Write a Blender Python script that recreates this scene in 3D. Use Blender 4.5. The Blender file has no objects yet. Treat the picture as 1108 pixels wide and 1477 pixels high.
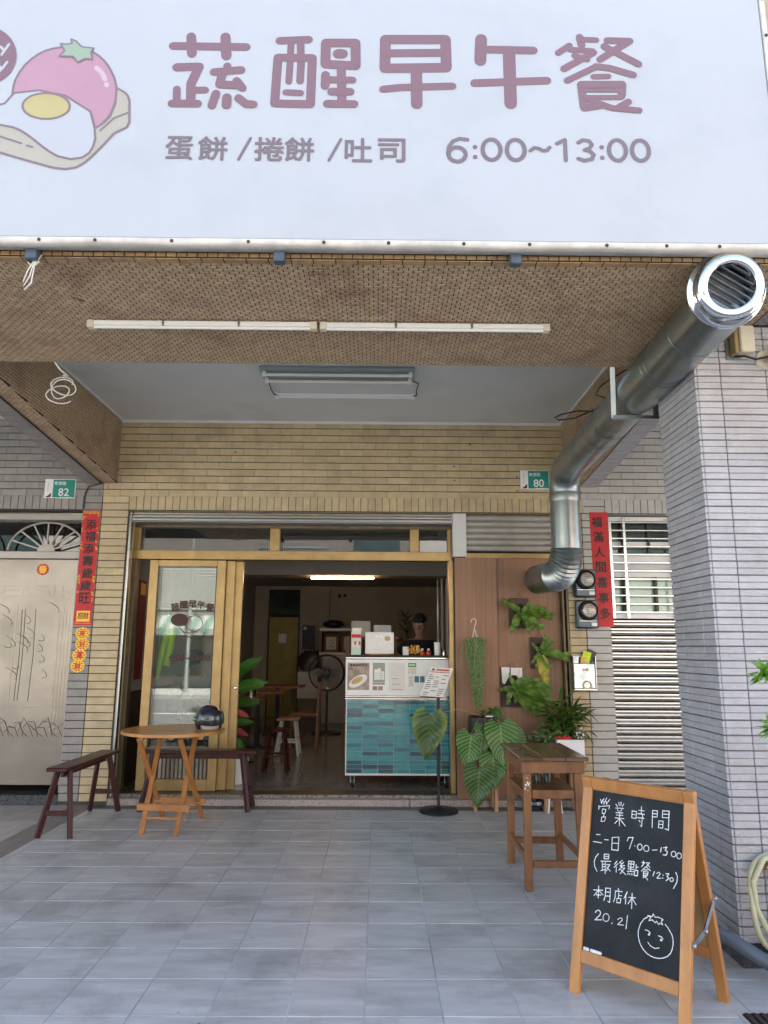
import bpy, math, random
from mathutils import Vector, Matrix
random.seed(7)
S = bpy.context.scene
COL = S.collection
R = math.radians
# ---------------------------------------------------------------- camera
cd = bpy.data.cameras.new('camera'); cam = bpy.data.objects.new('camera', cd); COL.objects.link(cam)
S.camera = cam
cd.sensor_fit = 'VERTICAL'; cd.sensor_height = 36.0; cd.lens = 36.0 * 1024.0 / 1477.0
cd.clip_start = 0.05; cd.clip_end = 500
T, YW, RO = R(10.9), R(.45), .006
F = Vector((math.sin(YW)*math.cos(T), math.cos(YW)*math.cos(T), math.sin(T)))
r0 = Vector((math.cos(YW), -math.sin(YW), 0)); u0 = r0.cross(F)
RR = r0*math.cos(RO) + u0*math.sin(RO); UU = -r0*math.sin(RO) + u0*math.cos(RO)
m = Matrix((RR, UU, -F)).transposed().to_4x4(); m.translation = Vector((0, -6.8, 1.4))
cam.matrix_world = m
# ---------------------------------------------------------------- world, sun, exposure
SUN_EL, SUN_AZ = 60.0, 18.0          # the sun stands behind the shop house
w = bpy.data.worlds.new('World'); S.world = w; w.use_nodes = True
nt = w.node_tree; nt.nodes.clear()
sky = nt.nodes.new('ShaderNodeTexSky'); sky.sky_type = 'NISHITA'; sky.sun_disc = False
sky.sun_elevation = R(SUN_EL); sky.sun_rotation = R(SUN_AZ); sky.air_density = 1.0; sky.dust_density = 2.2; sky.ozone_density = 0.15
bg = nt.nodes.new('ShaderNodeBackground'); bg.inputs['Strength'].default_value = 0.10
wo = nt.nodes.new('ShaderNodeOutputWorld')
nt.links.new(sky.outputs[0], bg.inputs[0]); nt.links.new(bg.outputs[0], wo.inputs[0])
sl = bpy.data.lights.new('sun', 'SUN'); sl.energy = 5.0; sl.angle = R(.5); sl.color = (1, .95, .87)
so = bpy.data.objects.new('sun', sl); COL.objects.link(so)
sd = Vector((math.sin(R(SUN_AZ))*math.cos(R(SUN_EL)), math.cos(R(SUN_AZ))*math.cos(R(SUN_EL)), math.sin(R(SUN_EL))))
so.rotation_euler = sd.to_track_quat('Z', 'Y').to_euler(); so.location = (0, 10, 20)
S.view_settings.view_transform = 'Standard'; S.view_settings.look = 'None'
S.view_settings.exposure = 2.8; S.view_settings.gamma = 1; S.view_settings.use_curve_mapping = False
S.cycles.max_bounces = 10; S.cycles.diffuse_bounces = 5; S.cycles.transparent_max_bounces = 16

# ---------------------------------------------------------------- helpers
WL = {}                                   # world location of every object at the time it is built
def rotm(rx=0, ry=0, rz=0):
    return Matrix.Rotation(rz, 3, 'Z') @ Matrix.Rotation(ry, 3, 'Y') @ Matrix.Rotation(rx, 3, 'X')

class MB:
    def __init__(s): s.v = []; s.f = []; s.uv = {}
    def add(s, vs, fs):
        b = len(s.v); s.v += [Vector(v) for v in vs]; s.f += [tuple(b+i for i in f) for f in fs]; return s
    def box(s, x0, x1, y0, y1, z0, z1):
        return s.add([(x0,y0,z0),(x1,y0,z0),(x1,y1,z0),(x0,y1,z0),(x0,y0,z1),(x1,y0,z1),(x1,y1,z1),(x0,y1,z1)],
                     [(3,2,1,0),(4,5,6,7),(0,1,5,4),(1,2,6,5),(2,3,7,6),(3,0,4,7)])
    def cbox(s, x0, x1, y0, y1, z0, z1, c=.004):       # box with chamfered edges
        xs, ys, zs = (x0,x1), (y0,y1), (z0,z1); V = []; idx = {}
        for i in (0,1):
            for j in (0,1):
                for k in (0,1):
                    for a in range(3):
                        p = [xs[i], ys[j], zs[k]]
                        for q, sgn in ((0, 1-2*i), (1, 1-2*j), (2, 1-2*k)):
                            if q != a: p[q] += sgn*c
                        idx[(i,j,k,a)] = len(V); V.append(p)
        Fc = []
        for a in range(3):
            for e in (0,1):
                l = []
                for (u, v) in ((0,0),(1,0),(1,1),(0,1)):
                    t = [0,0,0]; t[a] = e; t[(a+1)%3] = u; t[(a+2)%3] = v
                    l.append(idx[(t[0],t[1],t[2],a)])
                Fc.append(tuple(l) if e else tuple(reversed(l)))
        for a in range(3):
            b, d = (a+1)%3, (a+2)%3
            for e in (0,1):
                for g in (0,1):
                    t0 = [0,0,0]; t0[b] = e; t0[d] = g; t1 = list(t0); t1[a] = 1
                    Fc.append((idx[(*t0,b)], idx[(*t0,d)], idx[(*t1,d)], idx[(*t1,b)]))
        for i in (0,1):
            for j in (0,1):
                for k in (0,1): Fc.append((idx[(i,j,k,0)], idx[(i,j,k,1)], idx[(i,j,k,2)]))
        return s.add(V, Fc)
    def obox(s, p0, p1, w, h, up=(0,0,1), c=None):      # bar from p0 to p1
        p0, p1 = Vector(p0), Vector(p1); d = (p1-p0); L = d.length; d.normalize(); u = Vector(up)
        if abs(d.dot(u)) > .99: u = Vector((0,1,0))
        a = d.cross(u).normalized(); u = a.cross(d).normalized(); b = len(s.v)
        (s.cbox if c else s.box)(*((0, L, -w/2, w/2, -h/2, h/2) + ((c,) if c else ())))
        for i in range(b, len(s.v)):
            q = s.v[i]; s.v[i] = p0 + d*q.x - a*q.y + u*q.z
        return s
    def tube(s, pts, r, n=8, cap=True, closed=False):
        P = [Vector(p) for p in pts]; k = len(P); rs = r if isinstance(r, (list,tuple)) else [r]*k
        b = len(s.v); prev = None
        for i in range(k):
            if closed: d = P[(i+1)%k]-P[i-1]
            else: d = P[min(i+1,k-1)]-P[max(i-1,0)]
            d.normalize()
            if prev is None:
                a = d.cross(Vector((0,0,1)))
                if a.length < .05: a = d.cross(Vector((0,1,0)))
                a.normalize()
            else:
                a = prev - d*prev.dot(d); a.normalize()
            prev = a; c = d.cross(a)
            for j in range(n):
                t = 2*math.pi*j/n; s.v.append(P[i] + (a*math.cos(t)+c*math.sin(t))*rs[i])
        for i in range(k if closed else k-1):
            for j in range(n):
                i2 = (i+1)%k; s.f.append((b+i*n+j, b+i*n+(j+1)%n, b+i2*n+(j+1)%n, b+i2*n+j))
        if cap and not closed:
            s.f.append(tuple(b+j for j in reversed(range(n)))); s.f.append(tuple(b+(k-1)*n+j for j in range(n)))
        return s
    def lathe(s, prof, c=(0,0,0), n=24, rot=None, cap=True):
        b = len(s.v); c = Vector(c)
        for (r, z) in prof:
            for j in range(n):
                t = 2*math.pi*j/n; q = Vector((r*math.cos(t), r*math.sin(t), z))
                s.v.append(c + (rot @ q if rot else q))
        k = len(prof)
        for i in range(k-1):
            for j in range(n): s.f.append((b+i*n+j, b+i*n+(j+1)%n, b+(i+1)*n+(j+1)%n, b+(i+1)*n+j))
        if cap:
            if prof[0][0] > 1e-4: s.f.append(tuple(b+j for j in reversed(range(n))))
            if prof[-1][0] > 1e-4: s.f.append(tuple(b+(k-1)*n+j for j in range(n)))
        return s
    def prism(s, pts, y0, y1, ax='xz'):                  # polygon pts, extruded; y0 is the front
        n = len(pts); b = len(s.v)
        for y in (y0, y1):
            for (p, q) in pts:
                s.v.append(Vector((p, y, q)) if ax == 'xz' else (Vector((p, q, y)) if ax == 'xy' else Vector((y, p, q))))
        s.f.append(tuple(b+i for i in range(n))); s.f.append(tuple(b+n+i for i in reversed(range(n))))
        for i in range(n): s.f.append((b+i, b+n+i, b+n+(i+1)%n, b+(i+1)%n))
        return s
    def blob(s, c, r, n=8, k=6, jit=0):
        c = Vector(c); r = r if isinstance(r, (tuple,list)) else (r,r,r); b = len(s.v)
        for i in range(1, k):
            p = math.pi*i/k
            for j in range(n):
                t = 2*math.pi*j/n; g = 1+random.uniform(-jit, jit)
                s.v.append(c+Vector((r[0]*math.sin(p)*math.cos(t)*g, r[1]*math.sin(p)*math.sin(t)*g, r[2]*math.cos(p)*g)))
        s.v.append(c+Vector((0,0,r[2]))); s.v.append(c-Vector((0,0,r[2]))); top = b+(k-1)*n
        for i in range(k-2):
            for j in range(n): s.f.append((b+i*n+j, b+(i+1)*n+j, b+(i+1)*n+(j+1)%n, b+i*n+(j+1)%n))
        for j in range(n):
            s.f.append((top, b+j, b+(j+1)%n)); s.f.append((top+1, b+(k-2)*n+(j+1)%n, b+(k-2)*n+j))
        return s
    def xf(s, M, t=(0,0,0), start=0):
        t = Vector(t)
        for i in range(start, len(s.v)): s.v[i] = M @ s.v[i] + t
        return s
    def mesh(s, name, c=Vector((0,0,0))):
        me = bpy.data.meshes.new(name); me.from_pydata([tuple(v-c) for v in s.v], [], s.f); me.validate(); me.update(); return me
    def build(s, name, mt, parent=None, smooth=False, bevel=0, origin=None):
        n = len(s.v); lo = Vector([min(v[i] for v in s.v) for i in range(3)]); hi = Vector([max(v[i] for v in s.v) for i in range(3)])
        c = Vector(origin) if origin else ((lo+hi)/2 if parent else Vector(((lo.x+hi.x)/2, (lo.y+hi.y)/2, lo.z)))
        me = s.mesh(name, c); me.materials.append(mt)
        o = bpy.data.objects.new(name, me); COL.objects.link(o); WL[o] = c
        if parent: o.parent = parent; o.location = c - WL[parent]
        else: o.location = c
        if smooth:
            me.shade_smooth()
            if smooth != 'all': me.set_sharp_from_angle(angle=R(smooth if smooth > 1 else 35))
        if bevel:
            b = o.modifiers.new('bevel', 'BEVEL'); b.width = bevel; b.segments = 2; b.limit_method = 'ANGLE'; b.angle_limit = R(50)
        return o

def tag(o, label=None, cat=None, group=None, kind=None):
    if label: o['label'] = label
    if cat: o['category'] = cat
    if group: o['group'] = group
    if kind: o['kind'] = kind
    return o
def thing(name, loc, label, cat, group=None):
    o = bpy.data.objects.new(name, None); COL.objects.link(o); o.location = loc; o.empty_display_size = .1; WL[o] = Vector(loc)
    return tag(o, label, cat, group)
def inst(me, loc, name, parent, rot=None, sc=None):
    o = bpy.data.objects.new(name, me); COL.objects.link(o); WL[o] = Vector(loc)
    if parent: o.parent = parent; o.location = Vector(loc) - WL[parent]
    else: o.location = loc
    if rot: o.rotation_euler = rot
    if sc: o.scale = sc
    return o
def copy_tree(o, parent=None):
    c = o.copy(); COL.objects.link(c); c.parent = parent; WL[c] = WL.get(o, Vector())
    for ch in list(o.children): copy_tree(ch, c)
    return c
def struct(mb, name, mt, **k):
    return tag(mb.build(name, mt, **k), kind='structure')

# ---- text as real geometry, taken from Blender's own font
TXT = {}
def text_mesh(s, size=1., thick=.002, bold=0., mt=None):
    key = (s, round(size,4), thick, bold)
    if key in TXT: return TXT[key]
    c = bpy.data.curves.new('lettering', 'FONT'); c.body = s; c.size = size; c.extrude = 0
    c.align_x = 'CENTER'; c.align_y = 'CENTER'; c.resolution_u = 3
    o = bpy.data.objects.new('lettering', c); COL.objects.link(o); bpy.context.view_layer.update()
    me = bpy.data.meshes.new_from_object(o.evaluated_get(bpy.context.evaluated_depsgraph_get()))
    bpy.data.objects.remove(o); me.name = 'lettering'; me.materials.clear()
    xs = [v.co.x for v in me.vertices]; ys = [v.co.y for v in me.vertices]
    cx, cy = (min(xs)+max(xs))/2, (min(ys)+max(ys))/2; W, H = max(xs)-min(xs), max(ys)-min(ys)
    for v in me.vertices: v.co.x -= cx; v.co.y -= cy
    if bold:                       # heavier weight: the same letter set down again a hair to each side
        V = [v.co.copy() for v in me.vertices]; Fc = [tuple(p.vertices) for p in me.polygons]; n = len(V); VV = []; FF = []
        for k, (dx, dy) in enumerate(((0,0),(1,0),(-1,0),(0,1),(0,-1),(.7,.7),(-.7,.7),(.7,-.7),(-.7,-.7))):
            VV += [(v.x+dx*bold, v.y+dy*bold, .00012*k) for v in V]; FF += [tuple(i+n*k for i in f) for f in Fc]
        me = bpy.data.meshes.new('lettering'); me.from_pydata(VV, [], FF); me.update()
    TXT[key] = (me, W, H); return TXT[key]
def text(s, loc, w=None, h=None, mt=None, parent=None, name='lettering', rot=(math.pi/2,0,0), bold=0., thick=.002):
    me, W, H = text_mesh(s, 1., thick, bold)
    me = me.copy(); sx = (w/W) if w else (h/H); sy = (h/H) if h else sx
    for v in me.vertices: v.co.x *= sx; v.co.y *= sy
    me.materials.append(mt)
    return inst(me, loc, name, parent, rot=rot)

# ---- flat strokes with round ends (signwriting, chalk)
def strokes(mb, ss, y, width=None, to3=None, step=.00004, n=10, depth=.0):
    """ss: list of (w, pts) or pts; to3(u, v, lift) -> 3d point; every piece lies a hair above the one before"""
    k = 0
    for s in ss:
        wdt, pts = s if isinstance(s, tuple) and isinstance(s[0], float) else (width, s)
        r = wdt/2
        def flat(poly):
            nonlocal k
            b = len(mb.v); mb.v += [to3(p, q, y + k*step) for p, q in poly]; mb.f.append(tuple(range(b, b+len(poly)))); k += 1
        for i, (x, z) in enumerate(pts):
            if i == len(pts)-1 and pts[0] == pts[-1] and len(pts) > 2: break
            flat([(x+r*math.cos(2*math.pi*j/n), z+r*math.sin(2*math.pi*j/n)) for j in range(n)])
        for (x0, z0), (x1, z1) in zip(pts, pts[1:]):
            dx, dz = x1-x0, z1-z0; L = math.hypot(dx, dz) or 1e-6; nx, nz = -dz/L*r, dx/L*r
            flat([(x0+nx, z0+nz), (x1+nx, z1+nz), (x1-nx, z1-nz), (x0-nx, z0-nz)][::-1])
    return mb

# ---------------------------------------------------------------- materials
def N(nt, t, **k):
    n = nt.nodes.new(t)
    for a, b in k.items(): setattr(n, a, b)
    return n
def pm(name, col, rough=.6, metal=0., var=.12, scale=6., stretch=(1,1,1), bump=0., bscale=60., rnd=0., spec=.5, coat=0.,
       dirt=None, dirt_scale=2., dirt_amt=.5, trans=0., emis=None, es=0., col2=None, huev=0., roughvar=0., detail=5., alpha=None, bstretch=None, sub=0., specks=None):
    mt = bpy.data.materials.new(name); mt.use_nodes = True; nt = mt.node_tree; L = nt.links.new
    b = nt.nodes['Principled BSDF']
    b.inputs['Roughness'].default_value = rough; b.inputs['Metallic'].default_value = metal
    b.inputs['Specular IOR Level'].default_value = spec; b.inputs['Coat Weight'].default_value = coat; b.inputs['Coat Roughness'].default_value = .08
    b.inputs['Transmission Weight'].default_value = trans
    if sub: b.inputs['Subsurface Weight'].default_value = sub; b.inputs['Subsurface Radius'].default_value = (.02,.01,.005)
    geo = N(nt, 'ShaderNodeNewGeometry'); mp = N(nt, 'ShaderNodeMapping'); mp.inputs['Scale'].default_value = stretch
    oi = N(nt, 'ShaderNodeObjectInfo')
    add = N(nt, 'ShaderNodeVectorMath', operation='ADD'); mul = N(nt, 'ShaderNodeVectorMath', operation='SCALE')
    cmb = N(nt, 'ShaderNodeCombineXYZ'); L(oi.outputs['Random'], cmb.inputs[0]); L(oi.outputs['Random'], cmb.inputs[1]); L(oi.outputs['Random'], cmb.inputs[2])
    L(cmb.outputs[0], mul.inputs[0]); mul.inputs['Scale'].default_value = 37. if rnd else 0.
    L(geo.outputs['Position'], add.inputs[0]); L(mul.outputs[0], add.inputs[1]); L(add.outputs[0], mp.inputs[0])
    nz = N(nt, 'ShaderNodeTexNoise'); nz.inputs['Scale'].default_value = scale; nz.inputs['Detail'].default_value = detail; nz.inputs['Roughness'].default_value = .6
    L(mp.outputs[0], nz.inputs['Vector'])
    c2 = col2 if col2 else tuple(min(1, x*(1-2*var)) for x in col)
    c1 = col if col2 else tuple(min(1, x*(1+var)) for x in col)
    cr = N(nt, 'ShaderNodeValToRGB'); cr.color_ramp.elements[0].position = .32; cr.color_ramp.elements[1].position = .68
    cr.color_ramp.elements[0].color = (*c2, 1); cr.color_ramp.elements[1].color = (*c1, 1); L(nz.outputs['Fac'], cr.inputs[0])
    out = cr.outputs[0]
    if rnd or huev:
        hs = N(nt, 'ShaderNodeHueSaturation'); mr = N(nt, 'ShaderNodeMapRange'); mr.inputs['To Min'].default_value = 1-rnd; mr.inputs['To Max'].default_value = 1+rnd
        L(oi.outputs['Random'], mr.inputs['Value']); L(mr.outputs[0], hs.inputs['Value'])
        if huev:
            wn = N(nt, 'ShaderNodeTexWhiteNoise', noise_dimensions='1D'); L(oi.outputs['Random'], wn.inputs['W'])
            m2 = N(nt, 'ShaderNodeMapRange'); m2.inputs['To Min'].default_value = .5-huev; m2.inputs['To Max'].default_value = .5+huev
            L(wn.outputs['Value'], m2.inputs['Value']); L(m2.outputs[0], hs.inputs['Hue'])
        L(out, hs.inputs['Color']); out = hs.outputs[0]
    if dirt:
        n2 = N(nt, 'ShaderNodeTexNoise'); n2.inputs['Scale'].default_value = dirt_scale; n2.inputs['Detail'].default_value = 7; n2.inputs['Roughness'].default_value = .65
        L(geo.outputs['Position'], n2.inputs['Vector'])
        r2 = N(nt, 'ShaderNodeValToRGB'); r2.color_ramp.elements[0].position = .5; r2.color_ramp.elements[1].position = .72
        r2.color_ramp.elements[0].color = (0,0,0,1); r2.color_ramp.elements[1].color = (dirt_amt,)*3+(1,)
        mx = N(nt, 'ShaderNodeMix', data_type='RGBA'); L(n2.outputs['Fac'], r2.inputs[0]); L(r2.outputs[0], mx.inputs[0]); L(out, mx.inputs[6]); mx.inputs[7].default_value = (*dirt, 1)
        out = mx.outputs[2]
    if specks:
        n5 = N(nt, 'ShaderNodeTexNoise'); n5.inputs['Scale'].default_value = specks[0]; n5.inputs['Detail'].default_value = 3; L(geo.outputs['Position'], n5.inputs['Vector'])
        r5 = N(nt, 'ShaderNodeValToRGB'); r5.color_ramp.elements[0].position = specks[1]; r5.color_ramp.elements[1].position = specks[1]+.03
        r5.color_ramp.elements[0].color = (0,0,0,1); r5.color_ramp.elements[1].color = (.8,.8,.8,1); L(n5.outputs['Fac'], r5.inputs[0])
        m5 = N(nt, 'ShaderNodeMix', data_type='RGBA'); L(r5.outputs[0], m5.inputs[0]); L(out, m5.inputs[6]); m5.inputs[7].default_value = (*specks[2], 1); out = m5.outputs[2]
    L(out, b.inputs['Base Color'])
    if roughvar:
        m3 = N(nt, 'ShaderNodeMapRange'); m3.inputs['To Min'].default_value = max(.02, rough-roughvar); m3.inputs['To Max'].default_value = min(1, rough+roughvar)
        n3 = N(nt, 'ShaderNodeTexNoise'); n3.inputs['Scale'].default_value = 3.; n3.inputs['Detail'].default_value = 6
        L(geo.outputs['Position'], n3.inputs['Vector']); L(n3.outputs['Fac'], m3.inputs['Value']); L(m3.outputs[0], b.inputs['Roughness'])
    if bump:
        n4 = N(nt, 'ShaderNodeTexNoise'); n4.inputs['Scale'].default_value = bscale; n4.inputs['Detail'].default_value = 4
        if bstretch:
            mp2 = N(nt, 'ShaderNodeMapping'); mp2.inputs['Scale'].default_value = bstretch; L(add.outputs[0], mp2.inputs[0]); L(mp2.outputs[0], n4.inputs['Vector'])
        else: L(mp.outputs[0], n4.inputs['Vector'])
        bp = N(nt, 'ShaderNodeBump'); bp.inputs['Strength'].default_value = bump; bp.inputs['Distance'].default_value = .01
        L(n4.outputs['Fac'], bp.inputs['Height']); L(bp.outputs[0], b.inputs['Normal'])
    if emis: b.inputs['Emission Color'].default_value = (*emis, 1); b.inputs['Emission Strength'].default_value = es
    return mt
def glass(name, tint=(.9,.95,.93), refl=1.0, base=.04, dirt=.04):
    mt = bpy.data.materials.new(name); mt.use_nodes = True; nt = mt.node_tree; nt.nodes.clear(); L = nt.links.new
    o = N(nt, 'ShaderNodeOutputMaterial'); tr = N(nt, 'ShaderNodeBsdfTransparent'); tr.inputs[0].default_value = (*tint, 1)
    gl = N(nt, 'ShaderNodeBsdfGlossy'); gl.inputs['Roughness'].default_value = .01; gl.inputs['Color'].default_value = (refl,)*3+(1,)
    fr = N(nt, 'ShaderNodeFresnel'); fr.inputs[0].default_value = 1.5
    mr = N(nt, 'ShaderNodeMapRange'); mr.inputs['To Min'].default_value = base; mr.inputs['To Max'].default_value = 1.; L(fr.outputs[0], mr.inputs['Value'])
    nz = N(nt, 'ShaderNodeTexNoise'); nz.inputs['Scale'].default_value = 1.3; g = N(nt, 'ShaderNodeNewGeometry'); L(g.outputs['Position'], nz.inputs['Vector'])
    bp = N(nt, 'ShaderNodeBump'); bp.inputs['Strength'].default_value = .04; L(nz.outputs['Fac'], bp.inputs['Height']); L(bp.outputs[0], gl.inputs['Normal'])
    df = N(nt, 'ShaderNodeBsdfDiffuse'); df.inputs[0].default_value = (.5,.5,.48,1)
    m0 = N(nt, 'ShaderNodeMixShader'); m0.inputs[0].default_value = dirt; L(tr.outputs[0], m0.inputs[1]); L(df.outputs[0], m0.inputs[2])
    m1 = N(nt, 'ShaderNodeMixShader'); L(mr.outputs[0], m1.inputs[0]); L(m0.outputs[0], m1.inputs[1]); L(gl.outputs[0], m1.inputs[2]); L(m1.outputs[0], o.inputs[0])
    return mt
M = {}
M['tile_y'] = pm('cream_tile', (.52,.415,.245), .42, var=.07, scale=9, rnd=.07, huev=.006, bump=.25, bscale=55, dirt=(.25,.19,.12), dirt_scale=2.4, dirt_amt=.5, bstretch=(1,1,3))
M['tile_g'] = pm('taupe_tile', (.285,.27,.25), .42, var=.08, scale=9, rnd=.06, huev=.006, bump=.25, bscale=55, dirt=(.15,.13,.12), dirt_scale=1.6, dirt_amt=.3, bstretch=(1,1,3))
M['tile_p'] = pm('pale_grey_tile', (.46,.45,.42), .42, var=.05, scale=9, rnd=.05, huev=.005, bump=.25, bscale=55, bstretch=(1,1,3))
M['tile_c'] = pm('column_tile', (.44,.435,.448), .36, var=.05, scale=12, rnd=.045, huev=.006, bump=.55, bscale=60, bstretch=(1,1,2.2), dirt=(.27,.25,.23), dirt_scale=2.2, dirt_amt=.45)
M['grout'] = pm('dark_joint', (.085,.072,.06), .9, var=.2)
M['grout_c'] = pm('grey_joint', (.17,.165,.17), .9, var=.2)
M['grout_m'] = pm('dirty_joint', (.045,.032,.022), .9, var=.2)
M['mosaic'] = pm('brown_mosaic', (.50,.375,.235), .5, scale=34, detail=2, col2=(.33,.235,.15), bump=.3, bscale=90, dirt=(.19,.085,.05), dirt_scale=2.6, dirt_amt=.7, specks=(7, .74, (.07,.035,.02)))
M['mosaic_g'] = pm('grey_mosaic', (.26,.25,.26), .5, scale=34, detail=2, col2=(.19,.18,.19), bump=.3, bscale=90)
M['mosaic_y'] = pm('ochre_mosaic', (.42,.28,.14), .5, scale=30, detail=2, col2=(.30,.19,.09), dirt=(.12,.07,.04), dirt_scale=5, dirt_amt=.7)
M['floor_tile'] = pm('grey_stone_tile', (.56,.55,.52), .38, scale=2.6, stretch=(1.0,5.0,1), col2=(.40,.395,.378), rnd=.05, huev=.006, bump=.12, bscale=30, bstretch=(1,5,1), roughvar=.1, dirt=(.20,.195,.185), dirt_scale=2.6, dirt_amt=.7, specks=(11, .735, (.06,.055,.05)))
M['floor_grout'] = pm('pale_joint', (.66,.66,.65), .8, scale=1.6, col2=(.22,.21,.20))
M['floor_brown'] = pm('brown_stone_tile', (.20,.175,.155), .4, scale=4, stretch=(3,1,1), rnd=.08, roughvar=.1)
M['floor_beige'] = pm('beige_stone_tile', (.42,.385,.35), .4, scale=4, stretch=(3,1,1), rnd=.05, roughvar=.1)
M['floor_dark'] = pm('charcoal_tile', (.085,.088,.092), .4, scale=6, rnd=.06)
M['granite'] = pm('pink_grey_granite', (.58,.50,.46), .4, scale=170, detail=2, col2=(.17,.13,.125))
M['granite_b'] = pm('black_granite', (.10,.105,.11), .2, scale=120, detail=2, col2=(.015,.016,.018))
M['terrazzo'] = pm('terrazzo', (.46,.42,.37), .16, scale=48, detail=2, col2=(.05,.047,.043), roughvar=.06, dirt=(.05,.045,.04), dirt_scale=1.5, dirt_amt=.5)
M['asphalt'] = pm('asphalt', (.13,.128,.125), .85, var=.15, scale=30, bump=.4, bscale=200)
M['kerb'] = pm('concrete', (.33,.32,.30), .85, var=.12, scale=8, bump=.2)
M['plaster'] = pm('white_plaster', (.64,.665,.65), .8, var=.03, scale=1.5, bump=.06, bscale=20, dirt=(.40,.40,.40), dirt_scale=1.2, dirt_amt=.4)
M['trimw'] = pm('white_trim', (.7,.7,.68), .5, var=.04)
M['wall_in'] = pm('interior_plaster', (.44,.41,.34), .85, var=.05, scale=2)
M['wall_in2'] = pm('interior_grey_plaster', (.34,.35,.34), .85, var=.05, scale=2)
M['wall_dark'] = pm('brown_wainscot', (.05,.032,.025), .6, var=.1)
M['sign'] = pm('sign_canvas', (.435,.46,.482), .5, var=.012, scale=1.2, bump=.03, bscale=3, coat=.15, dirt=(.33,.355,.37), dirt_scale=2.2, dirt_amt=.35)
M['sign_edge'] = pm('sign_edge', (.62,.60,.55), .6, var=.1, scale=10)
M['ink'] = pm('mauve_ink', (.205,.118,.138), .45, var=.02)
M['ink2'] = pm('grey_mauve_ink', (.175,.14,.155), .45, var=.02)
M['ink_line'] = pm('outline_ink', (.21,.155,.17), .45, var=.02)
M['pink'] = pm('pink_print', (.42,.24,.30), .45, var=.03, scale=3)
M['leafp'] = pm('green_print', (.28,.37,.27), .45, var=.02)
M['wrapp'] = pm('cream_print', (.40,.375,.31), .45, var=.03, scale=3)
M['eggp'] = pm('white_print', (.43,.45,.48), .45, var=.01)
M['yolkp'] = pm('yellow_print', (.45,.39,.17), .45, var=.03, scale=4)
M['shinep'] = pm('shine_print', (.50,.40,.44), .45, var=.01)
M['rust'] = pm('rusty_screw', (.12,.05,.025), .7, metal=.3, var=.3, scale=40)
M['galv'] = pm('galvanised_steel', (.37,.415,.425), .36, metal=1., var=.08, scale=7, roughvar=.07, detail=6, dirt=(.23,.27,.28), dirt_scale=3, dirt_amt=.5, bump=.03, bscale=6)
M['chrome'] = pm('polished_steel', (.82,.83,.84), .06, metal=1., var=.02)
M['steel'] = pm('stainless_steel', (.62,.62,.61), .22, metal=1., var=.06, scale=5, stretch=(1,1,8))
M['shutter'] = pm('shutter_steel', (.58,.57,.55), .28, metal=.85, var=.06, scale=5)
M['shutter_b'] = pm('beige_shutter', (.42,.40,.36), .4, metal=.3, var=.08, scale=7, dirt=(.2,.18,.15), dirt_scale=5, dirt_amt=.4)
M['bluesteel'] = pm('blue_painted_bracket', (.10,.14,.19), .5, metal=.4, var=.15, scale=20)
M['gold'] = pm('bronze_gold_aluminium', (.42,.285,.125), .33, metal=.55, var=.09, scale=5, stretch=(1,1,1), roughvar=.08, dirt=(.22,.14,.06), dirt_scale=4, dirt_amt=.45)
M['gold_d'] = pm('dull_bronze_track', (.16,.125,.075), .42, metal=.5, var=.15, scale=8)
M['door_g'] = pm('grey_door_metal', (.36,.33,.295), .32, metal=.25, var=.05)
M['frost'] = pm('etched_bronze_panel', (.25,.222,.185), .2, metal=.4, var=.10, scale=2.2, stretch=(1,1,1.4), roughvar=.13, detail=7, coat=.3)
M['etch'] = pm('etched_line', (.30,.26,.205), .25, metal=.4, var=.12, scale=9)
M['etch_d'] = pm('etched_dark_line', (.205,.183,.153), .25, metal=.4, var=.12, scale=9)
M['wood_o'] = pm('orange_pine', (.56,.25,.07), .38, scale=9, stretch=(1,1,.12), col2=(.40,.165,.045), bump=.05, bscale=30, rnd=.05, coat=.1, roughvar=.1, dirt=(.20,.10,.045), dirt_scale=14, dirt_amt=.35)
M['wood_t'] = pm('honey_varnished_wood', (.52,.245,.06), .38, scale=7, stretch=(.15,1,1), col2=(.36,.145,.03), rnd=.14, coat=.1, roughvar=.08)
M['wood_ol'] = pm('honey_leg_wood', (.45,.195,.055), .38, scale=8, stretch=(1,1,.2), col2=(.34,.13,.035), rnd=.1, dirt=(.16,.07,.03), dirt_scale=14, dirt_amt=.4)
M['wood_m'] = pm('dark_maroon_wood', (.058,.011,.009), .36, scale=9, stretch=(1,1,.3), col2=(.04,.008,.007), spec=.35, coat=.03, roughvar=.08)
M['wood_b'] = pm('worn_brown_wood', (.31,.135,.05), .4, scale=9, stretch=(1,1,.15), col2=(.17,.065,.026), rnd=.1, dirt=(.06,.03,.02), dirt_scale=9, dirt_amt=.6, roughvar=.1)
M['wood_bt'] = pm('worn_table_top', (.135,.068,.035), .26, scale=6, stretch=(1,.12,1), col2=(.075,.034,.018), rnd=.1, dirt=(.18,.11,.06), dirt_scale=5, dirt_amt=.5, roughvar=.12)
M['panel'] = pm('wood_plastic_board', (.32,.17,.095), .48, scale=5, stretch=(9,9,.25), col2=(.225,.122,.072), rnd=.03, bump=.12, bscale=20, bstretch=(10,10,.1))
M['log'] = pm('peeled_log', (.46,.29,.14), .6, scale=8, stretch=(2,2,.4), col2=(.26,.14,.065))
M['board_dk'] = pm('dark_mount_board', (.075,.04,.03), .6, scale=10, stretch=(1,1,.2), var=.3)
M['slate'] = pm('blackboard', (.010,.0115,.0135), .55, spec=.3, var=.25, scale=5, detail=8, dirt=(.035,.038,.042), dirt_scale=3.2, dirt_amt=.6)
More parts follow.
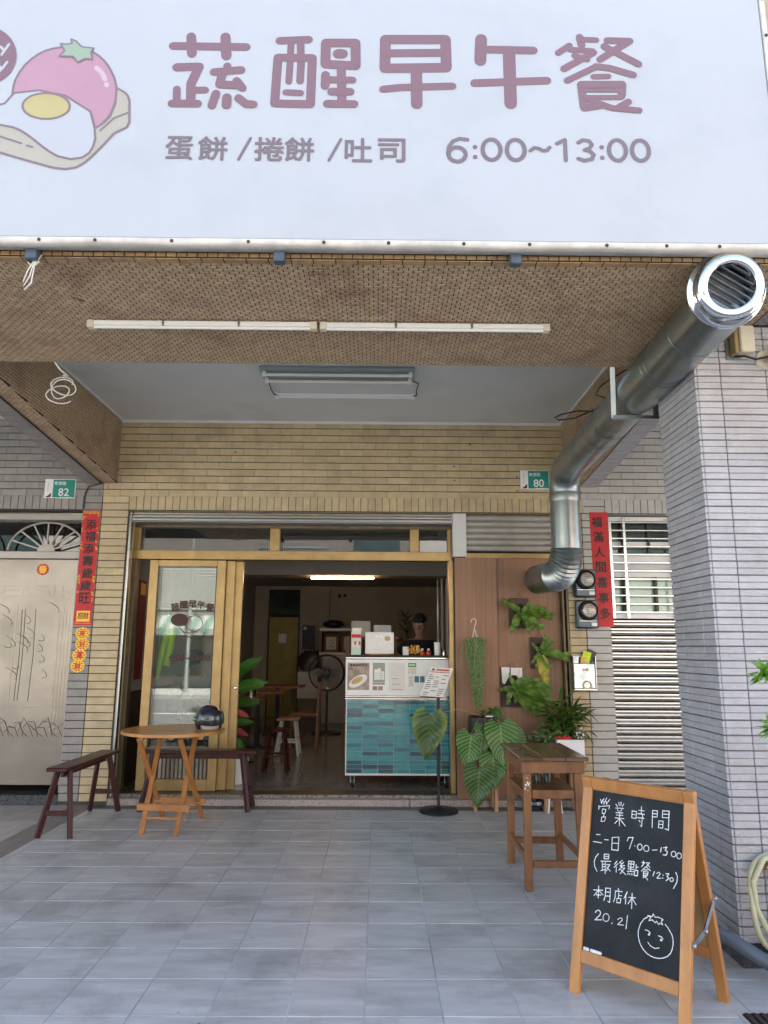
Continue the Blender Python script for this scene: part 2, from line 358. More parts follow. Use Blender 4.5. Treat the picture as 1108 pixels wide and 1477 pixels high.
M['chalk'] = pm('chalk', (.80,.82,.82), .9, var=.16, scale=160, detail=2)
M['plywood'] = pm('plywood_back', (.46,.27,.115), .6, scale=9, stretch=(1,1,.2), var=.1)
M['black'] = pm('black_plastic', (.012,.012,.014), .35, var=.2)
M['blackm'] = pm('black_powder_coat', (.014,.015,.018), .45, metal=.2, var=.2)
M['white'] = pm('white_plastic', (.80,.80,.78), .4, var=.03)
M['cream'] = pm('aged_cream_plastic', (.66,.61,.48), .45, var=.05, scale=9)
M['creamd'] = pm('yellowed_plastic', (.36,.25,.11), .5, var=.1, scale=9)
M['tube'] = pm('lamp_tube', (.78,.78,.74), .3, var=.02)
M['fix'] = pm('grey_lamp_housing', (.27,.31,.31), .4, var=.06)
M['wirew'] = pm('white_cable', (.68,.67,.62), .5, var=.05)
M['wireb'] = pm('black_cable', (.015,.015,.015), .5, var=.1)
M['red'] = pm('red_paper', (.56,.018,.022), .55, var=.07, scale=12)
M['reddk'] = pm('dark_red_paper', (.20,.012,.012), .6, var=.1)
M['goldp'] = pm('gold_print', (.75,.44,.05), .4, metal=.3, var=.1, scale=60)
M['inkb'] = pm('black_ink', (.012,.008,.008), .5, var=.1)
M['green_pl'] = pm('teal_enamel', (.012,.255,.20), .35, var=.03)
M['plw'] = pm('white_enamel', (.80,.81,.80), .35, var=.02)
M['meter'] = pm('navy_meter_case', (.012,.045,.075), .3, var=.1, coat=.4)
M['dial'] = pm('meter_dial', (.66,.62,.55), .5, var=.05, scale=50)
M['mglass'] = glass('clear_cover', (.95,.96,.96), base=.05)
M['glass'] = glass('window_glass', (.965,.98,.97), base=.0, dirt=.012)
M['glass_d'] = glass('dark_transom_glass', (.22,.26,.26), base=.055, dirt=.015)
M['glass_g'] = pm('green_window_glass', (.36,.52,.43), .12, var=.08, scale=3, spec=.8, coat=.6)
M['glass_gd'] = pm('dark_green_glass', (.03,.06,.055), .08, var=.2, scale=3, spec=.8, coat=.6)
M['navy'] = pm('navy_helmet_shell', (.008,.014,.035), .12, var=.1, coat=.8)
M['visor'] = pm('grey_visor', (.05,.055,.06), .06, metal=.4, var=.3, scale=14, coat=.8)
M['foam'] = pm('helmet_lining', (.5,.49,.46), .9, var=.1)
M['plas_b'] = pm('black_planter', (.014,.016,.024), .4, var=.15)
M['soil'] = pm('dark_soil', (.03,.02,.014), .95, var=.4, scale=60, bump=.5)
M['stem'] = pm('green_stem', (.12,.20,.045), .5, var=.15)
M['stem_b'] = pm('tan_stem', (.30,.20,.12), .6, var=.15)
M['pearl'] = pm('string_leaf', (.24,.36,.10), .4, scale=85, detail=1, col2=(.025,.07,.015), spec=.6)  # dark green noise paints the shaded gaps between the strands
M['hose'] = pm('cloudy_yellow_hose', (.55,.53,.33), .3, var=.06, scale=20, sub=.2)
M['pvc'] = pm('grey_pvc_pipe', (.105,.13,.16), .35, var=.08)
M['paper'] = pm('white_paper', (.74,.73,.69), .6, var=.03)
M['mirr'] = pm('mailbox_steel', (.45,.47,.5), .16, metal=.85, var=.22, scale=9)
M['skin'] = pm('skin', (.27,.135,.085), .5, var=.04, sub=.1)
M['shirt'] = pm('black_shirt', (.008,.009,.014), .9, var=.2)
M['jacket'] = pm('dark_green_jacket', (.07,.10,.075), .9, var=.2)
M['cap'] = pm('black_cap', (.006,.006,.008), .8, var=.2)
M['jeans'] = pm('dark_trousers', (.02,.022,.03), .9, var=.2)
M['ydoor'] = pm('ochre_door', (.36,.29,.055), .45, var=.08, scale=5)
M['dark'] = pm('dark_surface', (.03,.03,.03), .6, var=.2)
M['kraft'] = pm('kraft_box', (.20,.12,.07), .8, var=.08)
M['fridge'] = pm('white_appliance', (.50,.53,.52), .35, var=.03)
M['neon'] = pm('neon_yellow_cloth', (.68,.85,.03), .7, scale=30, col2=(.48,.72,.03))
M['teal'] = None
M['lamp'] = pm('lit_warm_tube', (.9,.6,.4), .4, emis=(1,.56,.32), es=14)
M['concb'] = pm('opposite_render', (.20,.185,.16), .85, var=.06, scale=2)
M['concw'] = pm('opposite_white', (.50,.48,.44), .8, var=.05, scale=2)
M['terra'] = pm('opposite_brick', (.45,.27,.20), .8, var=.08, scale=3)
M['awn_g'] = pm('awning_green', (.13,.21,.17), .7, var=.05)
M['awn_w'] = pm('awning_white', (.30,.31,.29), .7, var=.03)
M['grid'] = pm('balcony_rail', (.35,.35,.35), .5, var=.05)
M['blindp'] = pm('opposite_blind', (.38,.375,.34), .7, var=.05, scale=2)
M['shopf'] = pm('opposite_shopfront', (.012,.05,.043), .5)
M['bottle_g'] = pm('bottle_green_glass', (.006,.05,.035), .15, var=.1)
M['lotion'] = pm('amber_sweets', (.55,.22,.03), .25, scale=50, col2=(.75,.45,.10))
M['sauce'] = pm('red_sauce', (.45,.05,.02), .25, var=.2, scale=40)

def tealtile():
    mt = pm('teal_glazed_tile', (.035,.29,.31), .14, scale=9, stretch=(2.5,1,9), col2=(.025,.20,.235), rnd=.0, coat=.5, bump=.08, bscale=25)
    nt = mt.node_tree; b = nt.nodes['Principled BSDF']; L = nt.links.new
    src = b.inputs['Base Color'].links[0].from_socket
    oi = N(nt, 'ShaderNodeObjectInfo'); cr = N(nt, 'ShaderNodeValToRGB'); cr.color_ramp.interpolation = 'LINEAR'
    e = cr.color_ramp.elements; e[0].position = 0; e[0].color = (.10,.18,.26,1); e[1].position = 1; e[1].color = (1.15,1.2,1.15,1)
    e2 = cr.color_ramp.elements.new(.34); e2.color = (.72,.82,.88,1)
    mx = N(nt, 'ShaderNodeMix', data_type='RGBA', blend_type='MULTIPLY'); mx.inputs[0].default_value = 1
    L(oi.outputs['Random'], cr.inputs[0]); L(src, mx.inputs[6]); L(cr.outputs[0], mx.inputs[7]); L(mx.outputs[2], b.inputs['Base Color'])
    return mt
M['teal'] = tealtile()
def leafmat(name, base, vein, dark, n=9., k=2.6, w=.12, rough=.35, edge=None):
    mt = bpy.data.materials.new(name); mt.use_nodes = True; nt = mt.node_tree; L = nt.links.new; b = nt.nodes['Principled BSDF']
    b.inputs['Roughness'].default_value = rough; b.inputs['Coat Weight'].default_value = .1
    uv = N(nt, 'ShaderNodeUVMap'); sp = N(nt, 'ShaderNodeSeparateXYZ'); L(uv.outputs[0], sp.inputs[0])
    def mth(op, a, c=None):
        q = N(nt, 'ShaderNodeMath', operation=op)
        for i, z in enumerate((a, c)):
            if z is None: continue
            if isinstance(z, (int, float)): q.inputs[i].default_value = z
            else: L(z, q.inputs[i])
        return q.outputs[0]
    v = mth('ABSOLUTE', mth('SUBTRACT', mth('MULTIPLY', sp.outputs[1], 2.), 1.))
    ph = mth('SUBTRACT', mth('MULTIPLY', sp.outputs[0], n), mth('MULTIPLY', v, k))
    wv = mth('ABSOLUTE', mth('SINE', mth('MULTIPLY', ph, math.pi)))       # 0 on a side vein
    cr = N(nt, 'ShaderNodeValToRGB'); cr.color_ramp.elements[0].position = w; cr.color_ramp.elements[1].position = .95
    cr.color_ramp.elements[0].color = (*vein, 1); cr.color_ramp.elements[1].color = (*dark, 1)
    e = cr.color_ramp.elements.new(.45); e.color = (*base, 1); L(wv, cr.inputs[0])
    mid = N(nt, 'ShaderNodeValToRGB'); mid.color_ramp.elements[0].position = .02; mid.color_ramp.elements[1].position = .09
    mid.color_ramp.elements[0].color = (1,1,1,1); mid.color_ramp.elements[1].color = (0,0,0,1); L(v, mid.inputs[0])
    mx = N(nt, 'ShaderNodeMix', data_type='RGBA'); L(mid.outputs[0], mx.inputs[0]); L(cr.outputs[0], mx.inputs[6]); mx.inputs[7].default_value = (*vein, 1)
    out = mx.outputs[2]
    if edge:
        er = N(nt, 'ShaderNodeValToRGB'); er.color_ramp.elements[0].position = .55; er.color_ramp.elements[1].position = 1.
        er.color_ramp.elements[0].color = (0,0,0,1); er.color_ramp.elements[1].color = (1,1,1,1); L(v, er.inputs[0])
        m5 = N(nt, 'ShaderNodeMix', data_type='RGBA'); L(er.outputs[0], m5.inputs[0]); L(out, m5.inputs[6]); m5.inputs[7].default_value = (*edge, 1); out = m5.outputs[2]
    oi = N(nt, 'ShaderNodeObjectInfo'); mr = N(nt, 'ShaderNodeMapRange'); mr.inputs['To Min'].default_value = .75; mr.inputs['To Max'].default_value = 1.2
    hs = N(nt, 'ShaderNodeHueSaturation'); L(oi.outputs['Random'], mr.inputs['Value']); L(mr.outputs[0], hs.inputs['Value']); L(out, hs.inputs['Color']); L(hs.outputs[0], b.inputs['Base Color'])
    tl = N(nt, 'ShaderNodeBsdfTranslucent'); L(hs.outputs[0], tl.inputs[0]); ms = N(nt, 'ShaderNodeMixShader'); ms.inputs[0].default_value = .25
    o = nt.nodes['Material Output']; L(b.outputs[0], ms.inputs[1]); L(tl.outputs[0], ms.inputs[2]); L(ms.outputs[0], o.inputs[0])
    bp = N(nt, 'ShaderNodeBump'); bp.inputs['Strength'].default_value = .5; bp.inputs['Distance'].default_value = .004; L(wv, bp.inputs['Height']); L(bp.outputs[0], b.inputs['Normal'])
    return mt
M['lf_big'] = leafmat('veined_leaf', (.085,.205,.04), (.19,.33,.10), (.045,.125,.025), n=10, k=3.4, w=.07)
M['lf_bigy'] = leafmat('yellowing_veined_leaf', (.085,.16,.025), (.06,.13,.03), (.03,.085,.018), n=8, k=3.0, w=.1, edge=(.22,.27,.05))
M['lf_fern'] = leafmat('staghorn_leaf', (.16,.28,.035), (.18,.32,.06), (.09,.19,.025), n=2, k=.3, w=.1, rough=.5)
M['lf_yel'] = leafmat('yellow_leaf', (.45,.40,.03), (.5,.45,.06), (.35,.30,.02), n=2, k=.3, w=.1, rough=.5)
M['lf_grass'] = leafmat('strap_leaf', (.11,.22,.03), (.15,.30,.05), (.055,.13,.02), n=1, k=0, w=.1)
M['lf_var'] = leafmat('variegated_leaf', (.12,.24,.05), (.55,.58,.30), (.06,.15,.03), n=3, k=1, w=.35)
M['lf_broad'] = leafmat('broad_green_leaf', (.05,.17,.02), (.12,.28,.05), (.03,.12,.015), n=10, k=3.5, w=.1)
M['lf_pink'] = leafmat('pink_leaf', (.50,.08,.09), (.45,.14,.1), (.35,.05,.07), n=5, k=2, w=.1)
M['lf_pod'] = leafmat('lime_needle_leaf', (.19,.38,.03), (.27,.48,.06), (.12,.30,.02), n=1, k=0, w=.1)
M['lf_dark'] = leafmat('dark_spike_leaf', (.03,.05,.025), (.05,.08,.03), (.02,.035,.015), n=1, k=0, w=.1)
# ---------------------------------------------------------------- traced outlines (metres)
CHALK = [
 [[(0.0835,0.7683),(0.0917,0.7518)], [(0.0881,0.7542),(0.1003,0.7736)], [(0.094,0.7668),(0.1034,0.7506)], [(0.1018,0.7533),(0.1136,0.7785)], [(0.1075,0.7688),(0.1155,0.7524)], [(0.1153,0.7553),(0.1288,0.7748)], [(0.0787,0.741),(0.0786,0.7251)], [(0.0804,0.7371),(0.1293,0.7486),(0.127,0.7337)], [(0.0967,0.7302),(0.0961,0.7103)], [(0.0968,0.7291),(0.1137,0.7305),(0.1101,0.7148),(0.0968,0.7104)], [(0.1062,0.7119),(0.1044,0.7)], [(0.0958,0.6969),(0.0938,0.6774)], [(0.0959,0.6952),(0.1146,0.6999),(0.1112,0.6814),(0.0952,0.6777)]],
 [[(0.1714,0.7694),(0.1743,0.7553)], [(0.1825,0.771),(0.1821,0.7565)], [(0.1588,0.7588),(0.166,0.75)], [(0.1959,0.7672),(0.1889,0.7535)], [(0.1578,0.743),(0.1958,0.7471)], [(0.1667,0.7386),(0.1718,0.7319)], [(0.1883,0.7419),(0.1835,0.7337)], [(0.161,0.7245),(0.1937,0.7279)], [(0.1636,0.7152),(0.1943,0.7183)], [(0.1592,0.703),(0.1997,0.7061)], [(0.1783,0.7329),(0.1808,0.6735)], [(0.179,0.7027),(0.1587,0.6801)], [(0.1803,0.7029),(0.2079,0.678)]],
 [[(0.2349,0.7445),(0.2346,0.7151)], [(0.2349,0.7434),(0.2554,0.7432),(0.2543,0.716)], [(0.2357,0.7299),(0.2548,0.7307)], [(0.2353,0.7152),(0.2543,0.716)], [(0.2652,0.7503),(0.2885,0.7511)], [(0.2763,0.7667),(0.2765,0.7386)], [(0.2621,0.7363),(0.291,0.7375)], [(0.2617,0.7205),(0.2899,0.7217)], [(0.283,0.7351),(0.281,0.6875),(0.2746,0.692)], [(0.2685,0.7105),(0.2739,0.7046)]],
 [[(0.3254,0.7596),(0.3266,0.6913)], [(0.3266,0.7587),(0.3468,0.7607),(0.3466,0.7369)], [(0.3266,0.7464),(0.3461,0.7484)], [(0.3265,0.7342),(0.3466,0.7363)], [(0.3696,0.7664),(0.369,0.7377)], [(0.3709,0.7644),(0.3973,0.7668),(0.3964,0.6934),(0.3826,0.6965)], [(0.3702,0.7516),(0.3953,0.7539)], [(0.3702,0.7379),(0.3946,0.7407)], [(0.3557,0.7235),(0.3544,0.696)], [(0.3563,0.7225),(0.3737,0.7243),(0.3724,0.6969)], [(0.3563,0.7094),(0.373,0.7111)], [(0.3544,0.696),(0.3724,0.6969)]],
 [[(0.0743,0.6211),(0.0925,0.6231)], [(0.0617,0.5902),(0.1016,0.5918)]],
 [[(0.1139,0.607),(0.1324,0.6092)]],
 [[(0.1501,0.6219),(0.1508,0.5738)], [(0.1501,0.6219),(0.1811,0.6285),(0.1806,0.5761)], [(0.151,0.5996),(0.1801,0.6038)], [(0.1508,0.5738),(0.1806,0.5761)]],
 [[(0.2196,0.6215),(0.2252,0.6352),(0.2459,0.6389),(0.2309,0.5921)], [(0.2539,0.6085),(0.2553,0.6071)]],
 [[(0.2875,0.6092),(0.2868,0.6039),(0.2841,0.5992),(0.28,0.5962),(0.2754,0.5953),(0.2711,0.5968),(0.2679,0.6004),(0.2666,0.6053),(0.2674,0.6107),(0.2701,0.6154),(0.2742,0.6184),(0.2788,0.6193),(0.2831,0.6177),(0.2863,0.6141),(0.2875,0.6092)], [(0.3176,0.6094),(0.3167,0.6041),(0.3137,0.5994),(0.3092,0.5963),(0.3041,0.5953),(0.2994,0.5967),(0.2959,0.6002),(0.2945,0.6051),(0.2954,0.6104),(0.2984,0.6151),(0.303,0.6183),(0.3081,0.6192),(0.3128,0.6178),(0.3162,0.6143),(0.3176,0.6094)]],
 [[(0.3324,0.6057),(0.352,0.6104)]],
 [[(0.3694,0.6228),(0.3666,0.6052)], [(0.3777,0.6232),(0.3929,0.6287),(0.3857,0.6157),(0.3959,0.6107),(0.3905,0.5976),(0.3776,0.5967)]],
 [[(0.4309,0.6095),(0.43,0.6048),(0.4275,0.6007),(0.4236,0.5979),(0.4193,0.5971),(0.4153,0.5983),(0.4124,0.6014),(0.4113,0.6058),(0.4121,0.6105),(0.4147,0.6146),(0.4186,0.6174),(0.4229,0.6182),(0.4269,0.6169),(0.4297,0.6138),(0.4309,0.6095)], [(0.4539,0.6072),(0.4531,0.6023),(0.4505,0.598),(0.4467,0.5951),(0.4424,0.5943),(0.4384,0.5956),(0.4356,0.5989),(0.4345,0.6034),(0.4353,0.6083),(0.4379,0.6126),(0.4417,0.6155),(0.446,0.6163),(0.45,0.6149),(0.4528,0.6117),(0.4539,0.6072)]],
 [[(0.0903,0.5456),(0.0781,0.5298),(0.0728,0.5102),(0.077,0.4915),(0.089,0.4762)]],
 [[(0.1181,0.5498),(0.1181,0.532)], [(0.1181,0.5498),(0.1397,0.5528),(0.1391,0.5344)], [(0.1188,0.541),(0.1391,0.5438)], [(0.1181,0.532),(0.1391,0.5344)], [(0.1044,0.5193),(0.1501,0.5271)], [(0.1111,0.5194),(0.1136,0.4851)], [(0.1255,0.5212),(0.1276,0.4742)], [(0.1119,0.5085),(0.1249,0.5111)], [(0.1126,0.4987),(0.1256,0.5013)], [(0.1072,0.4821),(0.1277,0.4907)], [(0.1315,0.5108),(0.1471,0.5139),(0.1314,0.4849)], [(0.1334,0.5029),(0.1508,0.4888)]],
 [[(0.1782,0.5338),(0.1682,0.5197)], [(0.1827,0.5248),(0.1671,0.5069)], [(0.1771,0.5117),(0.1772,0.4899)], [(0.2022,0.5412),(0.1901,0.5295),(0.2029,0.5288)], [(0.2089,0.5354),(0.194,0.5178),(0.2147,0.5236)], [(0.2023,0.5178),(0.1888,0.5004)], [(0.1976,0.5114),(0.2153,0.5139),(0.1959,0.4883)], [(0.1968,0.5048),(0.2212,0.4898)]],
 [[(0.2306,0.5441),(0.23,0.5223)], [(0.2306,0.5441),(0.2555,0.5468),(0.2536,0.5244)], [(0.2412,0.5451),(0.242,0.5086)], [(0.2312,0.5334),(0.2548,0.537)], [(0.23,0.5212),(0.2549,0.5246)], [(0.2292,0.5141),(0.2571,0.5171)], [(0.2266,0.5044),(0.2595,0.509)], [(0.2314,0.4984),(0.2304,0.4928)], [(0.2376,0.4986),(0.2379,0.4933)], [(0.2451,0.4991),(0.2454,0.4938)], [(0.2525,0.5001),(0.254,0.495)], [(0.2653,0.5375),(0.2651,0.5187)], [(0.2658,0.5284),(0.2751,0.5292)], [(0.2604,0.515),(0.259,0.495)], [(0.2604,0.5145),(0.2739,0.5162),(0.2725,0.4962)], [(0.2596,0.4951),(0.2725,0.4962)]],
 [[(0.2951,0.5568),(0.2945,0.5459)], [(0.2893,0.5503),(0.3027,0.5519)], [(0.2986,0.5494),(0.2889,0.5342)], [(0.3088,0.553),(0.3226,0.5558),(0.3083,0.537)], [(0.3108,0.5492),(0.3246,0.5387)], [(0.3071,0.5378),(0.288,0.517)], [(0.3071,0.5378),(0.3269,0.527)], [(0.2998,0.5247),(0.3149,0.5267)], [(0.2983,0.5191),(0.2983,0.4948)], [(0.2989,0.5176),(0.3176,0.5199),(0.3158,0.5069)], [(0.2987,0.5096),(0.3168,0.5123)], [(0.2991,0.5028),(0.3159,0.5058)], [(0.2983,0.4948),(0.3101,0.5014)], [(0.3052,0.5025),(0.3179,0.49)]],
 [[(0.3437,0.5268),(0.3385,0.51)], [(0.354,0.5221),(0.3626,0.5291),(0.3687,0.5241),(0.3554,0.5047),(0.3723,0.5082)], [(0.3805,0.5224),(0.3806,0.5204)], [(0.3798,0.5119),(0.3799,0.5098)], [(0.392,0.5289),(0.4047,0.5316),(0.3969,0.5207),(0.4053,0.5152),(0.3941,0.5036)], [(0.4237,0.514),(0.4231,0.5107),(0.4213,0.5079),(0.4186,0.5059),(0.4156,0.5052),(0.4128,0.506),(0.4108,0.5081),(0.41,0.5111),(0.4106,0.5143),(0.4124,0.5172),(0.4151,0.5191),(0.4182,0.5198),(0.4209,0.519),(0.4229,0.5169),(0.4237,0.514)]],
 [[(0.4319,0.5423),(0.4392,0.5285),(0.4376,0.5077),(0.4248,0.4821)]],
 [[(0.0782,0.4007),(0.1206,0.4084)], [(0.1013,0.4205),(0.1021,0.3751)], [(0.1012,0.4042),(0.0819,0.3798)], [(0.1025,0.4044),(0.1232,0.3917)], [(0.0928,0.3849),(0.1143,0.3887)]],
 [[(0.1341,0.4211),(0.1338,0.3888),(0.1286,0.3715)], [(0.1348,0.4202),(0.156,0.4232),(0.1559,0.3697),(0.1466,0.3729)], [(0.1352,0.4052),(0.1551,0.4085)], [(0.1357,0.3902),(0.1549,0.3935)]],
 [[(0.1901,0.4307),(0.1937,0.4245)], [(0.1781,0.419),(0.2096,0.4227)], [(0.1794,0.4182),(0.1785,0.3935),(0.1733,0.3764)], [(0.1942,0.4156),(0.1936,0.3959)], [(0.1949,0.4052),(0.208,0.407)], [(0.1875,0.3929),(0.1873,0.377)], [(0.1875,0.3924),(0.205,0.3953),(0.2035,0.3791)], [(0.1873,0.377),(0.2035,0.3791)]],
 [[(0.2313,0.4265),(0.2185,0.3999)], [(0.2259,0.4121),(0.2259,0.3806)], [(0.2386,0.4081),(0.2691,0.4129)], [(0.253,0.4261),(0.2537,0.3699)], [(0.2527,0.4092),(0.2369,0.3832)], [(0.2539,0.4095),(0.2723,0.3877)]],
 [[(0.0934,0.3178),(0.0994,0.3262),(0.1102,0.3298),(0.1179,0.3231),(0.1148,0.3123),(0.0937,0.2897),(0.1257,0.2975)], [(0.1579,0.3137),(0.157,0.3071),(0.1535,0.3012),(0.1481,0.2971),(0.142,0.2955),(0.1362,0.297),(0.132,0.3011),(0.1301,0.307),(0.131,0.3136),(0.1345,0.3196),(0.1399,0.3238),(0.1461,0.3253),(0.1519,0.3238),(0.1561,0.3197),(0.1579,0.3137)], [(0.1711,0.2971),(0.1726,0.2944)], [(0.1964,0.3147),(0.2034,0.3227),(0.2144,0.3253),(0.2173,0.3188),(0.1975,0.2974),(0.2233,0.3017)], [(0.2383,0.3404),(0.235,0.2913)]],
 [[(0.3231,0.3557),(0.3088,0.3452),(0.2949,0.3251),(0.2872,0.3004),(0.287,0.2827),(0.2909,0.2662),(0.2988,0.2498),(0.3113,0.2368),(0.3264,0.2275),(0.3411,0.2227),(0.3584,0.2211),(0.3755,0.2233),(0.3933,0.2297),(0.4087,0.2387),(0.421,0.2526),(0.4271,0.2677),(0.4304,0.2854),(0.4298,0.3022),(0.4254,0.3166),(0.4166,0.3281),(0.4078,0.3381),(0.3961,0.3475)], [(0.3229,0.3598),(0.3377,0.3583),(0.3296,0.3437),(0.3439,0.3507),(0.356,0.3426),(0.3615,0.35),(0.3705,0.3402),(0.3771,0.3478),(0.3865,0.3427),(0.3814,0.3564),(0.3881,0.3615),(0.3695,0.3659),(0.3551,0.3625),(0.347,0.3731),(0.3434,0.3622),(0.3258,0.3615)], [(0.3166,0.3078),(0.3283,0.3082),(0.3374,0.3021)], [(0.3359,0.2967),(0.3346,0.2942),(0.3317,0.2935),(0.3301,0.2952),(0.3315,0.2977),(0.3344,0.2985),(0.3359,0.2967)], [(0.3722,0.301),(0.3837,0.3),(0.3907,0.2945)], [(0.3875,0.2902),(0.3859,0.2873),(0.3825,0.2864),(0.3807,0.2885),(0.3823,0.2914),(0.3857,0.2923),(0.3875,0.2902)], [(0.3303,0.2675),(0.3424,0.2573),(0.3599,0.2536),(0.3768,0.2601)]],
]
SIGN_STROKES = {
 '蔬': [(0.042,[(-0.956,4.106),(-0.623,4.105)]), (0.045,[(-0.877,4.158),(-0.869,4.067)]), (0.047,[(-0.720,4.158),(-0.711,4.056)]), (0.043,[(-0.933,3.993),(-0.832,3.998),(-0.851,3.945),(-0.864,3.907),(-0.860,3.815)]), (0.035,[(-0.847,3.875),(-0.798,3.876)]), (0.035,[(-0.926,3.879),(-0.923,3.811)]), (0.039,[(-0.944,3.804),(-0.828,3.805)]), (0.037,[(-0.704,4.003),(-0.702,3.973)]), (0.039,[(-0.763,3.970),(-0.640,3.983)]), (0.041,[(-0.724,3.968),(-0.734,3.906),(-0.644,3.902)]), (0.039,[(-0.658,3.925),(-0.631,3.888)]), (0.039,[(-0.748,3.858),(-0.764,3.796)]), (0.043,[(-0.698,3.838),(-0.698,3.799)]), (0.039,[(-0.646,3.836),(-0.611,3.806),(-0.578,3.804)])],
 '醒': [(0.041,[(-0.470,4.141),(-0.338,4.149)]), (0.032,[(-0.418,4.132),(-0.419,4.022),(-0.422,3.925)]), (0.035,[(-0.374,4.133),(-0.369,4.023),(-0.371,3.928)]), (0.041,[(-0.475,4.051),(-0.482,3.811),(-0.321,3.809),(-0.318,4.051),(-0.475,4.051)]), (0.032,[(-0.433,3.869),(-0.367,3.866)]), (0.045,[(-0.258,4.132),(-0.258,4.019),(-0.119,4.013),(-0.122,4.134),(-0.258,4.132)]), (0.049,[(-0.201,4.075),(-0.180,4.075)]), (0.041,[(-0.185,3.996),(-0.179,3.813)]), (0.039,[(-0.256,3.963),(-0.257,3.904)]), (0.035,[(-0.254,3.937),(-0.133,3.937)]), (0.039,[(-0.227,3.875),(-0.142,3.876)]), (0.039,[(-0.245,3.812),(-0.124,3.812)])],
 '早': [(0.050,[(0.015,4.155),(0.014,4.001),(0.295,4.009),(0.292,4.159),(0.015,4.155)]), (0.042,[(0.017,4.081),(0.292,4.088)]), (0.052,[(0.158,4.001),(0.159,3.816)]), (0.037,[(0.006,3.891),(0.080,3.901),(0.321,3.912)])],
 '午': [(0.055,[(0.457,4.164),(0.451,4.047)]), (0.042,[(0.471,4.108),(0.696,4.106)]), (0.057,[(0.584,4.100),(0.584,3.824)]), (0.040,[(0.422,3.929),(0.753,3.947)])],
 '餐': [(0.037,[(0.913,4.181),(0.920,4.138)]), (0.032,[(0.864,4.135),(0.810,4.094)]), (0.030,[(0.930,4.168),(0.989,4.166)]), (0.030,[(0.864,4.113),(0.969,4.107)]), (0.035,[(0.973,4.099),(0.833,4.010)]), (0.030,[(0.885,4.081),(0.942,4.061)]), (0.035,[(1.040,4.164),(1.144,4.163),(1.002,4.062)]), (0.035,[(1.024,4.132),(1.177,4.040)]), (0.032,[(0.980,4.022),(0.845,3.948)]), (0.035,[(0.980,4.024),(1.043,4.016),(1.149,3.982)]), (0.027,[(0.966,3.970),(1.035,3.973)]), (0.037,[(0.908,3.928),(0.916,3.811)]), (0.037,[(0.908,3.928),(1.096,3.931),(1.090,3.873)]), (0.020,[(0.928,3.897),(1.077,3.899)]), (0.025,[(0.926,3.860),(1.086,3.863)]), (0.035,[(0.918,3.806),(0.998,3.822)]), (0.030,[(0.948,3.845),(1.043,3.807),(1.165,3.796)]), (0.032,[(1.119,3.840),(1.072,3.810)])],
}
ROUND_PATCH = [(-1.665,4.045),(-1.665,4.012),(-1.671,3.981),(-1.683,3.953),(-1.701,3.929),(-1.723,3.911),(-1.748,3.900),(-1.776,3.896),(-1.804,3.900),(-1.832,3.910),(-1.858,3.927),(-1.880,3.950),(-1.898,3.977),(-1.911,4.008),(-1.919,4.041),(-1.919,4.074),(-1.914,4.106),(-1.902,4.134),(-1.884,4.158),(-1.862,4.177),(-1.836,4.188),(-1.808,4.192),(-1.779,4.189),(-1.751,4.178),(-1.725,4.161),(-1.702,4.137),(-1.684,4.109),(-1.672,4.078)]
TOMATO = [(-1.662,3.888),(-1.657,3.919),(-1.643,3.957),(-1.623,3.995),(-1.596,4.027),(-1.569,4.052),(-1.541,4.070),(-1.506,4.084),(-1.465,4.092),(-1.423,4.094),(-1.387,4.093),(-1.357,4.085),(-1.326,4.071),(-1.294,4.051),(-1.268,4.026),(-1.245,3.997),(-1.228,3.967),(-1.212,3.932),(-1.201,3.895),(-1.196,3.854),(-1.198,3.813),(-1.206,3.776),(-1.216,3.744),(-1.232,3.718),(-1.253,3.692),(-1.278,3.673),(-1.286,3.697),(-1.305,3.757),(-1.475,3.755),(-1.622,3.753),(-1.663,3.834)]
LEAF = [(-1.424,4.134),(-1.402,4.124),(-1.372,4.093),(-1.318,4.087),(-1.328,4.066),(-1.319,4.028),(-1.352,4.032),(-1.383,4.011),(-1.407,4.042),(-1.470,4.043),(-1.448,4.072),(-1.470,4.109),(-1.442,4.106),(-1.418,4.110)]
WRAP = [(-1.885,3.603),(-1.778,3.578),(-1.688,3.546),(-1.568,3.509),(-1.449,3.474),(-1.391,3.467),(-1.345,3.476),(-1.312,3.499),(-1.286,3.525),(-1.228,3.598),(-1.191,3.649),(-1.169,3.662),(-1.138,3.679),(-1.128,3.706),(-1.135,3.814),(-1.144,3.841),(-1.160,3.858),(-1.197,3.881),(-1.197,3.799),(-1.215,3.732),(-1.242,3.698),(-1.279,3.671),(-1.272,3.618),(-1.279,3.578),(-1.293,3.548),(-1.321,3.525),(-1.372,3.516),(-1.431,3.530),(-1.468,3.552),(-1.499,3.575),(-1.543,3.611),(-1.581,3.640),(-1.612,3.660),(-1.643,3.673),(-1.702,3.684),(-1.821,3.697),(-1.895,3.683)]
EGG = [(-1.713,3.786),(-1.691,3.793),(-1.655,3.847),(-1.545,3.863),(-1.424,3.837),(-1.305,3.757),(-1.279,3.671),(-1.272,3.618),(-1.279,3.578),(-1.293,3.548),(-1.321,3.525),(-1.372,3.516),(-1.431,3.530),(-1.468,3.552),(-1.499,3.575),(-1.543,3.611),(-1.581,3.640),(-1.612,3.660),(-1.643,3.673),(-1.702,3.684),(-1.821,3.697),(-1.838,3.750)]
